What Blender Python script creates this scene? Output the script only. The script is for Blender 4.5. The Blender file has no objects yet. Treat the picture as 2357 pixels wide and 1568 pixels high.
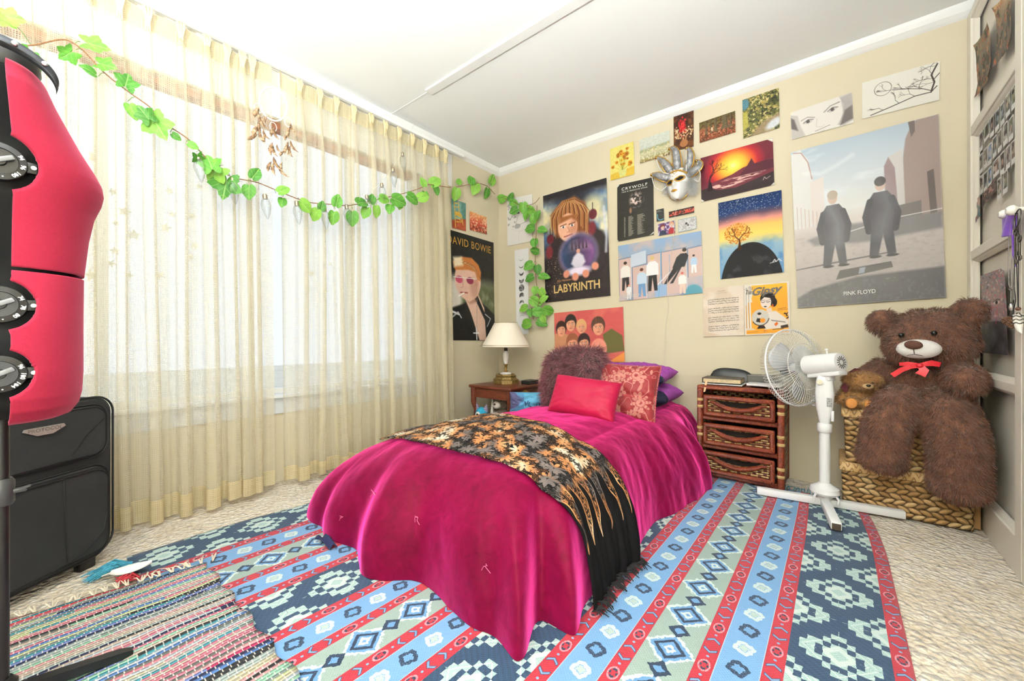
import bpy, bmesh, math, random
import numpy as np
from mathutils import Vector, Matrix, Euler
PI = math.pi
rng = random.Random(7)
nrng = np.random.RandomState(11)
COL = bpy.context.scene.collection
# ---------------------------------------------------------------- camera geometry (14 mm lens, level)
CAM = (2.476, -2.84, 0.82); FPX = 917.0; CX = 1178.5; HY = 779.0; YAW = math.radians(39.2)
FW = (-math.sin(YAW), math.cos(YAW)); RT = (math.cos(YAW), math.sin(YAW))
def ray(px, py):
    u = (px - CX) / FPX; v = (HY - py) / FPX
    return (FW[0] + u * RT[0], FW[1] + u * RT[1], v)
def at(px, py, x=None, y=None, z=None, t=None):
    r = ray(px, py)
    if x is not None: t = (x - CAM[0]) / r[0]
    if y is not None: t = (y - CAM[1]) / r[1]
    if z is not None: t = (z - CAM[2]) / r[2]
    return Vector((CAM[0] + t * r[0], CAM[1] + t * r[1], CAM[2] + t * r[2]))

def lin(c):
    return c / 12.92 if c <= 0.04045 else ((c + 0.055) / 1.055) ** 2.4
def H(s):
    s = s.lstrip('#')
    return tuple(lin(int(s[i:i + 2], 16) / 255) for i in (0, 2, 4))

# ---------------------------------------------------------------- objects
def tag(o, label=None, cat=None, group=None, kind=None):
    if label: o['label'] = label
    if cat: o['category'] = cat
    if group: o['group'] = group
    if kind: o['kind'] = kind
    return o
def thing(name, label, cat, loc=(0, 0, 0), rot=(0, 0, 0), group=None):
    o = bpy.data.objects.new(name, None); COL.objects.link(o)
    o.location = loc; o.rotation_euler = rot; o.empty_display_size = 0.05
    return tag(o, label, cat, group)
def link(name, me, mat=None, parent=None, loc=None, rot=None):
    o = bpy.data.objects.new(name, me); COL.objects.link(o)
    if mat is not None:
        for m in (mat if isinstance(mat, (list, tuple)) else [mat]): me.materials.append(m)
    if parent is not None: o.parent = parent
    if loc is not None: o.location = loc
    if rot is not None: o.rotation_euler = rot
    return o
def smooth(me, on=True):
    me.polygons.foreach_set('use_smooth', [on] * len(me.polygons)); me.update(); return me

class MB:
    """collects verts / faces for one mesh"""
    def __init__(self):
        self.v = []; self.f = []; self.mi = []; self.M = Matrix.Identity(4); self.cur = 0
    def add(self, vs, fs, mi=None):
        n = len(self.v); M = self.M
        self.v += [tuple(M @ Vector(p)) for p in vs]
        self.f += [tuple(i + n for i in f) for f in fs]
        self.mi += [self.cur if mi is None else mi] * len(fs)
        return self
    def box(self, c, s, rz=0, bev=0.0, rot=None, seg=2):
        bm = bmesh.new(); bmesh.ops.create_cube(bm, size=1)
        for v in bm.verts: v.co = Vector((v.co.x * s[0], v.co.y * s[1], v.co.z * s[2]))
        if bev > 0: bmesh.ops.bevel(bm, geom=bm.edges[:], offset=min(bev, min(s) * .49), segments=seg, profile=.5, affect='EDGES')
        R = Euler(rot).to_matrix().to_4x4() if rot else Matrix.Rotation(rz, 4, 'Z')
        T = Matrix.Translation(c) @ R
        bm.verts.index_update()
        self.add([T @ v.co for v in bm.verts], [[v.index for v in f.verts] for f in bm.faces]); bm.free(); return self
    def tube(self, pts, r, n=8, cap=True, closed=False):
        pts = [Vector(p) for p in pts]; m = len(pts)
        rs = list(r) if isinstance(r, (list, tuple, np.ndarray)) else [r] * m
        vs = []; fs = []; up = None
        for i, p in enumerate(pts):
            if closed: d = pts[(i + 1) % m] - pts[i - 1]
            else: d = pts[min(i + 1, m - 1)] - pts[max(i - 1, 0)]
            if d.length < 1e-9: d = Vector((0, 0, 1))
            d.normalize()
            if up is None:
                up = Vector((0, 0, 1)) if abs(d.z) < .9 else Vector((1, 0, 0))
            a = d.cross(up)
            if a.length < 1e-6: a = d.cross(Vector((1, 0.2, 0)))
            a.normalize(); b = a.cross(d).normalized(); up = b
            for k in range(n):
                th = 2 * PI * k / n
                vs.append(p + (a * math.cos(th) + b * math.sin(th)) * rs[i])
        for i in range(m if closed else m - 1):
            j = (i + 1) % m
            for k in range(n):
                fs.append((i * n + k, i * n + (k + 1) % n, j * n + (k + 1) % n, j * n + k))
        if cap and not closed:
            fs.append(tuple(range(n))[::-1]); fs.append(tuple((m - 1) * n + k for k in range(n)))
        return self.add(vs, fs)
    def lathe(self, prof, n=32, c=(0, 0, 0), cap=True):
        vs = []; fs = []; m = len(prof)
        for (r, z) in prof:
            for k in range(n):
                th = 2 * PI * k / n; vs.append((c[0] + r * math.cos(th), c[1] + r * math.sin(th), c[2] + z))
        for i in range(m - 1):
            for k in range(n):
                fs.append((i * n + k, i * n + (k + 1) % n, (i + 1) * n + (k + 1) % n, (i + 1) * n + k))
        if cap:
            fs.append(tuple(range(n))[::-1]); fs.append(tuple((m - 1) * n + k for k in range(n)))
        return self.add(vs, fs)
    def ell(self, c, r, n=20, m=12, rot=None):
        vs = []; fs = []
        R = Euler(rot).to_matrix() if rot else Matrix.Identity(3)
        C = Vector(c)
        vs.append(C + R @ Vector((0, 0, r[2])))
        for i in range(1, m):
            ph = PI * i / m
            for k in range(n):
                th = 2 * PI * k / n
                vs.append(C + R @ Vector((r[0] * math.sin(ph) * math.cos(th), r[1] * math.sin(ph) * math.sin(th), r[2] * math.cos(ph))))
        vs.append(C + R @ Vector((0, 0, -r[2])))
        for k in range(n): fs.append((0, 1 + k, 1 + (k + 1) % n))
        for i in range(m - 2):
            for k in range(n):
                a = 1 + i * n + k; b = 1 + i * n + (k + 1) % n
                fs.append((a, a + n, b + n, b))
        L = len(vs) - 1; o = 1 + (m - 2) * n
        for k in range(n): fs.append((o + k, L, o + (k + 1) % n))
        return self.add(vs, fs)
    def prism(self, poly, z0, z1):
        n = len(poly)
        vs = [(p[0], p[1], z0) for p in poly] + [(p[0], p[1], z1) for p in poly]
        fs = [tuple(range(n))[::-1], tuple(range(n, 2 * n))] + [(i, (i + 1) % n, n + (i + 1) % n, n + i) for i in range(n)]
        return self.add(vs, fs)
    def quad(self, a, b, c, d):
        return self.add([a, b, c, d], [(0, 1, 2, 3)])
    def mesh(self, name, sm=True):
        me = bpy.data.meshes.new(name); me.from_pydata(self.v, [], self.f)
        if max(self.mi or [0]) > 0: me.polygons.foreach_set('material_index', self.mi)
        me.update()
        if sm: smooth(me)
        return me
    def build(self, name, mat, parent=None, sm=True, loc=None, rot=None, auto=True):
        me = self.mesh(name, sm)
        if sm and auto:
            try: me.set_sharp_from_angle(angle=math.radians(38))
            except Exception: pass
        return link(name, me, mat, parent, loc, rot)

def grid_mesh(name, P, uv=None, closed_u=False, sm=True):
    """P: (n,m,3) array -> mesh with UVs"""
    n, m = P.shape[:2]
    me = bpy.data.meshes.new(name)
    idx = np.arange(n * m).reshape(n, m)
    a = idx[:-1, :-1].ravel(); b = idx[1:, :-1].ravel(); c = idx[1:, 1:].ravel(); d = idx[:-1, 1:].ravel()
    F = np.stack([a, b, c, d], 1)
    if closed_u:
        a = idx[-1, :-1]; b = idx[0, :-1]; c = idx[0, 1:]; d = idx[-1, 1:]
        F = np.concatenate([F, np.stack([a, b, c, d], 1)])
    nf = len(F)
    me.vertices.add(n * m); me.vertices.foreach_set('co', P.reshape(-1).astype(np.float32))
    me.loops.add(nf * 4); me.loops.foreach_set('vertex_index', F.reshape(-1).astype(np.int32))
    me.polygons.add(nf); me.polygons.foreach_set('loop_start', (np.arange(nf) * 4).astype(np.int32))
    me.update(calc_edges=True)
    if uv is not None:
        l = me.uv_layers.new(name='UVMap'); l.data.foreach_set('uv', uv.reshape(-1, 2)[F.reshape(-1)].reshape(-1).astype(np.float32))
    me.validate()
    if sm: smooth(me)
    return me
def raw_mesh(name, V, F, sm=True):
    """V (n,3), F (m,k) arrays"""
    me = bpy.data.meshes.new(name); k = F.shape[1]; nf = len(F)
    me.vertices.add(len(V)); me.vertices.foreach_set('co', np.asarray(V, np.float32).reshape(-1))
    me.loops.add(nf * k); me.loops.foreach_set('vertex_index', F.reshape(-1).astype(np.int32))
    me.polygons.add(nf); me.polygons.foreach_set('loop_start', (np.arange(nf) * k).astype(np.int32))
    me.update(calc_edges=True); me.validate()
    if sm: smooth(me)
    return me
def evaluated(o, name):
    dg = bpy.context.evaluated_depsgraph_get(); dg.update()
    me = bpy.data.meshes.new_from_object(o.evaluated_get(dg)); me.name = name
    return me
def text_mesh(s, size=1.0, bold=0.0, shear=0.0, spacing=1.0, extrude=0.0, align='CENTER', res=3):
    cu = bpy.data.curves.new('t', 'FONT'); cu.body = s; cu.size = size; cu.offset = bold; cu.shear = shear
    cu.space_character = spacing; cu.extrude = extrude; cu.align_x = align; cu.align_y = 'CENTER'; cu.resolution_u = res
    o = bpy.data.objects.new('t', cu); COL.objects.link(o)
    me = evaluated(o, 'lettering')
    bpy.data.objects.remove(o); bpy.data.curves.remove(cu)
    return me
# ---------------------------------------------------------------- numpy noise
def vnoise(x, y, seed=0):
    """value noise on arrays"""
    r = np.random.RandomState(seed).rand(64, 64)
    xi = np.floor(x).astype(int); yi = np.floor(y).astype(int); fx = x - xi; fy = y - yi
    fx = fx * fx * (3 - 2 * fx); fy = fy * fy * (3 - 2 * fy)
    g = lambda a, b: r[a % 64, b % 64]
    return (g(xi, yi) * (1 - fx) + g(xi + 1, yi) * fx) * (1 - fy) + (g(xi, yi + 1) * (1 - fx) + g(xi + 1, yi + 1) * fx) * fy
def fbm(x, y, seed=0, oc=4):
    s = 0; a = .5
    for k in range(oc):
        s = s + a * vnoise(x * 2 ** k, y * 2 ** k, seed + k); a *= .5
    return s / (1 - .5 ** oc)
# ---------------------------------------------------------------- shader node expressions
class V:
    def __init__(s, b, k): s.b = b; s.k = k
    def _m(s, op, *a): return s.b.math(op, s, *a)
    def __add__(s, o): return s._m('ADD', o)
    __radd__ = __add__
    def __sub__(s, o): return s._m('SUBTRACT', o)
    def __rsub__(s, o): return s.b.math('SUBTRACT', o, s)
    def __mul__(s, o): return s._m('MULTIPLY', o)
    __rmul__ = __mul__
    def __truediv__(s, o): return s._m('DIVIDE', o)
    def __abs__(s): return s._m('ABSOLUTE')
    def __pow__(s, o): return s._m('POWER', o)
    def fract(s): return s._m('FRACT')
    def floor(s): return s._m('FLOOR')
    def sin(s): return s._m('SINE')
    def lt(s, o): return s._m('LESS_THAN', o)
    def gt(s, o): return s._m('GREATER_THAN', o)
    def mn(s, o): return s._m('MINIMUM', o)
    def mx(s, o): return s._m('MAXIMUM', o)
    def mod(s, o): return s._m('FLOORED_MODULO', o)
    def sst(s, lo, hi): return s.b.smap(s, lo, hi)
class B:
    def __init__(s, nt): s.nt = nt; s.N = nt.nodes; s.L = nt.links
    def put(s, sock, val):
        if isinstance(val, V): s.L.new(val.k, sock)
        elif isinstance(val, bpy.types.NodeSocket): s.L.new(val, sock)
        elif isinstance(val, (tuple, list)):
            sock.default_value = tuple(val) + (1.0,) if (len(val) == 3 and len(sock.default_value) == 4) else tuple(val)
        else: sock.default_value = val
    def math(s, op, *a):
        n = s.N.new('ShaderNodeMath'); n.operation = op
        for i, x in enumerate(a): s.put(n.inputs[i], x)
        return V(s, n.outputs[0])
    def smap(s, x, lo, hi):
        n = s.N.new('ShaderNodeMapRange'); n.interpolation_type = 'SMOOTHSTEP'
        s.put(n.inputs[0], x); n.inputs[1].default_value = lo; n.inputs[2].default_value = hi
        n.inputs[3].default_value = 0; n.inputs[4].default_value = 1
        return V(s, n.outputs[0])
    def coord(s, k='Object'):
        n = s.N.new('ShaderNodeTexCoord'); return n.outputs[k]
    def sep(s, sock):
        n = s.N.new('ShaderNodeSeparateXYZ'); s.L.new(sock, n.inputs[0]); return [V(s, o) for o in n.outputs]
    def xyz(s, k='Object'): return s.sep(s.coord(k))
    def vec(s, x=0, y=0, z=0):
        n = s.N.new('ShaderNodeCombineXYZ')
        for i, q in enumerate((x, y, z)): s.put(n.inputs[i], q)
        return n.outputs[0]
    def noise(s, vec, scale=5, detail=2, rough=.5, dist=0):
        n = s.N.new('ShaderNodeTexNoise'); s.L.new(vec, n.inputs['Vector']); n.inputs['Scale'].default_value = scale
        n.inputs['Detail'].default_value = detail; n.inputs['Roughness'].default_value = rough; n.inputs['Distortion'].default_value = dist
        return V(s, n.outputs[0])
    def vor(s, vec, scale=5, feat='F1', rand=1.0, out='Distance'):
        n = s.N.new('ShaderNodeTexVoronoi'); n.feature = feat; s.L.new(vec, n.inputs['Vector']); n.inputs['Scale'].default_value = scale
        n.inputs['Randomness'].default_value = rand
        return V(s, n.outputs[out])
    def hashv(s, x, y=0.0):
        n = s.N.new('ShaderNodeTexWhiteNoise'); n.noise_dimensions = '2D'; s.L.new(s.vec(x, y, 0), n.inputs['Vector'])
        return V(s, n.outputs['Value'])
    def mix(s, f, a, b, mode='MIX'):
        n = s.N.new('ShaderNodeMix'); n.data_type = 'RGBA'; n.blend_type = mode
        s.put(n.inputs[0], f); s.put(n.inputs[6], a); s.put(n.inputs[7], b)
        return n.outputs[2]
    def ramp(s, f, stops, interp='LINEAR'):
        n = s.N.new('ShaderNodeValToRGB'); s.put(n.inputs[0], f); cr = n.color_ramp; cr.interpolation = interp
        while len(cr.elements) < len(stops): cr.elements.new(1.0)
        for e, (p, c) in zip(cr.elements, stops): e.position = p; e.color = tuple(c) + (1,)
        return n.outputs[0]
    def attr(s, name):
        n = s.N.new('ShaderNodeAttribute'); n.attribute_name = name; return n.outputs['Color']
MATS = {}
def mat(name, fn=None, **kw):
    if name in MATS: return MATS[name]
    m = bpy.data.materials.new(name); m.use_nodes = True; MATS[name] = m
    nt = m.node_tree; b = B(nt); p = nt.nodes['Principled BSDF']
    d = dict(kw)
    if fn: d.update(fn(b))
    mp = dict(color='Base Color', rough='Roughness', metal='Metallic', alpha='Alpha', sheen='Sheen Weight', sheen_rough='Sheen Roughness',
              sheen_tint='Sheen Tint', trans='Transmission Weight', ior='IOR', spec='Specular IOR Level', emit='Emission Color', emit_s='Emission Strength', sss='Subsurface Weight', coat='Coat Weight')
    for k, v in d.items():
        if k in mp: b.put(p.inputs[mp[k]], v)
    if 'bump' in d:
        h, st, ds = d['bump']
        n = nt.nodes.new('ShaderNodeBump'); n.inputs['Strength'].default_value = st; n.inputs['Distance'].default_value = ds
        b.put(n.inputs['Height'], h); nt.links.new(n.outputs[0], p.inputs['Normal'])
    return m
def plain(name, hexc, rough=.6, amt=.06, scale=30, bump=0.0, **kw):
    c = H(hexc)
    def fn(b):
        n = b.noise(b.coord('Object'), scale, 3, .6)
        dk = tuple(max(0, x * (1 - amt * 2)) for x in c); lt = tuple(min(1, x * (1 + amt * 2)) for x in c)
        d = dict(color=b.ramp(n, [(.3, dk), (.7, lt)]), rough=rough)
        if bump: d['bump'] = (b.noise(b.coord('Object'), scale * 4, 3, .6), bump, .002)
        return d
    return mat(name, fn, **kw)
# ================================================================ camera, light, room shell
sc = bpy.context.scene
cd = bpy.data.cameras.new('camera'); cam = bpy.data.objects.new('camera', cd); COL.objects.link(cam)
cam.location = CAM; cam.rotation_euler = (PI / 2, 0, YAW)
cd.sensor_width = 36; cd.lens = FPX / 2357 * 36; cd.shift_y = (HY - 784) / 2357; cd.clip_start = .02
sc.camera = cam
sc.view_settings.view_transform = 'Standard'; sc.view_settings.look = 'None'; sc.view_settings.gamma = 1.0
sc.view_settings.use_curve_mapping = False; sc.view_settings.exposure = 1.05
cy = sc.cycles
cy.max_bounces = 6; cy.diffuse_bounces = 3; cy.glossy_bounces = 3; cy.transmission_bounces = 6; cy.transparent_max_bounces = 12
cy.caustics_reflective = False; cy.caustics_refractive = False; cy.sample_clamp_indirect = 6.0
cy.use_denoising = True
try: cy.denoiser = 'OPENIMAGEDENOISE'
except Exception: pass
cy.use_adaptive_sampling = True; cy.adaptive_threshold = 0.05; cy.adaptive_min_samples = 32; cy.use_light_tree = False
w = bpy.data.worlds.new('sky'); sc.world = w; w.use_nodes = True
bg = w.node_tree.nodes['Background']; bg.inputs[0].default_value = (*H('#eef4ff'), 1); bg.inputs[1].default_value = .62

def m_wall(b):
    n = b.noise(b.coord('Object'), 1.3, 3, .5)
    return dict(color=b.ramp(n, [(.3, H('#d4c8ac')), (.7, H('#d9cdb4'))]), rough=.55, bump=(b.noise(b.coord('Object'), 60, 3, .6), .05, .002))
WALL = mat('cream_wall_paint', m_wall)
CEIL = plain('white_ceiling_paint', '#fafaf8', .8, .004, 4)
TRIMW = plain('white_trim_gloss', '#f3f2f0', .4, .01, 6)
def m_carpet(b):
    co = b.coord('Object')
    v = b.vor(co, 55, 'F1', 1.0); n = b.noise(co, 9, 4, .65); n2 = b.noise(co, 42, 3, .6); n3 = b.noise(co, 2.2, 2)
    f = n * .45 + n2 * .4 + n3 * .15
    c = b.ramp(f, [(.30, H('#b7a287')), (.44, H('#dccbb1')), (.58, H('#f0e6d6')), (.8, H('#f7f1e6'))])
    c = b.mix(v.sst(.25, .75) * .35, c, H('#bda88c'))
    return dict(color=c, rough=.95, bump=(n * .8 + n2 * .8 - v * .9, 1.0, .02), sheen=.3)
CARPET = mat('cream_loop_carpet', m_carpet)
X1 = 3.62; Y0 = -3.85; HC = 2.40
tag(MB().box(((X1) / 2, Y0 / 2, -.05), (X1 + .4, -Y0 + .4, .1)).build('floor', CARPET, sm=False), kind='structure')
tag(MB().box((X1 / 2, Y0 / 2, HC + .05), (X1 + .4, -Y0 + .4, .1)).build('ceiling', CEIL, sm=False), kind='structure')
tag(MB().box((X1 / 2, .06, HC / 2), (X1 + .4, .12, HC)).build('wall_back', WALL, sm=False), kind='structure')
tag(MB().box((X1 / 2, Y0 - .06, HC / 2), (X1 + .4, .12, HC)).build('wall_front', WALL, sm=False), kind='structure')
tag(MB().box((X1 + .06, Y0 / 2, HC / 2), (.12, -Y0, HC)).build('wall_right', WALL, sm=False), kind='structure')
# window wall: one opening from y=-3.35 to y=-0.93, z .49 to 2.07
WY0, WY1, WZ0, WZ1 = -3.4, -.93, .49, 2.07
m = MB()
m.box((-.06, Y0 / 2, WZ0 / 2), (.12, -Y0, WZ0)); m.box((-.06, Y0 / 2, (WZ1 + HC) / 2), (.12, -Y0, HC - WZ1))
m.box((-.06, WY1 / 2, (WZ0 + WZ1) / 2), (.12, -WY1, WZ1 - WZ0)); m.box((-.06, (WY0 + Y0) / 2, (WZ0 + WZ1) / 2), (.12, WY0 - Y0, WZ1 - WZ0))
tag(m.build('wall_left', WALL, sm=False), kind='structure')
# cornices and ceiling batten
def cornice(name, a, b_, nx, ny):
    m = MB(); prof = [(0, 2.345), (.012, 2.352), (.03, 2.366), (.042, 2.385), (.05, 2.40), (0, 2.40)]
    vs = []
    for (px, py) in (a, b_):
        for (d, z) in prof: vs.append((px + nx * d, py + ny * d, z))
    n = len(prof)
    m.add(vs, [(i, (i + 1) % n, n + (i + 1) % n, n + i) for i in range(n)] + [tuple(range(n)), tuple(range(n, 2 * n))[::-1]])
    tag(m.build(name, TRIMW, sm=False), kind='structure')
cornice('trim_1', (0, -.0005), (X1, -.0005), 0, -1); cornice('trim_2', (.0005, Y0), (.0005, 0), 1, 0)
m = MB(); m.box((1.95, -1.2, 2.397), (3.0, .06, .012), bev=.004); m.box((.24, -1.2, 2.3995), (.42, .012, .003))
tag(m.build('trim_3', TRIMW, sm=False), kind='structure')
tag(MB().box((.94, -.006, .035), (1.86, .012, .07), bev=.003).build('baseboard_back', plain('cream_baseboard', '#d8cbae', .5), sm=False), kind='structure')
tag(MB().box((.004, -2.05, 2.205), (.008, 2.9, .26)).build('added_lintel_board', TRIMW, sm=False), kind='structure')  # white board added over the lintel to brighten it behind the sheer
# window: frame, mullion, sill, glass
BROWN = plain('brown_window_timber', '#b5795c', .45, .12, 20); PALE = plain('pale_window_paint', '#e4e4e2', .5, .02, 10)
WSILL = plain('pale_window_sill', '#dfe3ea', .5, .02, 10)
win = tag(bpy.data.objects.new('window_1', None), kind='structure'); COL.objects.link(win)
m = MB(); W2 = WY1 - WY0
MB().box((-.07, (WY0 + WY1) / 2, WZ1 - .018), (.07, W2, .036)).build('window_head', BROWN, win, sm=False)
m.box((-.07, (WY0 + WY1) / 2, WZ0 + .02), (.07, W2, .04))
for yy in (WY0 + .02, WY1 - .02, -2.62, -1.45): m.box((-.07, yy, (WZ0 + WZ1) / 2), (.06, .04, WZ1 - WZ0))
m.build('window_frame', PALE, win, sm=False)
m = MB(); m.box((-.02, (WY0 + WY1) / 2, WZ0 + .002), (.13, W2 + .06, .02), bev=.004); m.box((.004, (WY0 + WY1) / 2, .435), (.012, W2 + .1, .09), bev=.003)
m.build('window_sill', WSILL, win, sm=False)
gm = bpy.data.materials.new('clear_window_glass'); gm.use_nodes = True; nt = gm.node_tree; nt.nodes.clear()
o_ = nt.nodes.new('ShaderNodeOutputMaterial'); mx = nt.nodes.new('ShaderNodeMixShader'); tr = nt.nodes.new('ShaderNodeBsdfTransparent'); gl = nt.nodes.new('ShaderNodeBsdfGlossy')
gl.inputs['Roughness'].default_value = .02; tr.inputs[0].default_value = (.96, .98, .98, 1); mx.inputs[0].default_value = .06
nt.links.new(tr.outputs[0], mx.inputs[1]); nt.links.new(gl.outputs[0], mx.inputs[2]); nt.links.new(mx.outputs[0], o_.inputs[0])
MB().box((-.07, (WY0 + WY1) / 2, (WZ0 + WZ1) / 2), (.004, W2 - .02, WZ1 - WZ0 - .04)).build('glass', gm, win, sm=False)
# outside: pale paving and a loose hedge seen through the sheer
tag(MB().box((-8, -2, -.35), (15, 26, .1)).build('ground', plain('pale_outdoor_paving', '#d9d6c9', .9, .06, 1.5), sm=False), kind='structure')
# added pendant out of frame, a made-up source of soft fill light
LPOS = (1.75, -2.62, 2.02)
cl = thing('added_pendant', 'added unseen glass globe pendant hung from the ceiling to fill the room with light', 'added light', (LPOS[0], LPOS[1], HC))
MB().lathe([(.001, -.001), (.055, -.002), (.055, -.02), (.01, -.028), (.008, -.03)], 28, cap=False).build('ceiling_rose', TRIMW, cl)
MB().tube([(0, 0, -.02), (0, 0, -.20)], .004, 8).build('flex', TRIMW, cl)
MB().lathe([(.03, -.19), (.032, -.20), (.032, -.235), (.02, -.24)], 20).build('lamp_holder', TRIMW, cl)
gl_ = MB().ell((0, 0, LPOS[2] - HC), (.17, .17, .17), 28, 18).build('globe', gm, cl)
ld = bpy.data.lights.new('added_pendant_fill', 'POINT'); ld.shadow_soft_size = .15; ld.energy = 3; ld.color = (.95, .97, 1)
lo = bpy.data.objects.new('added_pendant_fill', ld); COL.objects.link(lo); lo.location = LPOS

fl_ = thing('added_uplighter', 'added unseen uplighter behind the camera, bouncing fill light off the ceiling', 'lamp', (2.25, -3.68, 0))  # added uplighter, never in view: imitates flash bounced off the ceiling
MB().lathe([(.001, 0), (.13, .0), (.135, .01), (.12, .022), (.02, .03)], 36, cap=False).build('base', TRIMW, fl_)
MB().lathe([(.012, .02), (.012, 1.12)], 16).build('pole', TRIMW, fl_)
m = MB(); m.lathe([(.02, 1.10), (.06, 1.12), (.13, 1.18), (.165, 1.24)], 36, cap=False); m.lathe([(.160, 1.24), (.125, 1.186), (.055, 1.128), (.001, 1.12)], 36, cap=False); m.build('bowl_shade', TRIMW, fl_)
l2 = bpy.data.lights.new('added_uplighter_fill', 'AREA'); l2.shape = 'DISK'; l2.size = .24; l2.energy = 118; l2.color = (.86, .94, 1)
o2 = bpy.data.objects.new('added_uplighter_fill', l2); COL.objects.link(o2); o2.location = (2.25, -3.68, 1.22); o2.rotation_euler = (PI, 0, 0)

gl2 = thing('added_globe_light', 'added unseen glass globe fill light on a low stand in the rear corner', 'lamp', (3.35, -3.3, 0))  # added low fill light, out of view, evens out walls and ceiling
MB().lathe([(.001, 0), (.12, .0), (.125, .01), (.11, .02), (.015, .03), (.013, .62), (.05, .63), (.05, .65), (.001, .651)], 30, cap=False).build('stand', TRIMW, gl2)
MB().ell((0, 0, .80), (.16, .16, .16), 28, 18).build('globe', gm, gl2)
l3 = bpy.data.lights.new('added_globe_fill', 'POINT'); l3.shadow_soft_size = .14; l3.energy = 32; l3.color = (.86, .94, 1)
o3 = bpy.data.objects.new('added_globe_fill', l3); COL.objects.link(o3); o3.location = (3.35, -3.3, .80)
# ================================================================ sheer pleated curtains
def curtain_mat():
    m = bpy.data.materials.new('cream_open_weave_sheer'); m.use_nodes = True; nt = m.node_tree; nt.nodes.clear(); b = B(nt)
    u, v, _ = b.xyz('UV')
    wob = b.noise(b.vec(u * 3, v * 14, 0), 3, 2) * .006
    # vertical warp threads, irregular spacing bands ; horizontal slub threads
    cu = (u + b.noise(b.vec(u * 40, v * 3, 1), 1, 1) * .0016) / .0062
    cv = (v + wob) / .0085
    wu = b.noise(b.vec(cu.floor() * .37, v * 2.0, 0), 3.1, 1)
    wv = b.noise(b.vec(u * 6, cv.floor() * .61, 3), 2.3, 1)
    tu = (abs(cu.fract() - .5)).lt(wu * .62 + .02)
    tv = (abs(cv.fract() - .5)).lt(wv * .62 - .02)
    weave = tu.mx(tv)
    dense = b.noise(b.vec(u * 9, v * .35, 7), 2, 1).sst(.48, .62)
    al = weave * .44 + .09 + dense * .16
    band = v.gt(2.205).mx(v.lt(.115))
    al = (al + band * .36).mn(.97)
    c = b.mix(band, H('#f3ecd6'), H('#eadcb6'))
    c = b.mix(dense * .5, c, H('#ede2c2'))
    o = nt.nodes.new('ShaderNodeOutputMaterial'); t = nt.nodes.new('ShaderNodeBsdfTransparent'); d = nt.nodes.new('ShaderNodeBsdfDiffuse'); l = nt.nodes.new('ShaderNodeBsdfTranslucent')
    m1 = nt.nodes.new('ShaderNodeMixShader'); m2 = nt.nodes.new('ShaderNodeMixShader')
    b.put(d.inputs[0], c); b.put(l.inputs[0], c); m1.inputs[0].default_value = .5
    nt.links.new(d.outputs[0], m1.inputs[1]); nt.links.new(l.outputs[0], m1.inputs[2])
    b.put(m2.inputs[0], al); nt.links.new(t.outputs[0], m2.inputs[1]); nt.links.new(m1.outputs[0], m2.inputs[2]); nt.links.new(m2.outputs[0], o.inputs[0])
    return m
SHEER = curtain_mat()
def ypx(px, x=.12): return at(px, 0, x=x)[1]
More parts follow.
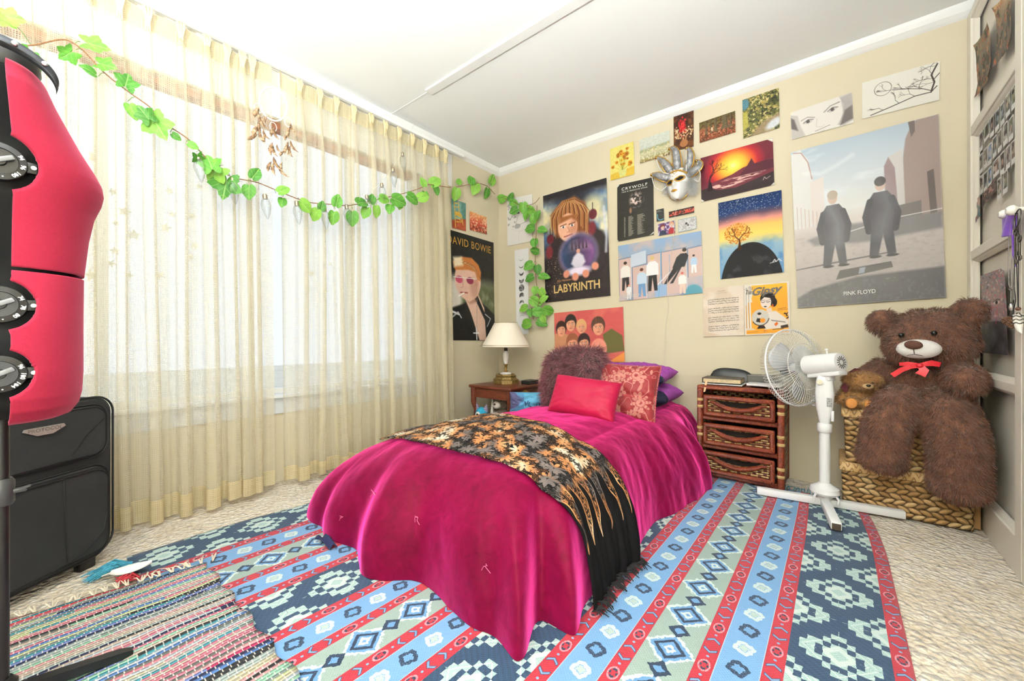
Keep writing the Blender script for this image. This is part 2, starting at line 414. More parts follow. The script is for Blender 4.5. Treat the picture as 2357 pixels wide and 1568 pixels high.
def make_curtain(name, label, pleats, y_start, y_end, ztop, zhem, seed, lean):
    r = random.Random(seed)
    nz = 60
    zs = np.linspace(0, 1, nz) ** 1.0
    # profile points along the cloth for one height
    ps = sorted(pleats); rows = []
    jit = {}
    for i, p in enumerate(ps):
        jit[i] = (r.uniform(-1, 1), r.uniform(.7, 1.25), r.uniform(0, 6), r.uniform(.7, 1.3))
    for tz in zs:
        z = zhem + (ztop - zhem) * tz; dn = 1 - tz
        pts = []
        def fold(i, p):
            j = jit[i]; open_ = min(1, dn * 5 + .12)
            w_ = (.007 + .013 * open_) * j[1]; A = (.022 + .03 * open_ + .02 * dn) * j[3]
            c = p + .018 * j[0] * dn * dn + .006 * math.sin(j[2] + dn * 5) * dn
            bx = .075 + lean * dn
            return [(c - w_ * 1.6, bx), (c - w_, bx + .1 * A), (c - w_ * .95, bx + .5 * A), (c - w_ * 1.15, bx + .85 * A), (c - w_ * .5, bx + A * 1.03), (c + w_ * .5, bx + A * 1.03), (c + w_ * 1.15, bx + .85 * A), (c + w_ * .95, bx + .5 * A), (c + w_, bx + .1 * A), (c + w_ * 1.6, bx)]
        bx = .075 + lean * dn
        seq = [(y_start, bx + .02)]
        for i, p in enumerate(ps):
            f = fold(i, p); prev = seq[-1]; gap = f[0][0] - prev[0]
            # slack between pleats bows softly back and forth
            for k in (.25, .5, .75):
                amp = .007 * math.sin(PI * k) * (.4 + .9 * dn) * (1 if (i % 2) else -.5)
                seq.append((prev[0] + gap * k, bx + amp + .004 * math.sin(i * 2.1 + 9 * k) * dn))
            seq += f
        prev = seq[-1]; gap = y_end - prev[0]
        for k in (.3, .65, 1.0): seq.append((prev[0] + gap * k, bx + .02 * k))
        sag = 0
        rows.append([(x, y, z) for (y, x) in seq])
    P = np.array(rows)  # nz, n, 3
    # catmull-like upsample along the cloth
    def up(P):
        n = P.shape[1]; out = []
        for i in range(n - 1):
            p0 = P[:, max(i - 1, 0)]; p1 = P[:, i]; p2 = P[:, i + 1]; p3 = P[:, min(i + 2, n - 1)]
            for t in (0, .34, .67):
                out.append(.5 * ((2 * p1) + (-p0 + p2) * t + (2 * p0 - 5 * p1 + 4 * p2 - p3) * t * t + (-p0 + 3 * p1 - 3 * p2 + p3) * t ** 3))
        out.append(P[:, -1]); return np.stack(out, 1)
    P = up(P)
    # scalloped top edge and rising / falling hem
    yy = P[:, :, 1]
    P[:, :, 2] += -.012 * (np.abs(np.sin(yy * 17 + seed)) ** 2) * (np.linspace(0, 1, nz)[:, None] ** 6)
    P[:, :, 2] += .012 * np.sin(yy * 7 + seed) * ((1 - np.linspace(0, 1, nz))[:, None] ** 4)
    s = np.concatenate([[0], np.cumsum(np.linalg.norm(np.diff(P[nz // 2], axis=0), axis=1))])
    uv = np.stack([np.broadcast_to(s, P.shape[:2]), P[:, :, 2]], -1)
    t = thing(name, label, 'curtain', (0, 0, 0), group=None)
    link('panel', grid_mesh('panel', P, uv), SHEER, t)
    # pinch pleat stitching tucks along the heading
    PT = plain('pleat_cream_cloth', '#e6d5a8', .9, .05, 40)
    for i, p in enumerate(ps):
        mb = MB()
        for dx in (-.009, .0, .009):
            mb.tube([(.10 + abs(dx) * .3, p + dx * 1.3, ztop - .005), (.112, p + dx * 1.2, ztop - .035), (.108, p + dx * .5, ztop - .075), (.104, p + dx * .9, ztop - .115)], [.005, .008, .006, .003], 6)
        mb.build('pinch_pleat', PT, t)
    return t
LP = [-3.34, -3.24, -3.16, -3.08, -2.98, -2.9, -2.83, ypx(130), ypx(201), ypx(277), ypx(342), ypx(418), ypx(478), ypx(525), ypx(560), ypx(583)]
make_curtain('curtain', 'cream sheer pleated curtain left of the gap, behind the suitcase and dressmaker form', LP, -3.5, ypx(629), 2.30, .025, 3, .05)
RP = [ypx(q) for q in (692, 739, 777, 817, 857, 890, 922, 952, 980, 1008, 1028)]
make_curtain('curtain', 'cream sheer pleated curtain right of the gap, ending beside the portrait poster', RP, ypx(648), ypx(1036), 2.30, .03, 8, .06)
rl = thing('curtain_rail', 'slim white curtain rail fixed under the ceiling above both curtains', 'curtain rail', (0, 0, 0))
MB().box((.085, -2.02, 2.322), (.025, 2.95, .022), bev=.003).build('track', TRIMW, rl, sm=False)
for yy in (-3.2, -2.02, -.9):
    MB().box((.045, yy, 2.328), (.085, .02, .008)).build('bracket', TRIMW, rl, sm=False)

# pale star stickers on the window glass, seen through the sheer
def star_mat():
    m = bpy.data.materials.new('pale_translucent_vinyl'); m.use_nodes = True; nt = m.node_tree; nt.nodes.clear()
    o = nt.nodes.new('ShaderNodeOutputMaterial'); t = nt.nodes.new('ShaderNodeBsdfTranslucent'); d = nt.nodes.new('ShaderNodeBsdfDiffuse'); x = nt.nodes.new('ShaderNodeMixShader')
    t.inputs[0].default_value = (*H('#fffbee'), 1); d.inputs[0].default_value = (*H('#e8e2c8'), 1); x.inputs[0].default_value = .9
    nt.links.new(d.outputs[0], x.inputs[1]); nt.links.new(t.outputs[0], x.inputs[2]); nt.links.new(x.outputs[0], o.inputs[0]); return m
SM = star_mat()
for (k, (x, y, s_)) in enumerate([(190 + a * .4128, 330 + b_ * .4128, c * .41) for a, b_, c in ((75, 80, 50), (170, 270, 30), (235, 380, 40), (185, 445, 22), (285, 510, 45), (80, 525, 25), (180, 600, 30), (160, 670, 30), (50, 735, 50), (260, 735, 30), (485, 265, 30), (465, 470, 35), (430, 735, 35), (500, 395, 25), (610, 405, 30), (650, 240, 28), (625, 570, 28), (605, 635, 25), (740, 745, 25))] + [(690 + a * .4467, 500 + b_ * .4467, c * .45) for a, b_, c in ((135, 72, 22), (38, 150, 18), (60, 290, 25), (45, 368, 18), (130, 378, 22), (155, 240, 15), (560, 185, 20), (545, 285, 22), (535, 410, 18), (375, 275, 17), (240, 150, 17))]):
    p = at(x, y, x=-.064); tt = (p.x - CAM[0]) * FW[0] + (p.y - CAM[1]) * FW[1]; R = s_ * tt / FPX * .8; a0 = k * .7
    pl = [(R * (1 if i % 2 == 0 else .45) * math.cos(a0 + i * PI / 5), R * (1 if i % 2 == 0 else .45) * math.sin(a0 + i * PI / 5)) for i in range(10)]
    vs = [(xx, u, v) for xx in (-.002, .0) for u, v in pl]
    tag(MB().add(vs, [tuple(range(10)), tuple(range(10, 20))[::-1]] + [(i, (i + 1) % 10, 10 + (i + 1) % 10, 10 + i) for i in range(10)]).build('star_sticker', SM, sm=False, loc=p), 'small pale star sticker on the window glass, seen through the sheer curtain', 'sticker', 'pale star stickers on the window glass')
# ================================================================ bed with draped velvet cover
def m_velvet(b):
    co = b.coord('Object')
    n = b.noise(co, 5, 4, .6, .6); n2 = b.noise(co, 22, 3, .6, 1.2)
    f = n * .6 + n2 * .4
    c = b.ramp(f, [(.3, H('#4c001a')), (.5, H('#650227')), (.7, H('#7a0535'))])
    return dict(color=c, rough=.6, sheen=1.0, sheen_rough=.28, sheen_tint=H('#ff57ac'), spec=.1, bump=(n2 * .5 + b.noise(co, 300, 2) * .2, .35, .006))
VELVET = mat('magenta_velvet', m_velvet)
_nt = VELVET.node_tree; _sh = _nt.nodes.new('ShaderNodeBsdfSheen'); _sh.inputs[0].default_value = (*H('#ff48a4'), 1); _sh.inputs[1].default_value = .42
_ad = _nt.nodes.new('ShaderNodeAddShader'); _nt.links.new(_nt.nodes['Principled BSDF'].outputs[0], _ad.inputs[0]); _nt.links.new(_sh.outputs[0], _ad.inputs[1])
_nt.links.new(_ad.outputs[0], [n for n in _nt.nodes if n.type == 'OUTPUT_MATERIAL'][0].inputs[0])
_bp = [n for n in _nt.nodes if n.type == 'BUMP'][0]; _nt.links.new(_bp.outputs[0], _sh.inputs['Normal'])
BZ = .395
# rim of the top (rounded U from head right, round the foot, to head left) and the hem line on the floor
def rim_path():
    x0, x1, yf, R = 1.0, 1.63, -1.76, .20
    p = [(x1, y) for y in np.linspace(-.03, yf + R, 60)]
    p += [(x1 - R + R * math.cos(a), yf + R - R * math.sin(a)) for a in np.linspace(0, PI / 2, 26)[1:]]
    p += [(x, yf) for x in np.linspace(x1 - R, x0 + R, 26)[1:]]
    p += [(x0 + R - R * math.sin(a), yf + R - R * math.cos(a)) for a in np.linspace(0, PI / 2, 26)[1:]]
    p += [(x0, y) for y in np.linspace(yf + R, -.03, 60)[1:]]
    p = np.array(p); s = np.concatenate([[0], np.cumsum(np.linalg.norm(np.diff(p, axis=0), axis=1))])
    return p, s / s[-1], s[-1]
_rim, _rs, RIML = rim_path()
HEM = np.array([(1.80, -.03), (1.80, -.28), (1.945, -.48), (1.905, -.75), (1.89, -.95), (1.86, -1.2), (1.885, -1.4), (1.87, -1.6), (1.885, -1.78), (1.905, -1.88), (1.87, -1.93), (1.815, -1.93), (1.83, -1.99),
                (1.845, -2.055), (1.76, -2.045), (1.68, -2.03), (1.52, -2.015), (1.37, -2.02), (1.28, -2.075), (1.19, -2.095), (1.05, -2.05), (.9, -2.06), (.80, -2.03), (.73, -2.055), (.63, -2.01), (.575, -1.96), (.555, -1.86), (.57, -1.7), (.60, -1.45), (.67, -1.1), (.72, -.6), (.76, -.03)])
# parameter of each hem key along the rim
HK = np.array([0, .055, .10, .15, .192, .245, .29, .335, .37, .392, .402, .411, .424, .436, .452, .468, .492, .512, .526, .54, .558, .575, .59, .602, .618, .63, .648, .68, .73, .80, .90, 1.0])
HT = np.linspace(0, 1, 700)
def _sm(v, k=9):
    q = np.pad(v, k, mode='edge'); return np.convolve(q, np.hanning(2 * k + 1) / np.hanning(2 * k + 1).sum(), 'valid')
HXs = _sm(np.interp(HT, HK, HEM[:, 0]), 5); HYs = _sm(np.interp(HT, HK, HEM[:, 1]), 5)
fr = random.Random(5)
FOLDS = [(.10, .010, .018, .2), (.135, .012, .02, -.1), (.17, .014, .016, .1), (.22, .016, -.02, .1), (.30, .02, .01, 0),
         (.385, .010, .035, .02), (.405, .007, -.05, .05), (.425, .010, .045, -.12), (.45, .010, -.022, -.1), (.475, .014, .02, -.1), (.505, .010, -.02, .05), (.53, .013, .022, .05), (.558, .012, -.022, .03), (.585, .012, .02, .1), (.600, .006, -.028, .05), (.622, .012, .03, .08), (.645, .010, -.015, .05), (.68, .014, .02, 0), (.72, .015, .02, 0), (.78, .02, .02, 0), (.86, .02, .02, 0)]
def bed_surface(p, v):
    """p along the rim 0..1, v 0 = spine of the top, .4 = rim, 1 = hem.  arrays -> (…,3)"""
    rx = np.interp(p, _rs, _rim[:, 0]); ry = np.interp(p, _rs, _rim[:, 1])
    hx = np.interp(p, HT, HXs); hy = np.interp(p, HT, HYs)
    sx = np.full_like(p, 1.345); sy = np.clip(ry, -1.45, 0)
    k = np.clip(v / .4, 0, 1)
    X = sx + (rx - sx) * k; Y = sy + (ry - sy) * k
    edge = np.clip((k - .55) / .45, 0, 1)
    Z = BZ + .022 * (1 - k ** 2) + .018 * (1 - edge ** 2) - .018
    t = np.clip((v - .4) / .6, 0, 1)
    ox = hx - rx; oy = hy - ry; D = np.hypot(ox, oy); ox = ox / D; oy = oy / D
    # bezier down the side
    zr = BZ - .018
    c0 = 0; c1 = D * .62 + .01; c2 = D * .98 + .005; c3 = D
    z0 = zr; z1 = zr - .002; z2 = .18; z3 = .010
    B0 = (1 - t) ** 3; B1 = 3 * (1 - t) ** 2 * t; B2 = 3 * (1 - t) * t * t; B3 = t ** 3
    h = B0 * c0 + B1 * c1 + B2 * c2 + B3 * c3
    f = np.zeros_like(p)
    for (pc, wd, am, dr) in FOLDS:
        q = (p - pc - dr * .03 * (1 - t)) / (wd * (.6 + .7 * t))
        f += am * np.exp(-q * q)
    f *= np.clip((t - .18) / .6, 0, 1) ** 1.2
    pf = (fbm(p * 46, v * 5, 4) - .5) * .022 * np.clip((t - .05) / .3, 0, 1)
    drag = (fbm(p * 120 + t * 3, t * 2.2, 9, 3) - .5) * .010 * np.clip(t / .2, 0, 1)
    h = h + f + pf + drag
    X = X + ox * h * (t > 0); Y = Y + oy * h * (t > 0)
    Zs = B0 * z0 + B1 * z1 + B2 * z2 + B3 * z3
    Z = np.where(t > 0, Zs, Z)
    # soft lumps and rumples of the top
    top = 1 - np.clip((t - .3) / .4, 0, 1)
    Z = Z + top * (.016 * (fbm(X * 5, Y * 5, 31) - .5) + .010 * (fbm(X * 16 + Y * 5, Y * 7, 33) - .5))
    return np.stack([X, Y, np.maximum(Z, .008)], -1)
cp, cv = np.meshgrid(np.linspace(0, 1, 420), np.concatenate([np.linspace(0, .4, 26), np.linspace(.4, 1, 62)[1:]]), indexing='ij')
cP = bed_surface(cp, cv)
bed = thing('bed', 'low single bed with a deep magenta velvet cover draped to the floor', 'bed', (1.355, -.97, 0))
def inbed(o): o.location = -Vector(bed.location); return o
inbed(MB().box((1.335, -.9, .10), (.72, 1.6, .17), bev=.02).build('bed_base', plain('navy_bed_base', '#23284a', .8), bed))
inbed(MB().box((1.33, -.88, .265), (.70, 1.6, .17), bev=.06, seg=4).build('mattress', plain('white_mattress_cloth', '#e6e2da', .9), bed))
cover = inbed(link('duvet_cover', grid_mesh('duvet_cover', cP, np.stack([cp * RIML, cv], -1)), VELVET, bed))
sm_ = cover.modifiers.new('soft', 'SUBSURF'); sm_.levels = 0; sm_.render_levels = 1
def bed_normals(P):
    n = np.cross(np.gradient(P, axis=1), np.gradient(P, axis=0)); n /= np.maximum(np.linalg.norm(n, axis=-1, keepdims=True), 1e-9)
    return n
def across(y, s):
    """point on the bed at position y along it and s across: -1 left hem, 0 spine, 1 right hem (arrays)"""
    r_i = np.arange(60)
    pr = np.interp(-y, -_rim[:60, 1], _rs[:60]); pl = np.interp(y, _rim[-60:, 1], _rs[-60:])
    p = np.where(s >= 0, pr, pl)
    return bed_surface(p, np.abs(s))
# ================================================================ paper on the walls
class Art:
    """paints a picture as vertex colours of a fine sheet: u to the right, v down, both 0..1"""
    def __init__(s, nu, nv, bg, asp=1.0):
        s.U, s.Vv = np.meshgrid(np.linspace(0, 1, nu), np.linspace(0, 1, nv), indexing='ij'); s.asp = asp
        s.C = np.empty((nu, nv, 3)); s.C[:] = np.array(bg) / 255.0; s.px = 1.0 / nv
    def ap(s, a, col):
        col = np.array(col, float)
        if col.max() > 1.0: col = col / 255
        a = np.clip(a, 0, 1)[..., None]; s.C = s.C * (1 - a) + col * a; return s
    def grad(s, stops, along='v', blend=1.0, a=None):
        t = s.Vv if isinstance(along, str) else along
        xs = [q[0] for q in stops]; c = np.stack([np.interp(t, xs, [q[1][k] / 255 for q in stops]) for k in range(3)], -1)
        w = blend if a is None else a[..., None]
        s.C = s.C * (1 - w) + c * w; return s
    def ellm(s, cx, cy, rx, ry, soft=.06, rot=0):
        x = (s.U - cx) * s.asp; y = s.Vv - cy; c, sn = math.cos(rot), math.sin(rot)
        x, y = x * c + y * sn, -x * sn + y * c
        d = np.hypot(x / (rx * s.asp), y / ry) - 1
        return np.clip(.5 - d / max(soft, 1.2 * s.px / min(rx * s.asp, ry)), 0, 1)
    def ell(s, cx, cy, rx, ry, col, soft=.06, rot=0, k=1.0): return s.ap(s.ellm(cx, cy, rx, ry, soft, rot) * k, col)
    def polym(s, pts, soft=0):
        x = s.U * s.asp; y = s.Vv; ins = np.zeros(x.shape, bool); d = np.full(x.shape, 9.0)
        P = [(p[0] * s.asp, p[1]) for p in pts]
        for (x0, y0), (x1, y1) in zip(P, P[1:] + P[:1]):
            if y0 != y1:
                ins ^= ((y0 > y) != (y1 > y)) & (x < (x1 - x0) * (y - y0) / (y1 - y0) + x0)
            l2 = (x1 - x0) ** 2 + (y1 - y0) ** 2 + 1e-12; t = np.clip(((x - x0) * (x1 - x0) + (y - y0) * (y1 - y0)) / l2, 0, 1)
            d = np.minimum(d, np.hypot(x - x0 - t * (x1 - x0), y - y0 - t * (y1 - y0)))
        sd = np.where(ins, d, -d); w = max(soft, s.px)
        return np.clip(.5 + sd / w, 0, 1)
    def poly(s, pts, col, soft=0, k=1.0): return s.ap(s.polym(pts, soft) * k, col)
    def line(s, pts, wd, col, k=1.0, soft=0):
        x = s.U * s.asp; y = s.Vv; d = np.full(x.shape, 9.0); P = [(p[0] * s.asp, p[1]) for p in pts]
        for (x0, y0), (x1, y1) in zip(P, P[1:]):
            l2 = (x1 - x0) ** 2 + (y1 - y0) ** 2 + 1e-12; t = np.clip(((x - x0) * (x1 - x0) + (y - y0) * (y1 - y0)) / l2, 0, 1)
            d = np.minimum(d, np.hypot(x - x0 - t * (x1 - x0), y - y0 - t * (y1 - y0)))
        return s.ap(np.clip(.5 + (wd / 2 - d) / max(soft, s.px), 0, 1) * k, col)
    def noise(s, sc, seed): return fbm(s.U * sc * s.asp, s.Vv * sc, seed)
    def speck(s, sc, amp, seed=1):
        s.C = np.clip(s.C + (s.noise(sc, seed)[..., None] - .5) * 2 * amp, 0, 1); return s
    def patch(s, sc, seed, col, lo=.5, hi=.6, mask=1.0):
        n = s.noise(sc, seed); return s.ap(np.clip((n - lo) / (hi - lo), 0, 1) * mask, col)
    def tree(s, x, y, ang, L, wd, col, depth, r, spread=.5):
        x2 = x + L * math.sin(ang) / s.asp; y2 = y - L * math.cos(ang)
        s.line([(x, y), ((x + x2) / 2 + r.uniform(-.1, .1) * L / s.asp, (y + y2) / 2), (x2, y2)], wd, col)
        if depth > 0:
            for k in range(r.choice((2, 2, 3))):
                s.tree(x2, y2, ang + r.uniform(-spread, spread) * 1.5, L * r.uniform(.6, .85), wd * .65, col, depth - 1, r, spread)
        return s
PAPER = mat('printed_glossy_paper', lambda b: dict(color=b.attr('art'), rough=.38, spec=.35))
MATTE = mat('printed_matt_paper', lambda b: dict(color=b.attr('art'), rough=.75, spec=.2))
def sheet_pts(c4, nu, nv):
    TL, TR, BR, BL = [np.array(p) for p in c4]
    u = np.linspace(0, 1, nu)[:, None, None]; v = np.linspace(0, 1, nv)[None, :, None]
    return (TL * (1 - u) + TR * u) * (1 - v) + (BL * (1 - u) + BR * u) * v
def sheet(name, label, cat, c4, art, nrm, m=PAPER, wave=.003, group=None, parent=None, seed=0, lift=.0045, curl=0):
    nu, nv = art.C.shape[:2]
    P = sheet_pts(c4, nu, nv)
    U, Vv = art.U, art.Vv
    off = lift + wave * (fbm(U * 2.2 + seed, Vv * 3.1 + seed * 1.7, seed) ) + curl * (np.abs(U - .5) * 2) ** 4 * (np.abs(Vv - .5) * 2) ** 4
    P = P + off[..., None] * np.array(nrm)
    c = P.mean((0, 1)); me = grid_mesh(name, P - c)
    at_ = me.color_attributes.new('art', 'BYTE_COLOR', 'POINT')
    col = np.concatenate([np.clip(art.C, 0, 1), np.ones(art.C.shape[:2] + (1,))], -1)
    at_.data.foreach_set('color_srgb', col.reshape(-1).astype(np.float32))
    o = link(name, me, m, parent, loc=tuple(c))
    if label: tag(o, label, cat, group)
    o['_c'] = 0; del o['_c']
    o_pts = dict(P=P, c=c, n=np.array(nrm))
    SHEETS[o.name] = o_pts
    return o
SHEETS = {}
def lettering(o, s, u0, u1, v, h, hexc, bold=0.0, shear=0.0, spacing=1.0, name='lettering', rot=0.0, rough=.4, metal=0.0, sag=None):
    """text set on a sheet between u0 and u1, centred on height v, letter height h (fraction of sheet height)"""
    D = SHEETS[o.name]; P = D['P']; nu, nv = P.shape[:2]
    me = text_mesh(s, 1.0, bold, shear, spacing)
    co = np.array([v_.co[:] for v_ in me.vertices]); mn, mx = co.min(0), co.max(0)
    x = (co[:, 0] - mn[0]) / max(mx[0] - mn[0], 1e-6); y = (co[:, 1] - mn[1]) / max(mx[1] - mn[1], 1e-6)
    u = u0 + (u1 - u0) * x; vv = v + h * (.5 - y) + rot * (x - .5)
    if sag: vv = vv + sag * (2 * x - 1) ** 2
    fu = np.clip(u, 0, 1) * (nu - 1.001); fv = np.clip(vv, 0, 1) * (nv - 1.001); i = fu.astype(int); j = fv.astype(int); a = (fu - i)[:, None]; b_ = (fv - j)[:, None]
    Q = (P[i, j] * (1 - a) + P[i + 1, j] * a) * (1 - b_) + (P[i, j + 1] * (1 - a) + P[i + 1, j + 1] * a) * b_
    Q = Q + D['n'] * .0012 - D['c']
    me.vertices.foreach_set('co', Q.reshape(-1).astype(np.float32)); me.update()
    link(name, me, plain('ink_' + hexc.strip('#'), hexc, rough, 0.0, 5, metal=metal), o)
def backwall(*px): return [at(p[0], p[1], y=0) for p in px]
def sidewall(*px): return [at(p[0], p[1], x=0) for p in px]
NB = (0, -1, 0); NL = (1, 0, 0)
def asp(c4): return ((c4[1] - c4[0]).length + (c4[2] - c4[3]).length) / ((c4[3] - c4[0]).length + (c4[2] - c4[1]).length)
def person(a, cx, top, h, coat, skin=(222, 186, 165), hair=(50, 38, 34), legs=None, lean=0.0, arm=True):
    """small generic standing figure"""
    w_ = h * .16 / a.asp
    L = lean * h / a.asp
    lg = legs or coat
    a.poly([(cx - w_ * .75, top + h * .5), (cx + w_ * .75, top + h * .5), (cx + w_ * .85 - L, top + h), (cx + w_ * .25 - L, top + h), (cx, top + h * .62), (cx - w_ * .3 - L, top + h), (cx - w_ * .85 - L, top + h)], lg)
    a.poly([(cx - w_ * .5 + L * .5, top + h * .15), (cx + w_ * .5 + L * .5, top + h * .15), (cx + w_ * 1.05 + L * .4, top + h * .24), (cx + w_ * 1.1, top + h * .55), (cx - w_ * 1.1, top + h * .55), (cx - w_ * 1.05 + L * .4, top + h * .24)], coat)
    a.ell(cx + L * .6, top + h * .085, h * .055 / a.asp, h * .072, skin); a.ell(cx + L * .6, top + h * .055, h * .062 / a.asp, h * .055, hair)
def face(a, cx, cy, r, skin, hair, hairk=1.0, tilt=0, look=0):
    """generic portrait head: hair, face, brows, eyes, nose, mouth"""
    R = r / a.asp
    a.ell(cx, cy - r * .25, R * .95 * hairk, r * 1.12 * hairk, hair, .12)
    a.ell(cx, cy + r * .08, R * .72, r * .92, skin, .10, tilt)
    a.ell(cx + R * .35, cy + r * .15, R * .35, r * .7, tuple(c * .86 for c in skin), .6, k=.5)
    for s_ in (-1, 1):
        ex = cx + s_ * R * .30 + look * R; ey = cy + r * .02
        a.line([(ex - R * .18, ey - r * .15), (ex, ey - r * .2), (ex + R * .18, ey - r * .15)], r * .05, tuple(c * .5 for c in hair), k=.8)
        a.ell(ex, ey, R * .14, r * .055, (245, 240, 235), .3); a.ell(ex, ey, R * .065, r * .06, (45, 35, 32), .3)
    a.line([(cx + look * R, cy + r * .05), (cx + R * .07 + look * R, cy + r * .36), (cx - R * .06 + look * R, cy + r * .38)], r * .035, tuple(c * .72 for c in skin), k=.8)
    a.ell(cx + look * R * .8, cy + r * .58, R * .22, r * .06, (168, 84, 80), .4)
    a.poly([(cx - R * .75, cy - r * .1), (cx - R * .6, cy - r * .75), (cx, cy - r * 1.0), (cx + R * .6, cy - r * .75), (cx + R * .75, cy - r * .1), (cx + R * .5, cy - r * .45), (cx + R * .1, cy - r * .52), (cx - R * .4, cy - r * .4)], hair, .02)
r_ = random.Random(3)
# ---- portrait poster with gold lettering on the window wall
c4 = sidewall((1024, 526), (1134.6, 559), (1137.8, 784), (1031, 783)); A = Art(130, 250, (36, 36, 34), asp(c4))
A.ap(np.clip((A.Vv - .36) / .12, 0, 1) * np.clip((.80 - A.Vv) / .1, 0, 1), (134, 136, 112)).patch(7, 5, (92, 98, 70), .45, .6, np.clip((A.Vv - .4) / .1, 0, 1)).patch(5, 9, (190, 186, 172), .55, .68, np.clip((A.Vv - .5) / .1, 0, 1))
A.ap(np.clip((.40 - A.Vv) / .05, 0, 1), (33, 34, 32)).ell(.12, .62, .16, .2, (214, 208, 198), .5)
A.poly([(.0, .72), (.3, .66), (.42, .62), (.62, .60), (.80, .66), (1, .74), (1, 1), (0, 1)], (31, 30, 30), .02)
A.poly([(.32, .58), (.62, .54), (.76, .68), (.80, 1), (.64, 1), (.46, .74)], (222, 184, 166), .01).poly([(.34, .60), (.62, .57), (.60, .63), (.44, .655)], (176, 130, 112), .03)
A.poly([(.52, .56), (.62, .57), (.78, .74), (.98, .78), (.92, 1), (.80, 1), (.77, .8)], (28, 28, 29), .01).poly([(0, .74), (.28, .69), (.60, .98), (.60, 1), (0, 1)], (28, 28, 29), .01)
A.line([(.03, .73), (.22, .76)], .02, (205, 206, 208)).line([(.06, .80), (.20, .74), (.26, .79)], .012, (190, 192, 196)).line([(.78, .74), (.90, .78), (.82, .86)], .01, (170, 172, 176))
A.ell(.42, .43, .27, .19, (226, 188, 170), .05).poly([(.20, .42), (.62, .42), (.58, .58), (.44, .635), (.30, .60), (.22, .52)], (224, 184, 165), .02).ell(.60, .44, .05, .035, (214, 160, 140), .3)
A.ell(.55, .50, .09, .1, (180, 132, 112), .8, k=.6)
A.poly([(.12, .28), (.28, .22), (.50, .21), (.64, .26), (.70, .33), (.68, .42), (.62, .41), (.57, .34), (.42, .33), (.28, .345), (.16, .355)], (196, 120, 62), .015)
for k in range(9): A.line([(.14 + k * .03, .33 - k * .008), (.3 + k * .03, .25 + k * .004), (.56 + k * .016, .30 + k * .012)], .006, (236, 200, 140) if k % 2 else (120, 66, 36), k=.8)
A.poly([(.14, .33), (.13, .24), (.3, .22), (.32, .30)], (240, 222, 190), .03)
A.ell(.24, .435, .075, .034, (196, 82, 110), .1).ell(.46, .43, .075, .034, (150, 56, 84), .1).line([(.13, .42), (.58, .405)], .008, (226, 220, 214)).line([(.30, .43), (.32, .50), (.27, .51)], .008, (196, 148, 130))
A.line([(.26, .555), (.40, .55)], .014, (170, 90, 84)).line([(.33, .555), (.22, .59)], .012, (245, 242, 236)).line([(.60, .60), (.58, .96)], .006, (150, 140, 130)).line([(.51, .93), (.63, .93)], .012, (235, 236, 238)).line([(.57, .88), (.58, .99)], .012, (235, 236, 238))
A.speck(40, .03, 4)
o = sheet('poster', 'tall poster of a man in pink sunglasses on the window wall, gold lettering on top', 'poster', c4, A, NL, wave=.006, seed=2)
lettering(o, 'DAVID BOWIE', .03, .93, .085, .07, '#c9963f', .0, spacing=1.1)
# ---- two small prints above it
c4 = sidewall((1037, 457), (1071, 468.5), (1071.4, 533), (1040, 525)); A = Art(50, 90, (120, 160, 150), asp(c4))
A.poly([(0, .72), (1, .55), (1, 1), (0, 1)], (170, 84, 58)).poly([(.66, 0), (1, 0), (1, .58), (.66, .6)], (92, 134, 126))
for x0, y0, x1, y1 in ((.2, .08, .24, .95), (.5, .05, .52, .5), (.24, .42, .72, .5), (.24, .5, .7, .56), (.7, .5, .78, .8), (.3, .6, .68, .66), (.2, .12, .5, .09), (.2, .25, .5, .22), (.3, .75, .74, .7)): A.line([(x0, y0), (x1, y1)], .03, (216, 178, 78))
A.poly([(.22, .40), (.55, .38), (.75, .5), (.26, .55)], (206, 164, 70)).speck(14, .08, 3)
sheet('art_print', 'small print of a yellow wooden seat on teal, above the portrait poster', 'print', c4, A, NL, MATTE, seed=3)
c4 = sidewall((1080, 486), (1119, 500.7), (1119.6, 540), (1080.6, 529.6)); A = Art(60, 60, (205, 108, 72), asp(c4))
A.grad([(0, (224, 160, 96)), (.3, (218, 120, 80)), (.6, (200, 86, 66)), (1, (172, 74, 52))]).patch(12, 3, (236, 186, 150), .55, .62).patch(16, 8, (110, 52, 44), .58, .64, np.clip((A.Vv - .5) * 3, 0, 1)).speck(22, .1, 3)
sheet('art_print', 'small orange and red landscape print near the corner of the window wall', 'print', c4, A, NL, MATTE, seed=4)
# ---- leopard sketch and moon phases beside the corner
c4 = backwall((1168, 460), (1226, 447), (1226, 555), (1169, 567)); A = Art(80, 140, (226, 222, 219), asp(c4))
for k in range(46):
    x = r_.uniform(.03, .75); y = r_.uniform(.12, .62)
    if (x - .55) ** 2 + (y - .5) ** 2 < .035: continue
    A.ell(x, y, .035 * r_.uniform(.6, 1.4), .016 * r_.uniform(.6, 1.5), (150, 147, 146), .5, r_.uniform(0, 3), .7)
A.ell(.46, .34, .05, .016, (80, 78, 78), .2).ell(.42, .62, .12, .05, (168, 166, 165), .4).line([(.45, .4), (.36, .56), (.5, .6), (.8, .55)], .008, (130, 128, 128)).line([(.2, .66), (.5, .74), (.45, 1)], .004, (190, 188, 186)).line([(.5, .74), (.85, .7)], .004, (180, 178, 177))
sheet('pencil_drawing', 'pale pencil drawing of a spotted cat near the room corner, partly behind ivy', 'drawing', c4, A, NB, MATTE, seed=5)
c4 = backwall((1185.5, 577), (1218, 571), (1217.6, 768), (1191, 774)); A = Art(60, 300, (231, 230, 232), asp(c4))
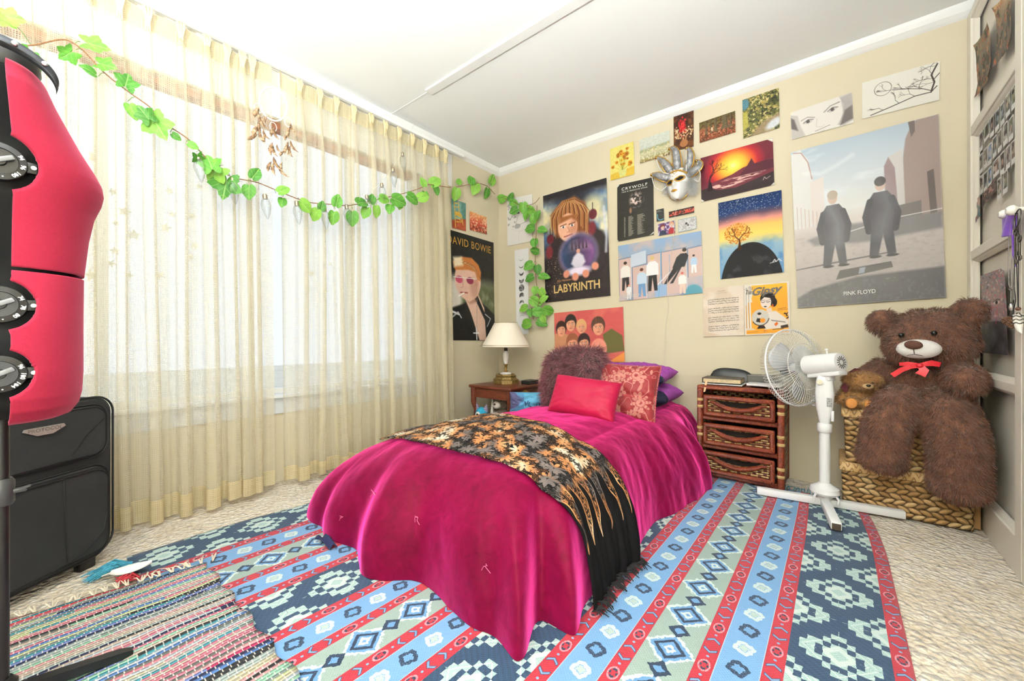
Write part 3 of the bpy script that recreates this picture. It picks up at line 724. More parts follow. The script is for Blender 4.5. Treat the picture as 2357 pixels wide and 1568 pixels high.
for k, ph in enumerate((-.75, -.5, -.1, .3, 1, .6, 0, -.5, -.75)):
    cy_ = .10 + k * .088; rr = .034 if ph != 1 else .04
    mk = A.ellm(.47, cy_, rr / A.asp, rr, .1); n = A.noise(60, 7)
    sh = A.ellm(.47, cy_ + (-(1 + ph) if k < 4 else (1 + ph)) * rr * .9 if ph < 1 else cy_ + 1, rr * 1.12 / A.asp, rr * 1.12, .1)
    a_ = mk * (1 - sh); A.ap(a_, (66, 66, 68)); A.ap(a_ * np.clip((n - .45) * 6, 0, 1), (150, 150, 152))
sheet('moon_phase_banner', 'narrow white strip with a column of dark moon phases behind the lamp shade', 'banner', c4, A, NB, MATTE, seed=6, wave=.008)
# ---- large film poster
c4 = backwall((1251, 452), (1397, 410), (1406, 681), (1257, 697)); A = Art(190, 330, (38, 34, 40), asp(c4))
sk = np.clip((.62 - A.Vv) / .2, 0, 1) * np.clip(1.2 * np.abs(A.U - .42) / .5 + .1, 0, 1)
n1 = A.noise(5, 3); A.grad([(0, (40, 44, 60)), (.5, (86, 118, 160)), (.75, (226, 220, 190)), (1, (250, 236, 190))], n1 * 1.25 - .1, a=np.clip(sk * np.clip((A.Vv - .04) / .08, 0, 1), 0, 1))
A.ell(.80, .22, .16, .10, (244, 226, 166), .9, k=.75).ell(.10, .27, .1, .1, (238, 218, 160), .9, k=.6)
A.poly([(.06, .52), (.18, .40), (.34, .36), (.7, .34), (.92, .44), (1.0, .52), (1, 1), (.06, 1)], (46, 38, 40), .03)
for cx_, cy_ in ((.11, .42), (.79, .28)): A.ell(cx_, cy_, .06, .045, (96, 34, 44), .3).line([(cx_, cy_ - .03), (cx_ + .0, cy_ - .1)], .008, (60, 40, 44)).ell(cx_ - .02, cy_ + .12, .06, .06, (120, 44, 54), .5)
A.ell(.42, .27, .29, .17, (150, 92, 50), .15).poly([(.16, .28), (.12, .20), (.30, .11), (.52, .08), (.68, .16), (.73, .30), (.72, .46), (.60, .42), (.24, .42)], (132, 78, 44), .03)
for k in range(26):
    t = 2 * k / 25 - 1; A.line([(.43 + .10 * t, .095 + .01 * (k % 3)), (.43 + .24 * t, .14 + .04 * abs(t)), (.43 + .31 * t, .23 + .01 * (k % 4)), (.43 + (.30 if abs(t) > .45 else .25) * t, (.36 + .02 * (k % 5)) if abs(t) > .45 else .25 + .012 * (k % 4))], .007, [(214, 150, 86), (90, 50, 30), (232, 190, 130)][k % 3], k=.7)
A.ell(.40, .345, .155, .125, (232, 178, 150), .12).ell(.49, .37, .06, .1, (190, 120, 96), .8, k=.6).poly([(.25, .30), (.30, .24), (.52, .24), (.55, .31), (.46, .27), (.36, .285)], (150, 92, 50), .02)
for ex in (.33, .47): A.ell(ex, .335, .035, .010, (240, 236, 230), .3).ell(ex, .335, .014, .010, (60, 60, 80), .3).line([(ex - .05, .322), (ex + .05, .312)], .008, (110, 70, 44))
A.line([(.40, .34), (.43, .385), (.39, .39)], .006, (186, 124, 100)).line([(.34, .425), (.47, .415)], .010, (160, 82, 78))
A.ell(.55, .60, .285, .178, (176, 160, 214), .35).ell(.55, .60, .262, .163, (40, 44, 66), .25)
A.ap(A.ellm(.55, .60, .25, .155, .2) * np.clip((A.U - .45) * 2.5, 0, 1), (150, 92, 160)).ap(A.ellm(.55, .60, .25, .155, .2) * np.clip((.52 - A.U) * 2.5, 0, 1), (60, 96, 150))
A.ap(A.ellm(.55, .60, .25, .155, .2) * np.clip((.60 - A.Vv) * 6, 0, 1) * np.clip((n1 - .4) * 4, 0, 1), (214, 180, 190)).ell(.55, .75, .17, .04, (238, 226, 248), .7)
for x_ in (.46, .52, .57, .63, .68): A.poly([(x_ - .015, .56), (x_, .46 + .03 * math.sin(x_ * 40)), (x_ + .015, .56)], (70, 52, 66))
A.poly([(.48, .62), (.55, .58), (.63, .62), (.66, .68), (.6, .72), (.5, .72), (.44, .68)], (216, 210, 226), .02).ell(.555, .575, .028, .02, (206, 150, 130), .2)
for x_, y_, q in ((.36, .765, .4), (.50, .80, 0), (.66, .785, -.3), (.80, .73, -.6)): A.ell(x_, y_, .05, .035, (214, 140, 118), .4, q)
A.patch(110, 5, (222, 190, 150), .74, .78, np.clip((A.Vv - .4) * 3, 0, 1) * np.clip((.4 - A.U) * 5, 0, 1))
A.line([(.95, .24), (.975, .5), (.96, .62)], .022, (214, 216, 230), k=.8, soft=.02).speck(40, .03, 6)
o = sheet('poster', 'tall dark fantasy film poster with gold title, showing wild auburn hair above a glowing orb', 'poster', c4, A, NB, wave=.008, seed=7)
lettering(o, 'LABYRINTH', .15, .86, .888, .075, '#d8b87a', .02, metal=.3)
lettering(o, "Jim Henson's", .20, .46, .818, .028, '#c98f66', .0, .25)
# ---- row of small prints under the cornice
c4 = backwall((1405, 344), (1459, 326), (1461, 401.5), (1406, 416.6)); A = Art(80, 120, (222, 208, 118), asp(c4)); A.poly([(0, .82), (1, .74), (1, 1), (0, 1)], (214, 178, 66))
for k in range(22):
    x = r_.uniform(.08, .9); y = r_.uniform(.12, .72); q = r_.uniform(.05, .10)
    A.line([(x, y), (.52, .78)], .01, (150, 150, 60), k=.6); A.ell(x, y, q, q * .7, r_.choice([(214, 150, 44), (200, 132, 40), (226, 186, 60), (176, 110, 40)]), .3); A.ell(x, y, q * .4, q * .28, (150, 92, 36), .5)
A.poly([(.34, .78), (.70, .76), (.64, .97), (.42, .98)], (206, 206, 130)).speck(30, .05, 3)
sheet('art_print', 'small yellow print of a vase of flowers, leftmost of the top row', 'print', c4, A, NB, MATTE, seed=8)
c4 = backwall((1473, 322), (1542, 300), (1542, 357), (1474, 377)); A = Art(100, 80, (200, 202, 190), asp(c4))
A.grad([(0, (204, 206, 194)), (.42, (196, 200, 190)), (.5, (150, 156, 128)), (.62, (196, 190, 150)), (.8, (176, 172, 140)), (.88, (160, 150, 96)), (1, (128, 96, 60))], A.Vv + .06 * A.U - .03).patch(22, 2, (214, 206, 176), .55, .64, (A.Vv > .5)).patch(30, 6, (220, 190, 80), .66, .7, (np.abs(A.Vv - .5) < .06)).speck(26, .06, 4)
sheet('art_print', 'small pale print of open fields behind the tip of the jester mask', 'print', c4, A, NB, MATTE, seed=9)
c4 = backwall((1551, 270), (1597, 255), (1597, 338), (1551.5, 349)); A = Art(70, 120, (62, 40, 32), asp(c4)); A.patch(7, 3, (110, 66, 40), .5, .65).grad([(0, (70, 44, 34)), (1, (130, 84, 56))], blend=.3)
for k in range(60): A.ell(.45 + r_.gauss(0, .09), .38 + r_.gauss(0, .12), .04, .03, r_.choice([(196, 44, 48), (214, 60, 60), (170, 34, 42)]), .3)
for k in range(70):
    x = r_.uniform(.05, .95); A.ell(x, .62 + r_.gauss(0, .09) - abs(x - .5) * .25, .035, .022, r_.choice([(206, 168, 128), (176, 130, 92), (224, 196, 160)]), .4)
A.ell(.52, .84, .2, .11, (168, 112, 74), .2).speck(30, .05, 5)
sheet('art_print', 'narrow dark print of red and cream flowers under the cornice', 'print', c4, A, NB, MATTE, seed=10)
c4 = backwall((1610, 284), (1692.5, 256), (1693.5, 305), (1611, 330)); A = Art(110, 70, (130, 88, 62), asp(c4))
A.grad([(0, (88, 86, 52)), (.3, (120, 106, 66)), (.42, (150, 92, 66)), (1, (132, 70, 48))]).patch(16, 5, (90, 62, 44), .52, .6).patch(20, 8, (186, 122, 92), .58, .64, A.Vv > .4)
for x, w_ in ((.46, .05), (.72, .10), (.20, .03), (.88, .03), (.33, .02)): A.poly([(x - w_ * .6, 0), (x + w_ * .6, 0), (x + w_ * .8, .5), (x + w_ * 1.6, .68), (x - w_ * 1.4, .66), (x - w_ * .8, .5)], (104, 92, 70), .01).line([(x + w_ * .4, 0), (x + w_ * .6, .55)], .02, (66, 56, 44))
A.ell(.36, .5, .03, .09, (206, 186, 150), .2).speck(34, .07, 2)
sheet('art_print', 'small wide print of tree trunks on a russet woodland floor', 'print', c4, A, NB, MATTE, seed=11)
c4 = backwall((1709, 231.5), (1793, 203), (1795, 295), (1711, 320)); A = Art(110, 120, (112, 112, 62), asp(c4))
A.patch(8, 3, (74, 80, 48), .48, .6).patch(14, 8, (170, 150, 86), .55, .62).patch(24, 12, (206, 190, 130), .62, .67).patch(26, 17, (52, 52, 36), .6, .66).ell(.06, .14, .13, .14, (86, 130, 146), .4).poly([(0, .35), (.14, .32), (.16, .72), (0, .8)], (176, 166, 80), .03).poly([(.2, 1), (.55, .72), (1, .60), (1, .86), (.7, 1)], (150, 130, 100), .06).ell(.86, .84, .24, .1, (206, 208, 214), .6, -.5).speck(30, .08, 2)
sheet('art_print', 'square green garden print, rightmost of the small prints under the cornice', 'print', c4, A, NB, seed=12)
# ---- tour poster
c4 = backwall((1421.5, 426.7), (1504.6, 408.4), (1506, 541), (1422, 557)); A = Art(120, 190, (44, 42, 38), asp(c4))
for k in range(24): x = r_.uniform(0, 1); y = r_.uniform(.05, 1); A.line([(x, y), (x + r_.uniform(.1, .35), y + r_.uniform(-.03, .01))], .004, (92, 88, 80), k=.5)
A.ap(A.ellm(.54, .33, .16, .115, .9) * np.clip((A.noise(26, 4) - .46) * 9, 0, 1), (206, 182, 176)).ap(A.ellm(.47, .33, .08, .06, .9) * np.clip((A.noise(30, 8) - .4) * 9, 0, 1), (226, 204, 198)).ell(.38, .50, .035, .05, (140, 104, 84), .6)
for (x0, wd) in ((.20, .035), (.32, .15), (.57, .20)):
    for k in range(26): A.line([(x0, .60 + k * .0135), (x0 + wd * r_.uniform(.45, 1), .60 + k * .0135 - .003)], .006, (196, 188, 172), k=.8)
for p in ([(0, 0), (.07, 0), (0, .05)], [(.88, 1), (1, .97), (1, .94)], [(0, .96), (.04, 1), (0, 1)]): A.poly(p, (226, 224, 220))
o = sheet('poster', 'black tour poster with white lettering and columns of dates, left of the jester mask', 'poster', c4, A, NB, wave=.005, seed=13)
lettering(o, 'CRYWOLF', .13, .84, .095, .05, '#f0eee8', .0, spacing=1.25)
lettering(o, 'THIS IS NEGATIVE SPACE', .13, .84, .15, .02, '#f0eee8', .004, spacing=1.2)
# ---- four tiny cards
c4 = backwall((1511.6, 483.6), (1528.4, 480), (1529.5, 507.8), (1512.2, 511)); A = Art(40, 60, (48, 48, 48), asp(c4)); A.line([(.12, .4), (.15, .7), (.3, .88), (.6, .92), (.9, .86)], .05, (92, 178, 204)).line([(.1, .12), (.5, .12)], .02, (180, 180, 176)).line([(.1, .2), (.75, .2)], .03, (150, 150, 146))
sheet('card', 'tiny black card with a pale blue curve below the mask', 'card', c4, A, NB, seed=14)
c4 = backwall((1540, 488.4), (1598, 475), (1598.5, 490), (1540.4, 502)); A = Art(100, 34, (40, 24, 24), asp(c4)); A.ap(np.clip((A.noise(5, 3) - .42) * 6, 0, 1) * (np.abs(A.Vv - .5) < .3), (190, 62, 48)).ap(np.clip((A.noise(7, 9) - .55) * 8, 0, 1) * (np.abs(A.Vv - .5) < .28), (232, 130, 100))
sheet('card', 'narrow black bordered strip of fiery red pictures below the mask', 'card', c4, A, NB, seed=15)
c4 = backwall((1515, 516.8), (1554, 507.8), (1554.7, 536.8), (1515.8, 543.8)); A = Art(90, 66, (96, 62, 112), asp(c4)); A.patch(5, 3, (206, 196, 220), .5, .66)
A.poly([(.05, 1), (.1, .66), (.28, .56), (.46, .7), (.5, 1)], (52, 58, 84)).poly([(.6, 1), (.64, .6), (.8, .5), (.95, .6), (1, 1)], (170, 44, 52)); face(A, .28, .36, .2, (226, 190, 176), (120, 46, 50)); face(A, .80, .30, .2, (226, 190, 176), (206, 150, 120))
sheet('card', 'small purple photo card of two people above the room poster', 'card', c4, A, NB, seed=16)
c4 = backwall((1561.7, 506.3), (1603.4, 498), (1603.8, 527.4), (1562, 535.8)); A = Art(90, 66, (206, 204, 206), asp(c4)); A.patch(14, 3, (170, 164, 172), .55, .62)
for a_ in ((0, .03), (.97, 1)): A.ap(((A.U >= a_[0]) & (A.U <= a_[1])) * 1.0, (150, 168, 170))
A.ap((A.Vv < .05) * 1.0, (150, 168, 170)).ap((A.Vv > .95) * 1.0, (150, 168, 170)).ell(.45, .42, .06, .09, (52, 50, 52), .2).ell(.54, .56, .05, .08, (60, 58, 60), .2).ell(.36, .66, .12, .16, (176, 172, 176), .2)
sheet('card', 'small pale grey sketch card right of the purple photo card', 'card', c4, A, NB, seed=17)
# ---- room full of people
c4 = backwall((1423.6, 567), (1615, 532), (1619, 674.3), (1426.7, 693.7)); A = Art(240, 190, (150, 172, 204), asp(c4))
A.grad([(0, (140, 168, 206)), (.25, (150, 166, 190)), (.8, (176, 176, 190)), (1, (110, 134, 170))])
A.patch(4, 7, (190, 176, 178), .45, .7)
for x0, x1, y0, y1 in ((.0, .165, .25, .9), (.18, .36, .42, 1), (.37, .535, .25, .9), (.545, .83, .24, .96), (.845, 1, .25, .72)):
    A.poly([(x0, y0), (x1, y0 - .015), (x1, y1), (x0, y1)], (206, 178, 172), .02).line([(x0, y1), (x0, y0), (x1, y0 - .015)], .016, (116, 128, 154)).line([(x1, y0), (x1, y1)], .010, (206, 208, 216))
A.poly([(.17, .20), (.36, .16), (.36, .38), (.17, .42)], (196, 206, 222)).poly([(.46, .80), (.60, .78), (.60, .98), (.46, 1)], (150, 176, 212)).ell(.90, .98, .09, .13, (86, 150, 168), .2).line([(.54, .2), (.535, .6), (.50, 1)], .012, (110, 166, 206)).line([(.64, .3), (.64, .7)], .008, (96, 160, 206)).line([(.5, .78), (.64, .6)], .012, (236, 236, 240))
person(A, .09, .30, .52, (232, 226, 222), legs=(36, 34, 38)); person(A, .30, .46, .5, (196, 212, 232), legs=(110, 150, 196), hair=(90, 46, 40)); person(A, .435, .28, .6, (236, 234, 238), hair=(206, 178, 120), legs=(34, 34, 38)); person(A, .74, .23, .56, (38, 36, 40), lean=.3); person(A, .78, .62, .36, (238, 236, 234), hair=(196, 96, 92), legs=(226, 200, 186)); person(A, .91, .36, .30, (176, 200, 226), legs=(234, 236, 240)); person(A, .13, .72, .26, (232, 230, 232), hair=(214, 124, 84))
o = sheet('poster', 'wide pastel blue poster of seven young people posing in boxes below the mask', 'poster', c4, A, NB, wave=.006, seed=18)
lettering(o, 'YOURSELF', .05, .27, .925, .055, '#c8c6c2', .005, spacing=1.15)
# ---- painted sunset and painted hill tree
c4 = backwall((1613, 365), (1779, 319), (1783, 426), (1615, 466)); A = Art(200, 130, (108, 52, 58), asp(c4))
d = np.hypot((A.U - .47) * 1.25, A.Vv - .36); A.grad([(0, (255, 244, 170)), (.08, (252, 226, 96)), (.22, (246, 176, 66)), (.34, (226, 96, 56)), (.42, (176, 48, 60)), (.55, (112, 48, 60)), (1, (92, 46, 56))], d)
A.poly([(0, .66), (.2, .62), (.45, .55), (.6, .46), (.7, .44), (1, .40), (1, 1), (0, 1)], (112, 56, 66), .01).poly([(.55, .62), (.66, .44), (.72, .30), (.76, .44), (.9, .42), (1, .44), (1, .62), (.6, .7)], (88, 48, 58), .01)
A.ap(A.polym([(.14, .72), (.4, .62), (.9, .64), (.7, .74), (.3, .84)], .03) * np.clip((fbm(A.U * 9, A.Vv * 60, 4) - .45) * 8, 0, 1), (232, 186, 176)).poly([(0, .74), (.1, .72), (.25, .82), (.5, .86), (.75, .78), (1, .70), (1, 1), (0, 1)], (60, 50, 52), .01).ap((A.U > 1) * 1.0, (0, 0, 0))
A.tree(.13, .75, .0, .20, .03, (44, 34, 36), 5, random.Random(4), .55).poly([(.09, .8), (.12, .6), (.15, .6), (.18, .8)], (44, 34, 36)).line([(.86, .84), (.88, .78), (.90, .83), (.95, .79)], .008, (224, 196, 200))
for p in ([(.93, 0), (1, 0), (1, .08)], [(0, .93), (.05, 1), (0, 1)], [(.95, 1), (1, .94), (1, 1)]): A.poly(p, (228, 224, 214))
sheet('painting', 'painted red sunset with a bare black tree, right of the jester mask', 'painting', c4, A, NB, MATTE, seed=19)
c4 = backwall((1653.6, 468), (1799, 438), (1805, 627), (1658.5, 643.6)); A = Art(180, 240, (38, 58, 100), asp(c4))
A.grad([(0, (30, 50, 92)), (.16, (36, 60, 108)), (.22, (92, 76, 96)), (.30, (226, 150, 140)), (.38, (246, 200, 110)), (.48, (248, 214, 116)), (.56, (214, 206, 150)), (.62, (150, 180, 200)), (1, (110, 152, 196))], A.Vv + .02 * np.sin(A.U * 3) + .05 * (A.noise(4, 2) - .5))
A.ap(np.clip((A.noise(9, 5) - .5) * 4, 0, 1) * np.clip((A.Vv - .5) * 5, 0, 1), (92, 140, 190))
for k in range(170): A.ell(r_.uniform(0, 1), abs(r_.gauss(.09, .07)), .004, .003 * r_.uniform(.6, 1.5), (220, 224, 220), .5)
d = np.hypot((A.U - .5) * 1.05, (A.Vv - 1.12) * .95); A.ap(np.clip((.52 - d) / .006, 0, 1), (42, 42, 44)).patch(10, 5, (62, 62, 66), .55, .7, (d < .5))
lf = random.Random(9)
for k in range(420):
    q = lf.uniform(0, 2 * PI); rr = math.sqrt(lf.random()); A.ell(.30 + .21 * rr * math.cos(q), .44 + .13 * rr * math.sin(q), .010, .006, lf.choice([(196, 116, 44), (222, 146, 56), (176, 98, 36), (236, 170, 80)]), .4, k=.85)
A.tree(.33, .62, 0, .10, .018, (90, 50, 26), 4, random.Random(2), .6).poly([(.30, .655), (.325, .55), (.345, .55), (.37, .65)], (70, 42, 26))
for x_ in (.405, .45): A.ell(x_, .60, .014, .010, (36, 34, 36)).poly([(x_ - .02, .64), (x_ - .012, .612), (x_ + .012, .612), (x_ + .02, .64)], (36, 34, 36))
A.line([(.84, .86), (.87, .83), (.89, .86), (.93, .83), (.97, .86)], .008, (220, 222, 224)).line([(.80, .87), (.9, .855)], .006, (220, 222, 224))
sheet('painting', 'painted orange tree and two tiny figures on a black hill under a starry sky', 'painting', c4, A, NB, MATTE, seed=20)
# ---- pencil portrait and photograph of branches
c4 = backwall((1819.6, 261), (1961, 213.5), (1964.5, 283.6), (1822.6, 322.7)); A = Art(180, 100, (226, 220, 214), asp(c4)); g = (120, 114, 112)
A.poly([(0, .1), (.12, .2), (.16, .6), (.24, 1), (0, 1)], (196, 190, 186), .05).poly([(0, .2), (.06, .3), (.12, .75), (0, .6)], (112, 106, 106), .05).poly([(.82, .05), (1, 0), (1, .9), (.86, 1), (.76, .92), (.86, .6)], (186, 180, 178), .04).poly([(.88, .5), (1, .4), (1, .85), (.8, .96)], (104, 98, 98), .05)
for k in range(16): A.line([(.80 + k * .012, 0), (.88 + k * .008, .3), (.80 + k * .012, .9)], .008, (150, 144, 142), k=.6)
A.line([(.18, .42), (.28, .36), (.40, .44)], .03, (140, 132, 130), k=.8, soft=.03).line([(.56, .36), (.66, .22), (.80, .18)], .035, (130, 124, 122), k=.8, soft=.03)
for ex, ey, q in ((.29, .52, 0), (.69, .36, -.35)): A.ell(ex, ey, .075, .07, (200, 194, 190), .3, q).ell(ex, ey, .03, .055, (92, 86, 86), .3).line([(ex - .08, ey + .02), (ex, ey - .07), (ex + .09, ey - .03)], .02, (96, 90, 90))
A.line([(.44, .5), (.42, .78), (.50, .84), (.56, .78)], .008, g, k=.5).line([(.40, .93), (.50, .90), (.64, .85)], .02, (150, 138, 136)).line([(.44, 1), (.55, .98)], .012, (186, 178, 174)).poly([(0, .0), (.05, 0), (0, .1)], (240, 225, 190))
sheet('pencil_drawing', 'wide pencil drawing of a face with intense eyes above the largest poster', 'drawing', c4, A, NB, MATTE, seed=21)
c4 = backwall((1984.4, 192), (2163, 142), (2161, 231.6), (1984.4, 275)); A = Art(230, 120, (226, 222, 212), asp(c4)); bc = (74, 66, 62)
A.line([(.12, .96), (.4, .86), (.7, .74), (.90, .74), (.97, .62)], .022, bc).line([(.90, .74), (.94, .5), (.90, .3), (.97, .05)], .034, bc).line([(.92, .72), (.8, .6), (.62, .5), (.42, .42)], .016, bc).line([(.92, .45), (1, .3)], .02, bc)
br = random.Random(12)
for x, y, a_ in ((.62, .5, -1.2), (.8, .6, -.9), (.42, .42, -1.4), (.92, .3, -.5), (.9, .4, -1.3), (.96, .1, -1.3), (.5, .82, -.6), (.3, .9, -.9), (.7, .74, -.8), (.75, .56, .2), (.94, .5, -1.6)): A.tree(x, y, a_, .13, .009, bc, 3, br, .5)
ths = np.linspace(0, 2 * PI, 40); A.line([(.285 + .115 * math.cos(t), .32 + .18 * math.sin(t)) for t in ths], .010, bc)
sheet('photo_print', 'pale print of bare black branches, rightmost sheet at the top of the wall', 'print', c4, A, NB, MATTE, seed=22)
# ---- largest poster: pale lot with two dark suited figures
c4 = backwall((1820.7, 352.8), (2159.4, 264.7), (2177, 685), (1836.9, 709.6)); A = Art(320, 420, (200, 202, 208), asp(c4))
A.grad([(0, (176, 190, 206)), (.22, (206, 214, 222)), (.42, (232, 232, 232)), (.5, (214, 206, 204)), (.56, (196, 186, 184)), (.78, (176, 168, 166)), (1, (170, 162, 160))]).ap(np.clip((fbm(A.U * 3, A.Vv * 12, 3) - .55) * 5, 0, 1) * (A.Vv < .42), (226, 232, 238))
A.poly([(0, .02), (.07, .0), (.13, .07), (.16, .2), (.16, .5), (0, .5)], (224, 222, 222), .008).line([(.02, .01), (.08, .02), (.13, .09), (.155, .2)], .006, (176, 150, 146)).poly([(.14, .22), (.24, .2), (.24, .48), (.14, .48)], (226, 216, 214), .01)
for k in range(7): A.line([(.03 + k * .03, .36 + .01 * k), (.03 + k * .03, .5)], .004, (176, 140, 132), k=.5)
A.poly([(.78, .5), (.78, .2), (.80, .09), (.84, .02), (.87, .0), (1, .0), (1, .55), (.78, .55)], (156, 138, 134), .006).poly([(.82, .0), (.86, .0), (.86, .06), (.835, .09)], (110, 100, 98)).poly([(.92, .30), (.96, .29), (.97, .53), (.93, .54)], (96, 86, 84)).poly([(.66, .46), (.66, .22), (.69, .17), (.73, .24), (.74, .47)], (150, 128, 132), .006).poly([(.69, .17), (.78, .14), (.78, .48), (.74, .47), (.73, .24)], (206, 202, 202), .006).poly([(.72, .46), (.88, .45), (.88, .54), (.72, .56)], (112, 106, 106))
A.ap(np.clip((fbm(A.U * 30, A.Vv * 90, 8) - .5) * 1.2, 0, .4) * (A.Vv > .56), (146, 136, 134)).poly([(.1, .58), (.4, .52), (1, .53), (1, .62), (.5, .64), (.15, .62)], (126, 122, 124), .02).line([(.3, .58), (.7, .525), (1, .515)], .005, (216, 214, 214))
A.poly([(0, .755), (.3, .735), (.66, .715), (.66, .722), (.3, .745), (0, .762)], (96, 90, 92)).poly([(0, .94), (.12, .89), (.45, .84), (1, .83), (1, 1), (0, 1)], (92, 90, 94), .015).poly([(.33, .79), (.68, .77), (.69, .805), (.30, .845)], (84, 80, 80)).poly([(.47, .79), (.51, .787), (.50, .82), (.46, .823)], (150, 158, 170))
A.ap(np.clip((fbm(A.U * 60, A.Vv * 60, 5) - .55), 0, .4) * (A.Vv > .86), (150, 150, 156))
for cx_, hr in ((.30, (176, 160, 146)), (.63, (52, 46, 44))):
    t0 = .30 if cx_ < .5 else .275; s_ = 1 if cx_ < .5 else -1
    A.poly([(cx_ - .07, t0 + .28), (cx_ + .07, t0 + .28), (cx_ + .085, t0 + .45), (cx_ + .03, t0 + .455), (cx_ + .005, t0 + .33), (cx_ - .03, t0 + .455), (cx_ - .09, t0 + .455)], (66, 64, 72), .004)
    A.poly([(cx_ - .045, t0 + .085), (cx_ + .045, t0 + .085), (cx_ + .085, t0 + .13), (cx_ + .10, t0 + .30), (cx_ - .10, t0 + .30), (cx_ - .085, t0 + .13)], (72, 68, 76), .004).line([(cx_ + .07, t0 + .13), (cx_ + .105, t0 + .22), (cx_ + .085, t0 + .31)], .03, (60, 57, 64)).line([(cx_ - .07, t0 + .13), (cx_ - .105, t0 + .22), (cx_ - .085, t0 + .31)], .03, (60, 57, 64))
    A.ell(cx_, t0 + .045, .034, .036, (206, 176, 160), .12).ell(cx_, t0 + .025, .038, .028, hr, .12).ell(cx_ - .05, t0 + .46, .04, .008, (46, 42, 44), .2).ell(cx_ + .06, t0 + .46, .04, .008, (46, 42, 44), .2)
A.line([(.1, .155), (.22, .18), (.34, .15), (.45, .11)], .012, (240, 243, 246), k=.55, soft=.03).line([(.22, .3), (.33, .5), (.33, .62)], .05, (226, 230, 236), k=.28, soft=.06).line([(.62, .3), (.68, .45), (.62, .6)], .05, (216, 220, 228), k=.25, soft=.07)
o = sheet('poster', 'largest poster, pale lot between sheds with two dark suited figures and white lettering', 'poster', c4, A, NB, wave=.010, seed=23)
lettering(o, 'PINK FLOYD', .35, .57, .933, .024, '#e6e4e2', .0)
# ---- open sheet music: page of staves and orange cover
sm_t = thing('sheet_music', 'open sheet music pinned above the wicker drawers, plain page left and orange cover right', 'sheet music', at(1714, 772, y=0))
def under(o, t):
    o.parent = t; o.location = Vector(o.location) - Vector(t.location); return o
c4 = backwall((1619, 664), (1712.5, 656.7), (1714, 772), (1621, 775)); A = Art(130, 160, (226, 211, 196), asp(c4)); A.patch(3, 4, (214, 196, 176), .5, .7)
for sy_ in range(4):
    for st in range(3):
        y = .25 + sy_ * .182 + st * .043
        for l in range(3): A.line([(.13, y + l * .007), (.88, y - .02 + l * .007)], .0028, (150, 140, 130), k=.8)
        for k in range(26):
            x = .16 + k * .028 + r_.uniform(-.008, .008)
            if r_.random() < .75: A.ell(x, y + .006 - .02 * (x - .13) / .75 + r_.uniform(-.008, .01), .009, .006, (90, 82, 76), .3)
    A.line([(.13, .25 + sy_ * .182), (.13, .35 + sy_ * .182)], .005, (110, 100, 94))
A.poly([(.2, .93), (.4, .99), (.18, 1), (.0, 1), (.02, .9)], (212, 190, 166), .04)
pg = under(sheet('page', None, None, c4, A, NB, MATTE, seed=24, wave=.006, curl=.008), sm_t)
lettering(pg, 'THE GIPSY', .36, .57, .085, .018, '#8a7d6e', .005); lettering(pg, 'CONNECTING HINT', .32, .62, .125, .014, '#9a8d7e')
c4 = backwall((1712.5, 656.7), (1817, 647), (1820, 768), (1715, 772.7)); A = Art(150, 180, (226, 216, 206), asp(c4))
A.poly([(.03, .03), (.95, .03), (.965, .97), (.04, .98)], (240, 166, 62)).ap(A.polym([(.03, .03), (.95, .03), (.95, .4), (.03, .4)]) * np.clip((.4 - A.Vv) * 1.6, 0, 1), (244, 196, 66)).poly([(.02, .02), (.17, .03), (.2, .2), (.17, .28), (.19, .36), (.12, .34), (.03, .42)], (226, 218, 208), .01)
for x_ in (.07, .13): A.line([(x_, .12), (x_, .5), (x_ + .01, .86)], .03, (230, 222, 212)).line([(x_ - .02, .15), (x_ - .018, .86)], .005, (80, 70, 62)).tree(x_, .2, .1, .06, .006, (110, 98, 90), 3, random.Random(int(x_ * 100)), .5)
A.poly([(.03, .86), (.2, .87), (.25, .9), (.03, .9)], (214, 206, 196)).poly([(.44, .62), (.55, .56), (.70, .55), (.88, .68), (.96, .74), (.96, .88), (.45, .9)], (230, 218, 208), .01)
A.poly([(.50, .56), (.50, .5), (.6, .48), (.63, .58)], (226, 208, 198)); A.ell(.53, .30, .165, .13, (46, 40, 40), .05).ell(.66, .38, .075, .09, (46, 40, 40), .08); A.ell(.49, .37, .115, .125, (232, 216, 206), .06).poly([(.40, .24), (.52, .23), (.6, .3), (.46, .27), (.38, .33)], (46, 40, 40), .01)
for ex in (.43, .54): A.line([(ex - .04, .365), (ex, .375), (ex + .04, .36)], .010, (54, 46, 44)).line([(ex - .045, .34), (ex + .045, .325)], .007, (80, 66, 60))
A.ell(.475, .455, .03, .012, (60, 46, 46), .3).ell(.64, .445, .015, .03, (200, 90, 40), .4)
A.ell(.36, .66, .19, .155, (206, 200, 190), .06).ell(.36, .66, .19, .155, (120, 114, 108), .06, k=.0).line([(.36 + .19 * math.cos(t), .66 + .155 * math.sin(t)) for t in np.linspace(.2, 2.6, 20)], .018, (86, 80, 76)).ell(.34, .62, .045, .05, (224, 206, 194), .1).ell(.34, .585, .045, .025, (52, 46, 44), .1).poly([(.26, .74), (.29, .67), (.36, .68), (.36, .76)], (52, 46, 46)).ell(.41, .72, .06, .045, (240, 150, 54), .2).poly([(.28, .88), (.32, .82), (.44, .82), (.48, .88)], (52, 44, 42)).poly([(.66, .80), (.72, .76), (.75, .8), (.69, .85)], (216, 110, 50))
for k in range(12): A.line([(.6 + k * .025, .72 + k * .004), (.62 + k * .025, .74 + k * .004)], .008, (70, 62, 58))
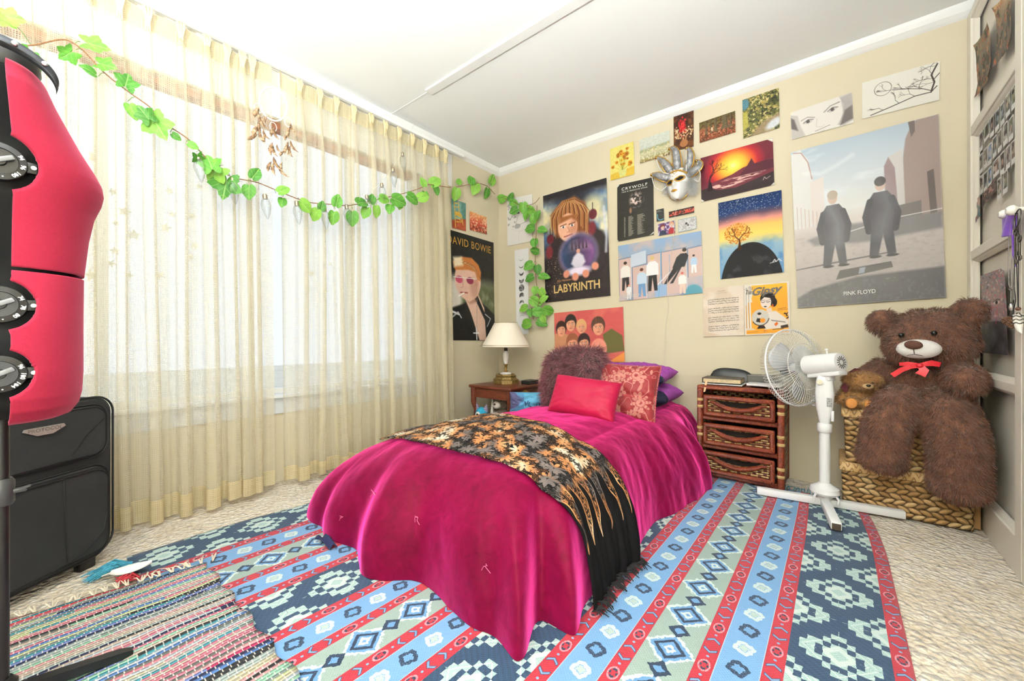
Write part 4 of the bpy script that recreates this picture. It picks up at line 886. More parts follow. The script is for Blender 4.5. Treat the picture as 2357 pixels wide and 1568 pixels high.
A.patch(26, 7, (54, 48, 46), .5, .56, A.polym([(.86, .62), (.95, .52), (.97, .7), (.92, .72)])).poly([(.8, .84), (.95, .82), (.96, .88), (.8, .89)], (70, 56, 48)).line([(.05, .945), (.30, .935)], .010, (190, 116, 40)).line([(.63, .905), (.86, .895)], .012, (80, 60, 40)).line([(.75, .52), (.92, .5)], .006, (96, 72, 40)).line([(.75, .545), (.95, .53)], .006, (96, 72, 40))
cvr = under(sheet('cover', None, None, c4, A, NB, MATTE, seed=25, wave=.005), sm_t)
lettering(cvr, 'The', .045, .18, .15, .085, '#3a3432', .01, .3); lettering(cvr, 'Gipsy', .19, .86, .16, .20, '#3a3432', .035, .35, rot=-.03)
lettering(cvr, "2'-", .43, .51, .925, .045, '#a5482c')
# ---- red group poster above the pillows
c4 = backwall((1276.5, 721), (1435, 706.6), (1439, 833), (1279, 838)); A = Art(210, 170, (200, 88, 88), asp(c4)); A.patch(3, 4, (210, 104, 96), .45, .65)
A.poly([(.0, .42), (.12, .38), (.22, .45), (.3, .7), (.3, 1), (0, 1)], (204, 140, 104), .02).poly([(.72, .48), (.84, .38), (.98, .52), (1, .8), (.76, .84)], (104, 98, 58), .02).poly([(.2, .8), (.4, .66), (.55, .78), (.5, 1), (.15, 1)], (216, 150, 130), .02).poly([(.52, .8), (.72, .74), (.80, 1), (.5, 1)], (206, 134, 112), .03).poly([(.78, 1), (1, .82), (1, 1)], (236, 150, 76), .02)
for cx_, cy_, rr, hr in ((.11, .34, .13, (62, 40, 38)), (.26, .24, .14, (50, 42, 42)), (.42, .32, .12, (222, 168, 116)), (.66, .34, .15, (88, 60, 48)), (.28, .62, .15, (156, 92, 66)), (.45, .62, .14, (58, 40, 40)), (.66, .78, .17, (236, 150, 130))): face(A, cx_, cy_, rr, (232, 160, 128), hr)
A.line([(.63, 0), (.64, 1)], .004, (214, 130, 122), k=.6).line([(0, .70), (1, .72)], .005, (150, 70, 66), k=.6).line([(0, .36), (1, .35)], .004, (214, 120, 110), k=.5)
o = sheet('poster', 'red folded poster of seven young people just above the bed pillows', 'poster', c4, A, NB, wave=.006, seed=26)
lettering(o, 'MAP OF', .035, .15, .86, .035, '#d9c3bd', .01, spacing=1.1)
lettering(o, 'THE SOUL', .035, .10, .905, .02, '#d9c3bd', .01)
# ================================================================ helpers for soft things
def pillow_mesh(name, w_, h_, t_, seed=0, pinch=.05, wr=.008, n=44, power=.5, uvs=1.0):
    u = np.sin(np.linspace(-PI / 2, PI / 2, n)) * .5 + np.linspace(-.5, .5, n)
    U, W = np.meshgrid(u, u, indexing='ij')
    X = w_ / 2 * U * (1 - pinch * (1 - W ** 2)); Y = h_ / 2 * W * (1 - pinch * (1 - U ** 2))
    T = t_ / 2 * np.maximum((1 - U ** 4) * (1 - W ** 4), 0) ** power
    N1 = (fbm(U * 4 + seed, W * 4, seed) - .5) * wr * 4 * np.clip(T / t_ * 3, 0, 1)
    # radial gathers towards the corners
    rad = np.hypot(U, W); N2 = wr * .5 * np.sin(np.arctan2(W, U) * 22 + 6 * fbm(U * 2, W * 2, seed + 3)) * np.clip((rad - .55) * 2, 0, 1) * np.clip(T / t_ * 4, 0, 1)
    top = np.stack([X, Y, T + N1 + N2], -1); bot = np.stack([X, Y, -T + N1 * .3], -1)
    V0 = np.concatenate([top.reshape(-1, 3), bot.reshape(-1, 3)])
    idx = np.arange(n * n).reshape(n, n); q = lambda I: np.stack([I[:-1, :-1].ravel(), I[1:, :-1].ravel(), I[1:, 1:].ravel(), I[:-1, 1:].ravel()], 1)
    idb = idx + n * n; bd = np.zeros((n, n), bool); bd[0] = bd[-1] = bd[:, 0] = bd[:, -1] = True
    idb = np.where(bd, idx, idb)
    F = np.concatenate([q(idx), q(idb)[:, ::-1]])
    me = raw_mesh(name, V0, F)
    uvl = me.uv_layers.new(name='UVMap'); li = np.zeros(len(me.loops), np.int32); me.loops.foreach_get('vertex_index', li)
    uu = np.concatenate([np.stack([X, Y], -1).reshape(-1, 2)] * 2) * uvs
    vv = np.zeros(len(me.vertices) * 3, np.float32); me.vertices.foreach_get('co', vv); uvl.data.foreach_set('uv', (vv.reshape(-1, 3)[:, :2] * uvs)[li].reshape(-1))
    return me
def frame_rot(right, up):
    r = Vector(right).normalized(); n = r.cross(Vector(up)).normalized(); u = n.cross(r)
    return Matrix((r, u, n)).transposed().to_euler()
def fur_on(me, name, n, L, wd=.0016, comb=(0, 0, -.6), jit=.35, seed=0, curl=.3, keep=None):
    """the mesh with short tapered fur strands grown on it, as one mesh"""
    me.calc_loop_triangles(); nt = len(me.loop_triangles)
    co = np.zeros(len(me.vertices) * 3, np.float32); me.vertices.foreach_get('co', co); co = co.reshape(-1, 3).astype(float)
    tri = np.zeros(nt * 3, np.int32); me.loop_triangles.foreach_get('vertices', tri); tri = tri.reshape(-1, 3)
    no = np.zeros(len(me.vertices) * 3, np.float32); me.vertices.foreach_get('normal', no); no = no.reshape(-1, 3).astype(float)
    a, b_, c = co[tri[:, 0]], co[tri[:, 1]], co[tri[:, 2]]
    ar = np.linalg.norm(np.cross(b_ - a, c - a), axis=1); r = np.random.RandomState(seed)
    t = r.choice(nt, n, p=ar / ar.sum()); u = r.rand(n); v = r.rand(n); fl = u + v > 1; u[fl] = 1 - u[fl]; v[fl] = 1 - v[fl]
    P = a[t] + (b_[t] - a[t]) * u[:, None] + (c[t] - a[t]) * v[:, None]
    N = no[tri[t, 0]] * (1 - u - v)[:, None] + no[tri[t, 1]] * u[:, None] + no[tri[t, 2]] * v[:, None]
    if keep is not None:
        k = keep(P); P = P[k]; N = N[k]; n = len(P)
    cl = np.stack([fbm(P[:, 0] * 30 + 9, P[:, 2] * 30 + P[:, 1] * 17, seed + q) - .5 for q in (1, 2, 3)], -1) * 2 * curl
    D = N + np.array(comb) + cl + r.randn(n, 3) * jit * .4; D /= np.linalg.norm(D, axis=1, keepdims=True)
    Ls = (L * (.55 + .6 * r.rand(n)))[:, None]
    S = np.cross(D, r.randn(n, 3)); S /= np.linalg.norm(S, axis=1, keepdims=True)
    D2 = D + np.array(comb) * .6 + cl * .7; D2 /= np.linalg.norm(D2, axis=1, keepdims=True)
    m1 = P + D * Ls * .55; tp = m1 + D2 * Ls * .5
    Q = np.stack([P - S * wd / 2, P + S * wd / 2, m1 - S * wd * .4, m1 + S * wd * .4, tp], 1)
    o = len(co) + np.arange(n)[:, None] * 5
    F = np.concatenate([tri, o + np.array([0, 1, 3]), o + np.array([0, 3, 2]), o + np.array([2, 3, 4])])
    return raw_mesh(name, np.concatenate([co, Q.reshape(-1, 3)]), F)
def blob_mesh(name, fill, voxel=.012, it=6, fac=.5):
    m = MB(); fill(m); me0 = m.mesh('b'); o = bpy.data.objects.new('b', me0); COL.objects.link(o)
    r = o.modifiers.new('r', 'REMESH'); r.mode = 'VOXEL'; r.voxel_size = voxel
    s_ = o.modifiers.new('s', 'SMOOTH'); s_.iterations = it; s_.factor = fac
    me = evaluated(o, name); bpy.data.objects.remove(o); bpy.data.meshes.remove(me0); smooth(me); return me
# ================================================================ floral throw across the bed
def petal(b, u, v, cell, rad, k, seed):
    cu = u / cell; cvv = v / cell
    iu = cu.floor(); iv = cvv.floor()
    jx = (b.hashv(iu + seed, iv) - .5) * .35; jy = (b.hashv(iu + seed + 9.3, iv) - .5) * .35
    lx = cu.fract() - .5 - jx; ly = cvv.fract() - .5 - jy
    r = (lx * lx + ly * ly) ** .5; th = b.math('ARCTAN2', ly, lx)
    pet = abs((th * (k / 2.0) + b.hashv(iu, iv) * 6).sin())
    return (r - (pet * .72 + .28) * (rad / cell)).lt(0) * r.gt(.05), r
def m_throw(b):
    u, v, _ = b.xyz('UV'); co = b.vec(u, v, 0)
    p1, r1 = petal(b, u, v, .088, .040, 8, 1.0); p2, r2 = petal(b, u + .04, v + .045, .060, .020, 6, 4.0)
    sc = abs(b.noise(co, 34, 1, .5, 1.6) * 7).fract(); scr = abs(sc - .5).lt(.10)
    fl = p1.mx(p2)
    vein = abs((r1 * 30).fract() - .5).lt(.10)
    f = (fl * (1 - vein * .5)).mx(scr * .62)
    hue = b.noise(co, 5.5, 2, .6)
    gold = b.ramp(hue, [(.34, H('#7d706c')), (.44, H('#5c5552')), (.50, H('#b87a4a')), (.58, H('#c4976c')), (.66, H('#d2cbb8'))])
    # end panel: long flame leaves, then plain black
    e = u.sst(.44, .48); lv = abs(((v * 11 + (u * 9).sin() * .25 + b.noise(co, 9, 1) * .8)).fract() - .5)
    vf = abs((b.noise(b.vec(u * .6, v * 2, 3), 30, 2, .5, 1.5) * 6).fract() - .5).lt(.15)
    leaf = (lv - .30 - (u - .48) * -1.9).lt(0) * vf * u.lt(.64)
    out = abs(lv - .30 + (u - .48) * 1.9).lt(.03) * u.lt(.64)
    f = f * (1 - e) + leaf.mx(out) * e
    c = b.mix(f, H('#0d0c0d'), gold)
    return dict(color=c, rough=.85, spec=.15, bump=(b.noise(co, 240, 2), .3, .002))
THROW = mat('black_floral_cloth', m_throw)
yn, yf_ = -1.80, -1.30
from mathutils.bvhtree import BVHTree
_n, _m = cP.shape[:2]; _ix = np.arange(_n * _m).reshape(_n, _m)
_F = np.stack([_ix[:-1, :-1].ravel(), _ix[1:, :-1].ravel(), _ix[1:, 1:].ravel(), _ix[:-1, 1:].ravel()], 1)
BEDT = BVHTree.FromPolygons(cP.reshape(-1, 3).tolist(), _F.tolist())
NU, NW = 220, 46; vv = np.linspace(0, 1, NW)
ths = np.concatenate([np.linspace(150, 25, 190), np.linspace(25, -1.5, 111)[1:]])
Pq = np.zeros((NU, NW, 3)); Sq = np.zeros((NU, NW))
for j, w_ in enumerate(vv):
    pts = []
    for th in ths:
        fr_ = (150 - th) / 151.5
        yn_ = -1.795 + .012 * math.sin(th * .05); yf_ = np.interp(fr_, [0, .35, .6, .8, .9, 1], [-1.14, -1.30, -1.36, -1.38, -1.41, -1.43])
        y_ = yn_ * (1 - w_) + yf_ * w_
        d = Vector((math.cos(math.radians(th)), 0, math.sin(math.radians(th))))
        h = BEDT.ray_cast(Vector((1.33, y_, .035)) + d * 3, -d)
        if h[0] is not None: pts.append(h[0][:])
    pts = np.array(pts); L = np.concatenate([[0], np.cumsum(np.linalg.norm(np.diff(pts, axis=0), axis=1))]); tq = np.linspace(0, L[-1], NU)
    for k in range(3): Pq[:, j, k] = np.interp(tq, L, pts[:, k])
    i1 = np.argmax(Pq[:, j, 0] > 1.33); Sq[:, j] = tq - tq[i1]
for _k in range(3):
    Pq[1:-1] = .25 * Pq[:-2] + .5 * Pq[1:-1] + .25 * Pq[2:]; Pq[:, 1:-1] = .25 * Pq[:, :-2] + .5 * Pq[:, 1:-1] + .25 * Pq[:, 2:]
UU, WW = np.meshgrid(np.linspace(-.9, 1, NU), vv, indexing='ij')
for (px_, py_) in ((962, 1192), (1122, 1303), (865, 1135), (790, 1190)):
    d_ = Vector(ray(px_, py_)); h_ = BEDT.ray_cast(Vector(CAM), d_)
    if h_[0] is not None:
        p_ = Vector(h_[0]) - Vector(bed.location) - d_.normalized() * .004; m = MB(); r1 = random.Random(px_)
        for q in range(3): m.tube([p_, p_ + Vector((r1.uniform(-.008, .008), -.010, r1.uniform(-.004, .008))), p_ + Vector((r1.uniform(-.022, .022), -.010, r1.uniform(-.016, .012)))], .0011, 4)
        m.build('tuft_thread', plain('pink_tuft_thread', '#d8618c', .9), bed)
Nq = np.cross(np.gradient(Pq, axis=0), np.gradient(Pq, axis=1)); Nq /= np.maximum(np.linalg.norm(Nq, axis=-1, keepdims=True), 1e-9)
Nq = np.where(Nq[..., 2:3] + Nq[..., 0:1] * np.sign(Pq[..., 0:1] - 1.33) < 0, -Nq, Nq)
low = np.clip((UU - .55) / .4, 0, 1)
offq = .012 + .010 * fbm(UU * 7, WW * 4, 3) + low * (.016 * np.abs(np.sin(WW * 13 + 2 * UU)) + .012 * np.abs(np.sin(WW * 29)))
Pq = Pq + Nq * offq[..., None]; Pq[..., 2] = np.maximum(Pq[..., 2], .016)
uvq = np.stack([Sq, np.broadcast_to(vv[None, :] * .5, UU.shape)], -1)
thr = thing('throw', 'black floral fringed throw laid across the foot half of the pink bed', 'throw', (1.4, -1.55, 0))
o = link('cloth', grid_mesh('cloth', Pq - np.array(thr.location), uvq), THROW, thr)
so = o.modifiers.new('thick', 'SOLIDIFY'); so.thickness = .003; so.offset = 1
m = MB()
for j in range(0, NW):
    p = Pq[-1, j] - np.array(thr.location); r1 = random.Random(j)
    for k in range(2):
        d = Vector((r1.uniform(.02, .05), r1.uniform(-.02, .02), 0)); q0 = Vector(p) + Vector((0, r1.uniform(-.006, .006), .002)); 
        m.tube([q0, q0 + d * .5 + Vector((0, 0, .006)), q0 + d + Vector((0, 0, -.004 if q0.z > .012 else 0))], [.0028, .0024, .0014], 5)
m.build('fringe', plain('black_yarn', '#121113', .9), thr)
# ================================================================ patterned rug
RB = H('#a82233'); RBL = H('#5f8cb8'); RNV = H('#21415f'); RDK = H('#1a2f48'); RGR = H('#8399a0'); RPL = H('#a6bdb9'); RWH = H('#bccac3')
def m_rug(b):
    PER, P = .683, .164
    u, v, _ = b.xyz('UV'); f = u.fract(); co = b.vec(u * PER, v * P, 0)
    fine = b.noise(co, 420, 2, .6); wob = (b.noise(co, 70, 2, .6) - .5)
    ly = (v.fract() - .5) * P; ly2 = ((v * .5).fract() - .5) * P * 2; ly2b = ((v * .5 + .5).fract() - .5) * P * 2
    def hyp(x, y): return (x * x + y * y) ** .5
    def rng_(f0, f1): return f.gt(f0) * f.lt(f1)
    # navy band with stepped medallions
    def med(lx, lyy):
        qx = ((abs(lx) + wob * .006) / .0165).floor() * .0165; qy = ((abs(lyy) + wob * .006) / .022).floor() * .022
        d = qx * 1.02 + qy * .92; dd = abs(lx) * 1.02 + abs(lyy) * .92
        return d, dd
    cN = .5 * (.6984 + 1.0); lx = (f - cN) * PER
    stria = ((u * PER * 260 + v * P * 330).sin() * .5 + .5)
    nav = b.mix(stria * .55, RNV, RDK)
    d1, e1 = med(lx, ly2); d2, e2 = med(abs(lx) - .103, ly2b)
    d = d1.mn(d2); e = e1.mn(e2)
    c = b.mix(d.lt(.072), nav, RWH); grn = b.mix(fine.gt(.5), H('#8fa9a5'), H('#a9c3bd'))
    c = b.mix(d.lt(.072) * (abs((e * 52).fract() - .5).lt(.38)), c, grn)
    c = b.mix(abs(d - .040).lt(.0085), c, nav); c = b.mix(e.lt(.036) * d.lt(.032), c, RWH); c = b.mix(e.lt(.020), c, grn)
    # grey green centre band with diamonds
    lx = (f - .347) * PER; dj = abs(lx) + abs(ly) + wob * .010
    g = b.mix(fine, H('#71877f'), H('#9fb0a8'))
    g = b.mix((dj + wob * .03).lt(.066), g, RWH); g = b.mix((dj + wob * .02).lt(.054), g, RBL)
    g = b.mix(abs(dj - .036).lt(.0062), g, RDK); g = b.mix((dj + wob * .02).lt(.018), g, RWH); g = b.mix(dj.lt(.007), g, RBL)
    lys = ((v + .5).fract() - .5) * P; ds = abs(lx) + abs(lys) + wob * .016
    g = b.mix(ds.lt(.030), g, RDK); g = b.mix(ds.lt(.014), g, RBL); c = b.mix(rng_(.2562, .4378), c, g)
    # two pale blue bands with alternating rosettes
    for (f0, f1) in ((.0615, .1977), (.4993, .6354)):
        lx = (f - (f0 + f1) / 2) * PER; base = b.mix(fine * .35, H('#6d99c4'), H('#5784b0'))
        for ph, col, mid in ((.25, RWH, H('#a7b9b0')), (.75, RDK, RBL)):
            lq = ((v + (.5 - ph)).fract() - .5) * P
            r = hyp(lx, lq * .95); th = b.math('ARCTAN2', lq, lx)
            rr = r - (th * 4).sin() * .0022 + wob * .007 - (th * 9).sin() * .0012
            base = b.mix(rr.lt(.0245) * rr.gt(.0125) * (fine.gt(.38)), base, col); base = b.mix(rr.lt(.0105), base, mid)
        edge = (abs(lx) - .0445).gt(0) * ((v * P * 220).fract()).gt(.45)
        base = b.mix(edge, base, RWH)
        c = b.mix(rng_(f0, f1), c, base)
    # red bands
    for (f0, f1) in ((0, .0615), (.1977, .2562), (.4378, .4993), (.6354, .6984)):
        lx = (f - (f0 + f1) / 2) * PER; red = b.mix(fine.gt(.66), RB, H('#b43c46'))
        r = hyp(lx / .0135, ly / .021); red = b.mix(abs(r - .92).lt(.14) * fine.gt(.45), red, H('#c9929e')); red = b.mix(abs(r - .6).lt(.16) * abs(lx).lt(.005), red, RDK); red = b.mix(abs(r - .6).lt(.16) * abs(ly).lt(.004), red, RDK)
        red = b.mix(hyp(lx, abs(ly) - .036).lt(.0038), red, H('#7d9bbd'))
        ch = abs(ly) - .062 + abs(lx) * -.75 + .008; red = b.mix(abs(ch).lt(.0052) * abs(lx).lt(.0165), red, H('#27405f')); red = b.mix(abs(ch).lt(.003) * abs(lx).lt(.015), red, H('#7395bb'))
        c = b.mix(rng_(f0, f1), c, red)
    wv = ((u * PER * 700).sin() * (v * P * 700).sin())
    return dict(color=c, rough=.95, sheen=.15, bump=(fine * .6 + wv * .25, .5, .003))
RUG = mat('woven_blue_red_rug', m_rug)
gx = np.linspace(.455, 2.622, 110); gy = np.linspace(-2.60, -.235, 110); GX, GY = np.meshgrid(gx, gy, indexing='ij')
left = np.clip((1.9 - GX) / 1.3, 0, 1)
Xw = GX + left * .05 * (GY + 2.1) * np.clip((-1.5 - GY) / .6, 0, 1) - .05 * np.clip((GX - 2.3) / .3, 0, 1) * np.clip((GY + .9) / .65, 0, 1) ** 2
edgew = np.clip((.75 - GX) / .3, 0, 1)
Xw = Xw + edgew * .018 * np.sin(GY * 9)
Zw = .007 + .006 * np.clip(fbm(GX * 3, GY * 3, 5) - .45, 0, 1) + edgew * .006 * (np.sin(GY * 9) + 1) * .5
Uq = np.interp(GX, [.005, .645, 1.285, 1.90, 2.583, 2.624], [-1.0, 0, 1, 2, 3, 3.0615])
rug = thing('rug', 'large blue woven rug with red bands, spread under the bed', 'rug', (1.5, -1.4, 0))
Pr = np.stack([Xw, GY, Zw], -1) - np.array(rug.location)
o = link('pile', grid_mesh('pile', Pr, np.stack([Uq, GY / .164 + .30], -1)), RUG, rug)
so = o.modifiers.new('thick', 'SOLIDIFY'); so.thickness = .006; so.offset = -1
m = MB()
for k in range(150):
    r1 = random.Random(k); x = .46 + 2.15 * k / 150
    for yy, s_ in ((-.235, 1), ):
        q0 = Vector((x - 1.5 - (.05 * max(0, (x - 2.3) / .3) if x > 2.3 else 0), yy + 1.4, .008)); m.tube([q0, q0 + Vector((r1.uniform(-.01, .01), s_ * .03, .004)), q0 + Vector((r1.uniform(-.02, .02), s_ * r1.uniform(.05, .08), -.003))], [.002, .0022, .001], 4)
m.build('fringe', plain('turquoise_yarn', '#3f8fa8', .9, .2, 60), rug)
m = MB()
for k in range(40):
    r1 = random.Random(k + 400); q0 = Vector((.50 + r1.uniform(0, .06) - 1.5, -2.60 + 1.4 + r1.uniform(-.005, .01), .012))
    m.tube([q0, q0 + Vector((r1.uniform(-.03, .03), -.04, .012 + r1.uniform(0, .012))), q0 + Vector((r1.uniform(-.06, .03), r1.uniform(-.09, -.12), -.004))], [.002, .002, .001], 4)
m.build('corner_fringe', plain('turquoise_yarn', '#3f8fa8'), rug)
m = MB()
for k in range(26):
    r1 = random.Random(k + 700); q0 = Vector((.645 + r1.uniform(-.02, .02) - 1.5, -2.60 + 1.4 + r1.uniform(-.01, .01), .014))
    m.tube([q0, q0 + Vector((r1.uniform(-.02, .02), -.015, .02 * r1.random())), q0 + Vector((r1.uniform(-.03, .03), -.04, .006))], [.0022, .0022, .0012], 4)
m.build('tassel', plain('red_yarn', '#b8343f', .9, .3, 80), rug)
# ---- rag rug in the near left corner
def m_rag(b):
    x, y, _ = b.xyz('Object'); wob = b.noise(b.vec(x * 2, y * 1.2, 0), 3, 2) * .05
    row = ((x + wob) / .0105); ir = row.floor(); fr_ = row.fract()
    seg = (y * (.9 + b.hashv(ir, 2.0) * 1.2) + b.hashv(ir, 5.0) * 9).floor()
    h = b.hashv((ir * .5).floor() * 1.37 + b.hashv(ir, seg).gt(.6) * 7.1, seg)
    pal = ['#c9737f', '#b7a497', '#1f2748', '#6f7a76', '#b4bb8c', '#c98f92', '#6877b0', '#a32a55', '#5b5d5a', '#98a3a0', '#ada58c', '#3d8793', '#c06f80', '#232529', '#86b39a', '#c23a40', '#bd6d80', '#8c8b86', '#4a6ea6', '#a8b0b8']
    c = b.ramp(h, [(i / len(pal), H(q)) for i, q in enumerate(pal)], 'CONSTANT')
    t = (y / .017 + b.hashv(ir, 3.0)).fract(); tie = abs(t - .5).lt(.07); c = b.mix(tie * .7, c, H('#d8cfc4'))
    c = b.mix(abs(fr_ - .5).gt(.44) * .65, c, H('#4c4743'))
    hgt = (abs(fr_ - .5) * -1.6 + .8) * (1 - abs(t - .5).lt(.13) * .6)
    return dict(color=c, rough=.95, bump=(hgt + b.noise(b.vec(x, y, 0), 300, 2) * .2, .9, .006))
RAG = mat('rag_strip_weave', m_rag)
rg = thing('rag_rug', 'multicoloured striped rag rug at the near left, overlapping the blue rug', 'rug', (1.6, -2.95, .012))
gx = np.linspace(.70, 2.42, 90); gy = np.linspace(-3.55, -2.428, 60); GX, GY = np.meshgrid(gx, gy, indexing='ij')
sl = np.interp(GY, [-3.5, -2.86, -2.43], [-.10, -.045, .03]) * np.clip((1.6 - GX) / .9, 0, 1)
Pg = np.stack([GX + sl - 1.6, GY + 2.95 + .008 * np.sin(GX * 40), .006 + .004 * fbm(GX * 5, GY * 5, 8)], -1)
o = link('weave', grid_mesh('weave', Pg), RAG, rg); so = o.modifiers.new('thick', 'SOLIDIFY'); so.thickness = .009; so.offset = -1
m = MB()
for k in range(34):
    r1 = random.Random(k); yy = -3.3 + k * .027 + r1.uniform(-.006, .006)
    q0 = Vector((.70 + float(np.interp(yy, [-3.5, -2.86, -2.43], [-.10, -.045, .03])) - 1.6, yy + 2.95, .004))
    for q in range(4):
        e = Vector((r1.uniform(-.05, -.075), r1.uniform(-.03, .03), -.002)); m.tube([q0, q0 + e * .5 + Vector((0, r1.uniform(-.008, .008), .009)), q0 + e], [.0022, .0018, .001], 4)
m.build('fringe', plain('cream_cotton_yarn', '#dfd2bd', .9, .05, 60), rg)
# ---- feather on the rug corner
fe = thing('feather', 'white feather lying on the left corner of the blue rug', 'feather', tuple(at(290, 1322, z=.02)))
a0 = at(240, 1331, z=.02) - fe.location; a1 = at(350, 1302, z=.03) - fe.location; n = 22
tt = np.linspace(0, 1, n); ax = (a1 - a0); sd = Vector((-ax.y, ax.x, 0)).normalized()
prof = .030 * np.sin(np.clip(tt * 1.15 - .12, 0, 1) * PI) ** .7
Pf = np.array([[np.array(a0 + ax * t + sd * p * q + Vector((0, 0, .012 * (1 - q * q) * (p > 0) + .008))) for q in np.linspace(-1, 1, 7)] for t, p in zip(tt, prof)])
o = link('vane', grid_mesh('vane', Pf), plain('white_feather', '#ece8e6', .7, .02, 50), fe); so = o.modifiers.new('t', 'SOLIDIFY'); so.thickness = .002
MB().tube([a0 - ax * .05 + Vector((0, 0, .008)), a0 + ax * .5 + Vector((0, 0, .022)), a1 + Vector((0, 0, .010))], [.002, .0018, .0008], 6).build('quill', plain('white_quill', '#e9dfd2', .5), fe)
# ---- navy cloth poking out under the bed
nc = MB(); p = [at(726, 1246, z=.01), at(750, 1238, z=.012), at(775, 1262, z=.012), at(758, 1268, z=.01)]
base = p[0].copy(); pts = [[np.array(p[0].lerp(p[1], u).lerp(p[3].lerp(p[2], u), v) - base + Vector((0, 0, .010 + .008 * math.sin(u * 7 + v * 4)))) for v in np.linspace(0, 1, 8)] for u in np.linspace(0, 1, 8)]
o = tag(link('cloth', grid_mesh('cloth', np.array(pts)), plain('navy_cloth', '#20284f', .9), loc=base), 'corner of navy cloth sticking out under the left foot of the bed', 'cloth')
so = o.modifiers.new('t', 'SOLIDIFY'); so.thickness = .004
# ================================================================ pillows and cushions
def m_purple(b):
    x, y, z = b.xyz('Object'); co = b.coord('Object')
    e = (y + b.noise(co, 7, 2) * .06); dark = e.lt(-.075)
    c = b.mix(b.noise(co, 5, 2), H('#8e3a94'), H('#a64bab')); c = b.mix(b.vor(co, 26).lt(.10), c, H('#3d1d5c'))
    dk = b.mix(b.noise(co, 14, 3).sst(.45, .62), H('#1d1f3d'), H('#514a63'))
    return dict(color=b.mix(dark, c, dk), rough=.8, bump=(b.noise(co, 18, 3), .3, .01))
PURP = mat('purple_printed_cotton', m_purple)
def put_pillow(name, label, me, m, c, right, up, group=None):
    o = link(name, me, m); o.location = c; o.rotation_euler = frame_rot(right, up); tag(o, label, 'pillow' if name == 'pillow' else 'cushion', group); return o
put_pillow('pillow', 'lower of two purple pillows stacked against the wall at the bed head', pillow_mesh('pillow', .66, .36, .14, 3, wr=.012), PURP, (1.36, -.245, .452), (1, 0, 0), (0, 1, .03))
put_pillow('pillow', 'upper of two purple pillows stacked against the wall at the bed head', pillow_mesh('pillow', .62, .36, .13, 5, wr=.012), PURP, (1.345, -.235, .575), (1, .03, .0), (0, 1, .10))
def m_floral(b):
    u, v, _ = b.xyz('UV'); co = b.vec(u, v, 0); base = b.mix(b.noise(co, 12, 2), H('#84161f'), H('#962329'))
    pk, r = petal(b, u, v, .15, .055, 8, 2.0); pk2, r2 = petal(b, u + .07, v + .08, .11, .030, 4, 6.0)
    ring = abs((r * 9).fract() - .5).lt(.16); stem = abs((b.noise(co, 8, 1, .5, .8) * 6).fract() - .5).lt(.06)
    leaf = b.vor(b.vec(u * 2.2, v, 0), 16).lt(.26) * b.noise(co, 6, 1).gt(.5)
    f = (pk * (1 - ring * .7)).mx(pk2 * .9).mx(stem * .8).mx(leaf)
    return dict(color=b.mix(f * .85, base, H('#c07f72')), rough=.6, sheen=.2, bump=(f + b.noise(co, 200, 2) * .3, .25, .002))
me = pillow_mesh('cushion', .345, .335, .12, 9, wr=.008)
co_ = np.zeros(len(me.vertices) * 3, np.float32); me.vertices.foreach_get('co', co_); co_ = co_.reshape(-1, 3)
co_[:, 2] *= 1 - .38 * np.exp(-((co_[:, 1] + .03) / .018) ** 2); me.vertices.foreach_set('co', co_.reshape(-1))
fc = thing('cushion', 'square dark red floral cushion leaning on the purple pillows', 'cushion', tuple(at(1442, 903, t=2.30)), frame_rot((1, .14, -.03), (-.04, .42, 1)))
link('cover', me, mat('red_floral_brocade', m_floral), fc)
m = MB(); n = 60; per = [(.345 / 2 * a, .335 / 2 * b_) for a, b_ in [(-1 + 2 * k / n, -1) for k in range(n)] + [(1, -1 + 2 * k / n) for k in range(n)] + [(1 - 2 * k / n, 1) for k in range(n)] + [(-1, 1 - 2 * k / n) for k in range(n)]]
per = [(x * (1 - .05 * (1 - (y / .1675) ** 2)), y * (1 - .05 * (1 - (x / .1725) ** 2)), .0025 * math.sin(k * 1.9)) for k, (x, y) in enumerate(per)]
m.tube(per, [.0055 + .002 * math.sin(k * 2.3) for k in range(len(per))], 6, closed=True); m.build('piping', plain('red_cord_trim', '#b0565a', .8, .25, 120), fc)
put_pillow('cushion', 'small plain pink satin cushion in front of the other cushions', pillow_mesh('cushion', .372, .225, .12, 12, pinch=.035, wr=.0022, power=.46), mat('pink_satin', lambda b: dict(color=b.mix(b.noise(b.coord('Object'), 4, 2), H('#a00c36'), H('#b01442')), rough=.5, spec=.25, sheen=.3, sheen_tint=H('#ff7aa0'))), tuple(at(1344, 916, t=2.16)), (.98, .16, -.085), (-.25, .42, .88))
me = pillow_mesh('cushion', .36, .36, .17, 15, pinch=-.12, wr=.01, n=30)
MAUVE = mat('mauve_long_fur', lambda b: dict(color=b.ramp(b.noise(b.coord('Object'), 34, 3, .6), [(.3, H('#5f2c36')), (.55, H('#8d4c56')), (.75, H('#ab6c72'))]), rough=.8, sheen=.3))
o = link('cushion', fur_on(me, 'cushion', 15000, .062, .0030, comb=(.10, -.55, .1), jit=.7, seed=2, curl=.75), MAUVE)
o.location = at(1322, 878, t=2.52); o.rotation_euler = frame_rot((1, .05, .1), (0, .30, 1)); tag(o, 'round shaggy mauve fur cushion behind the pink satin cushion', 'cushion')
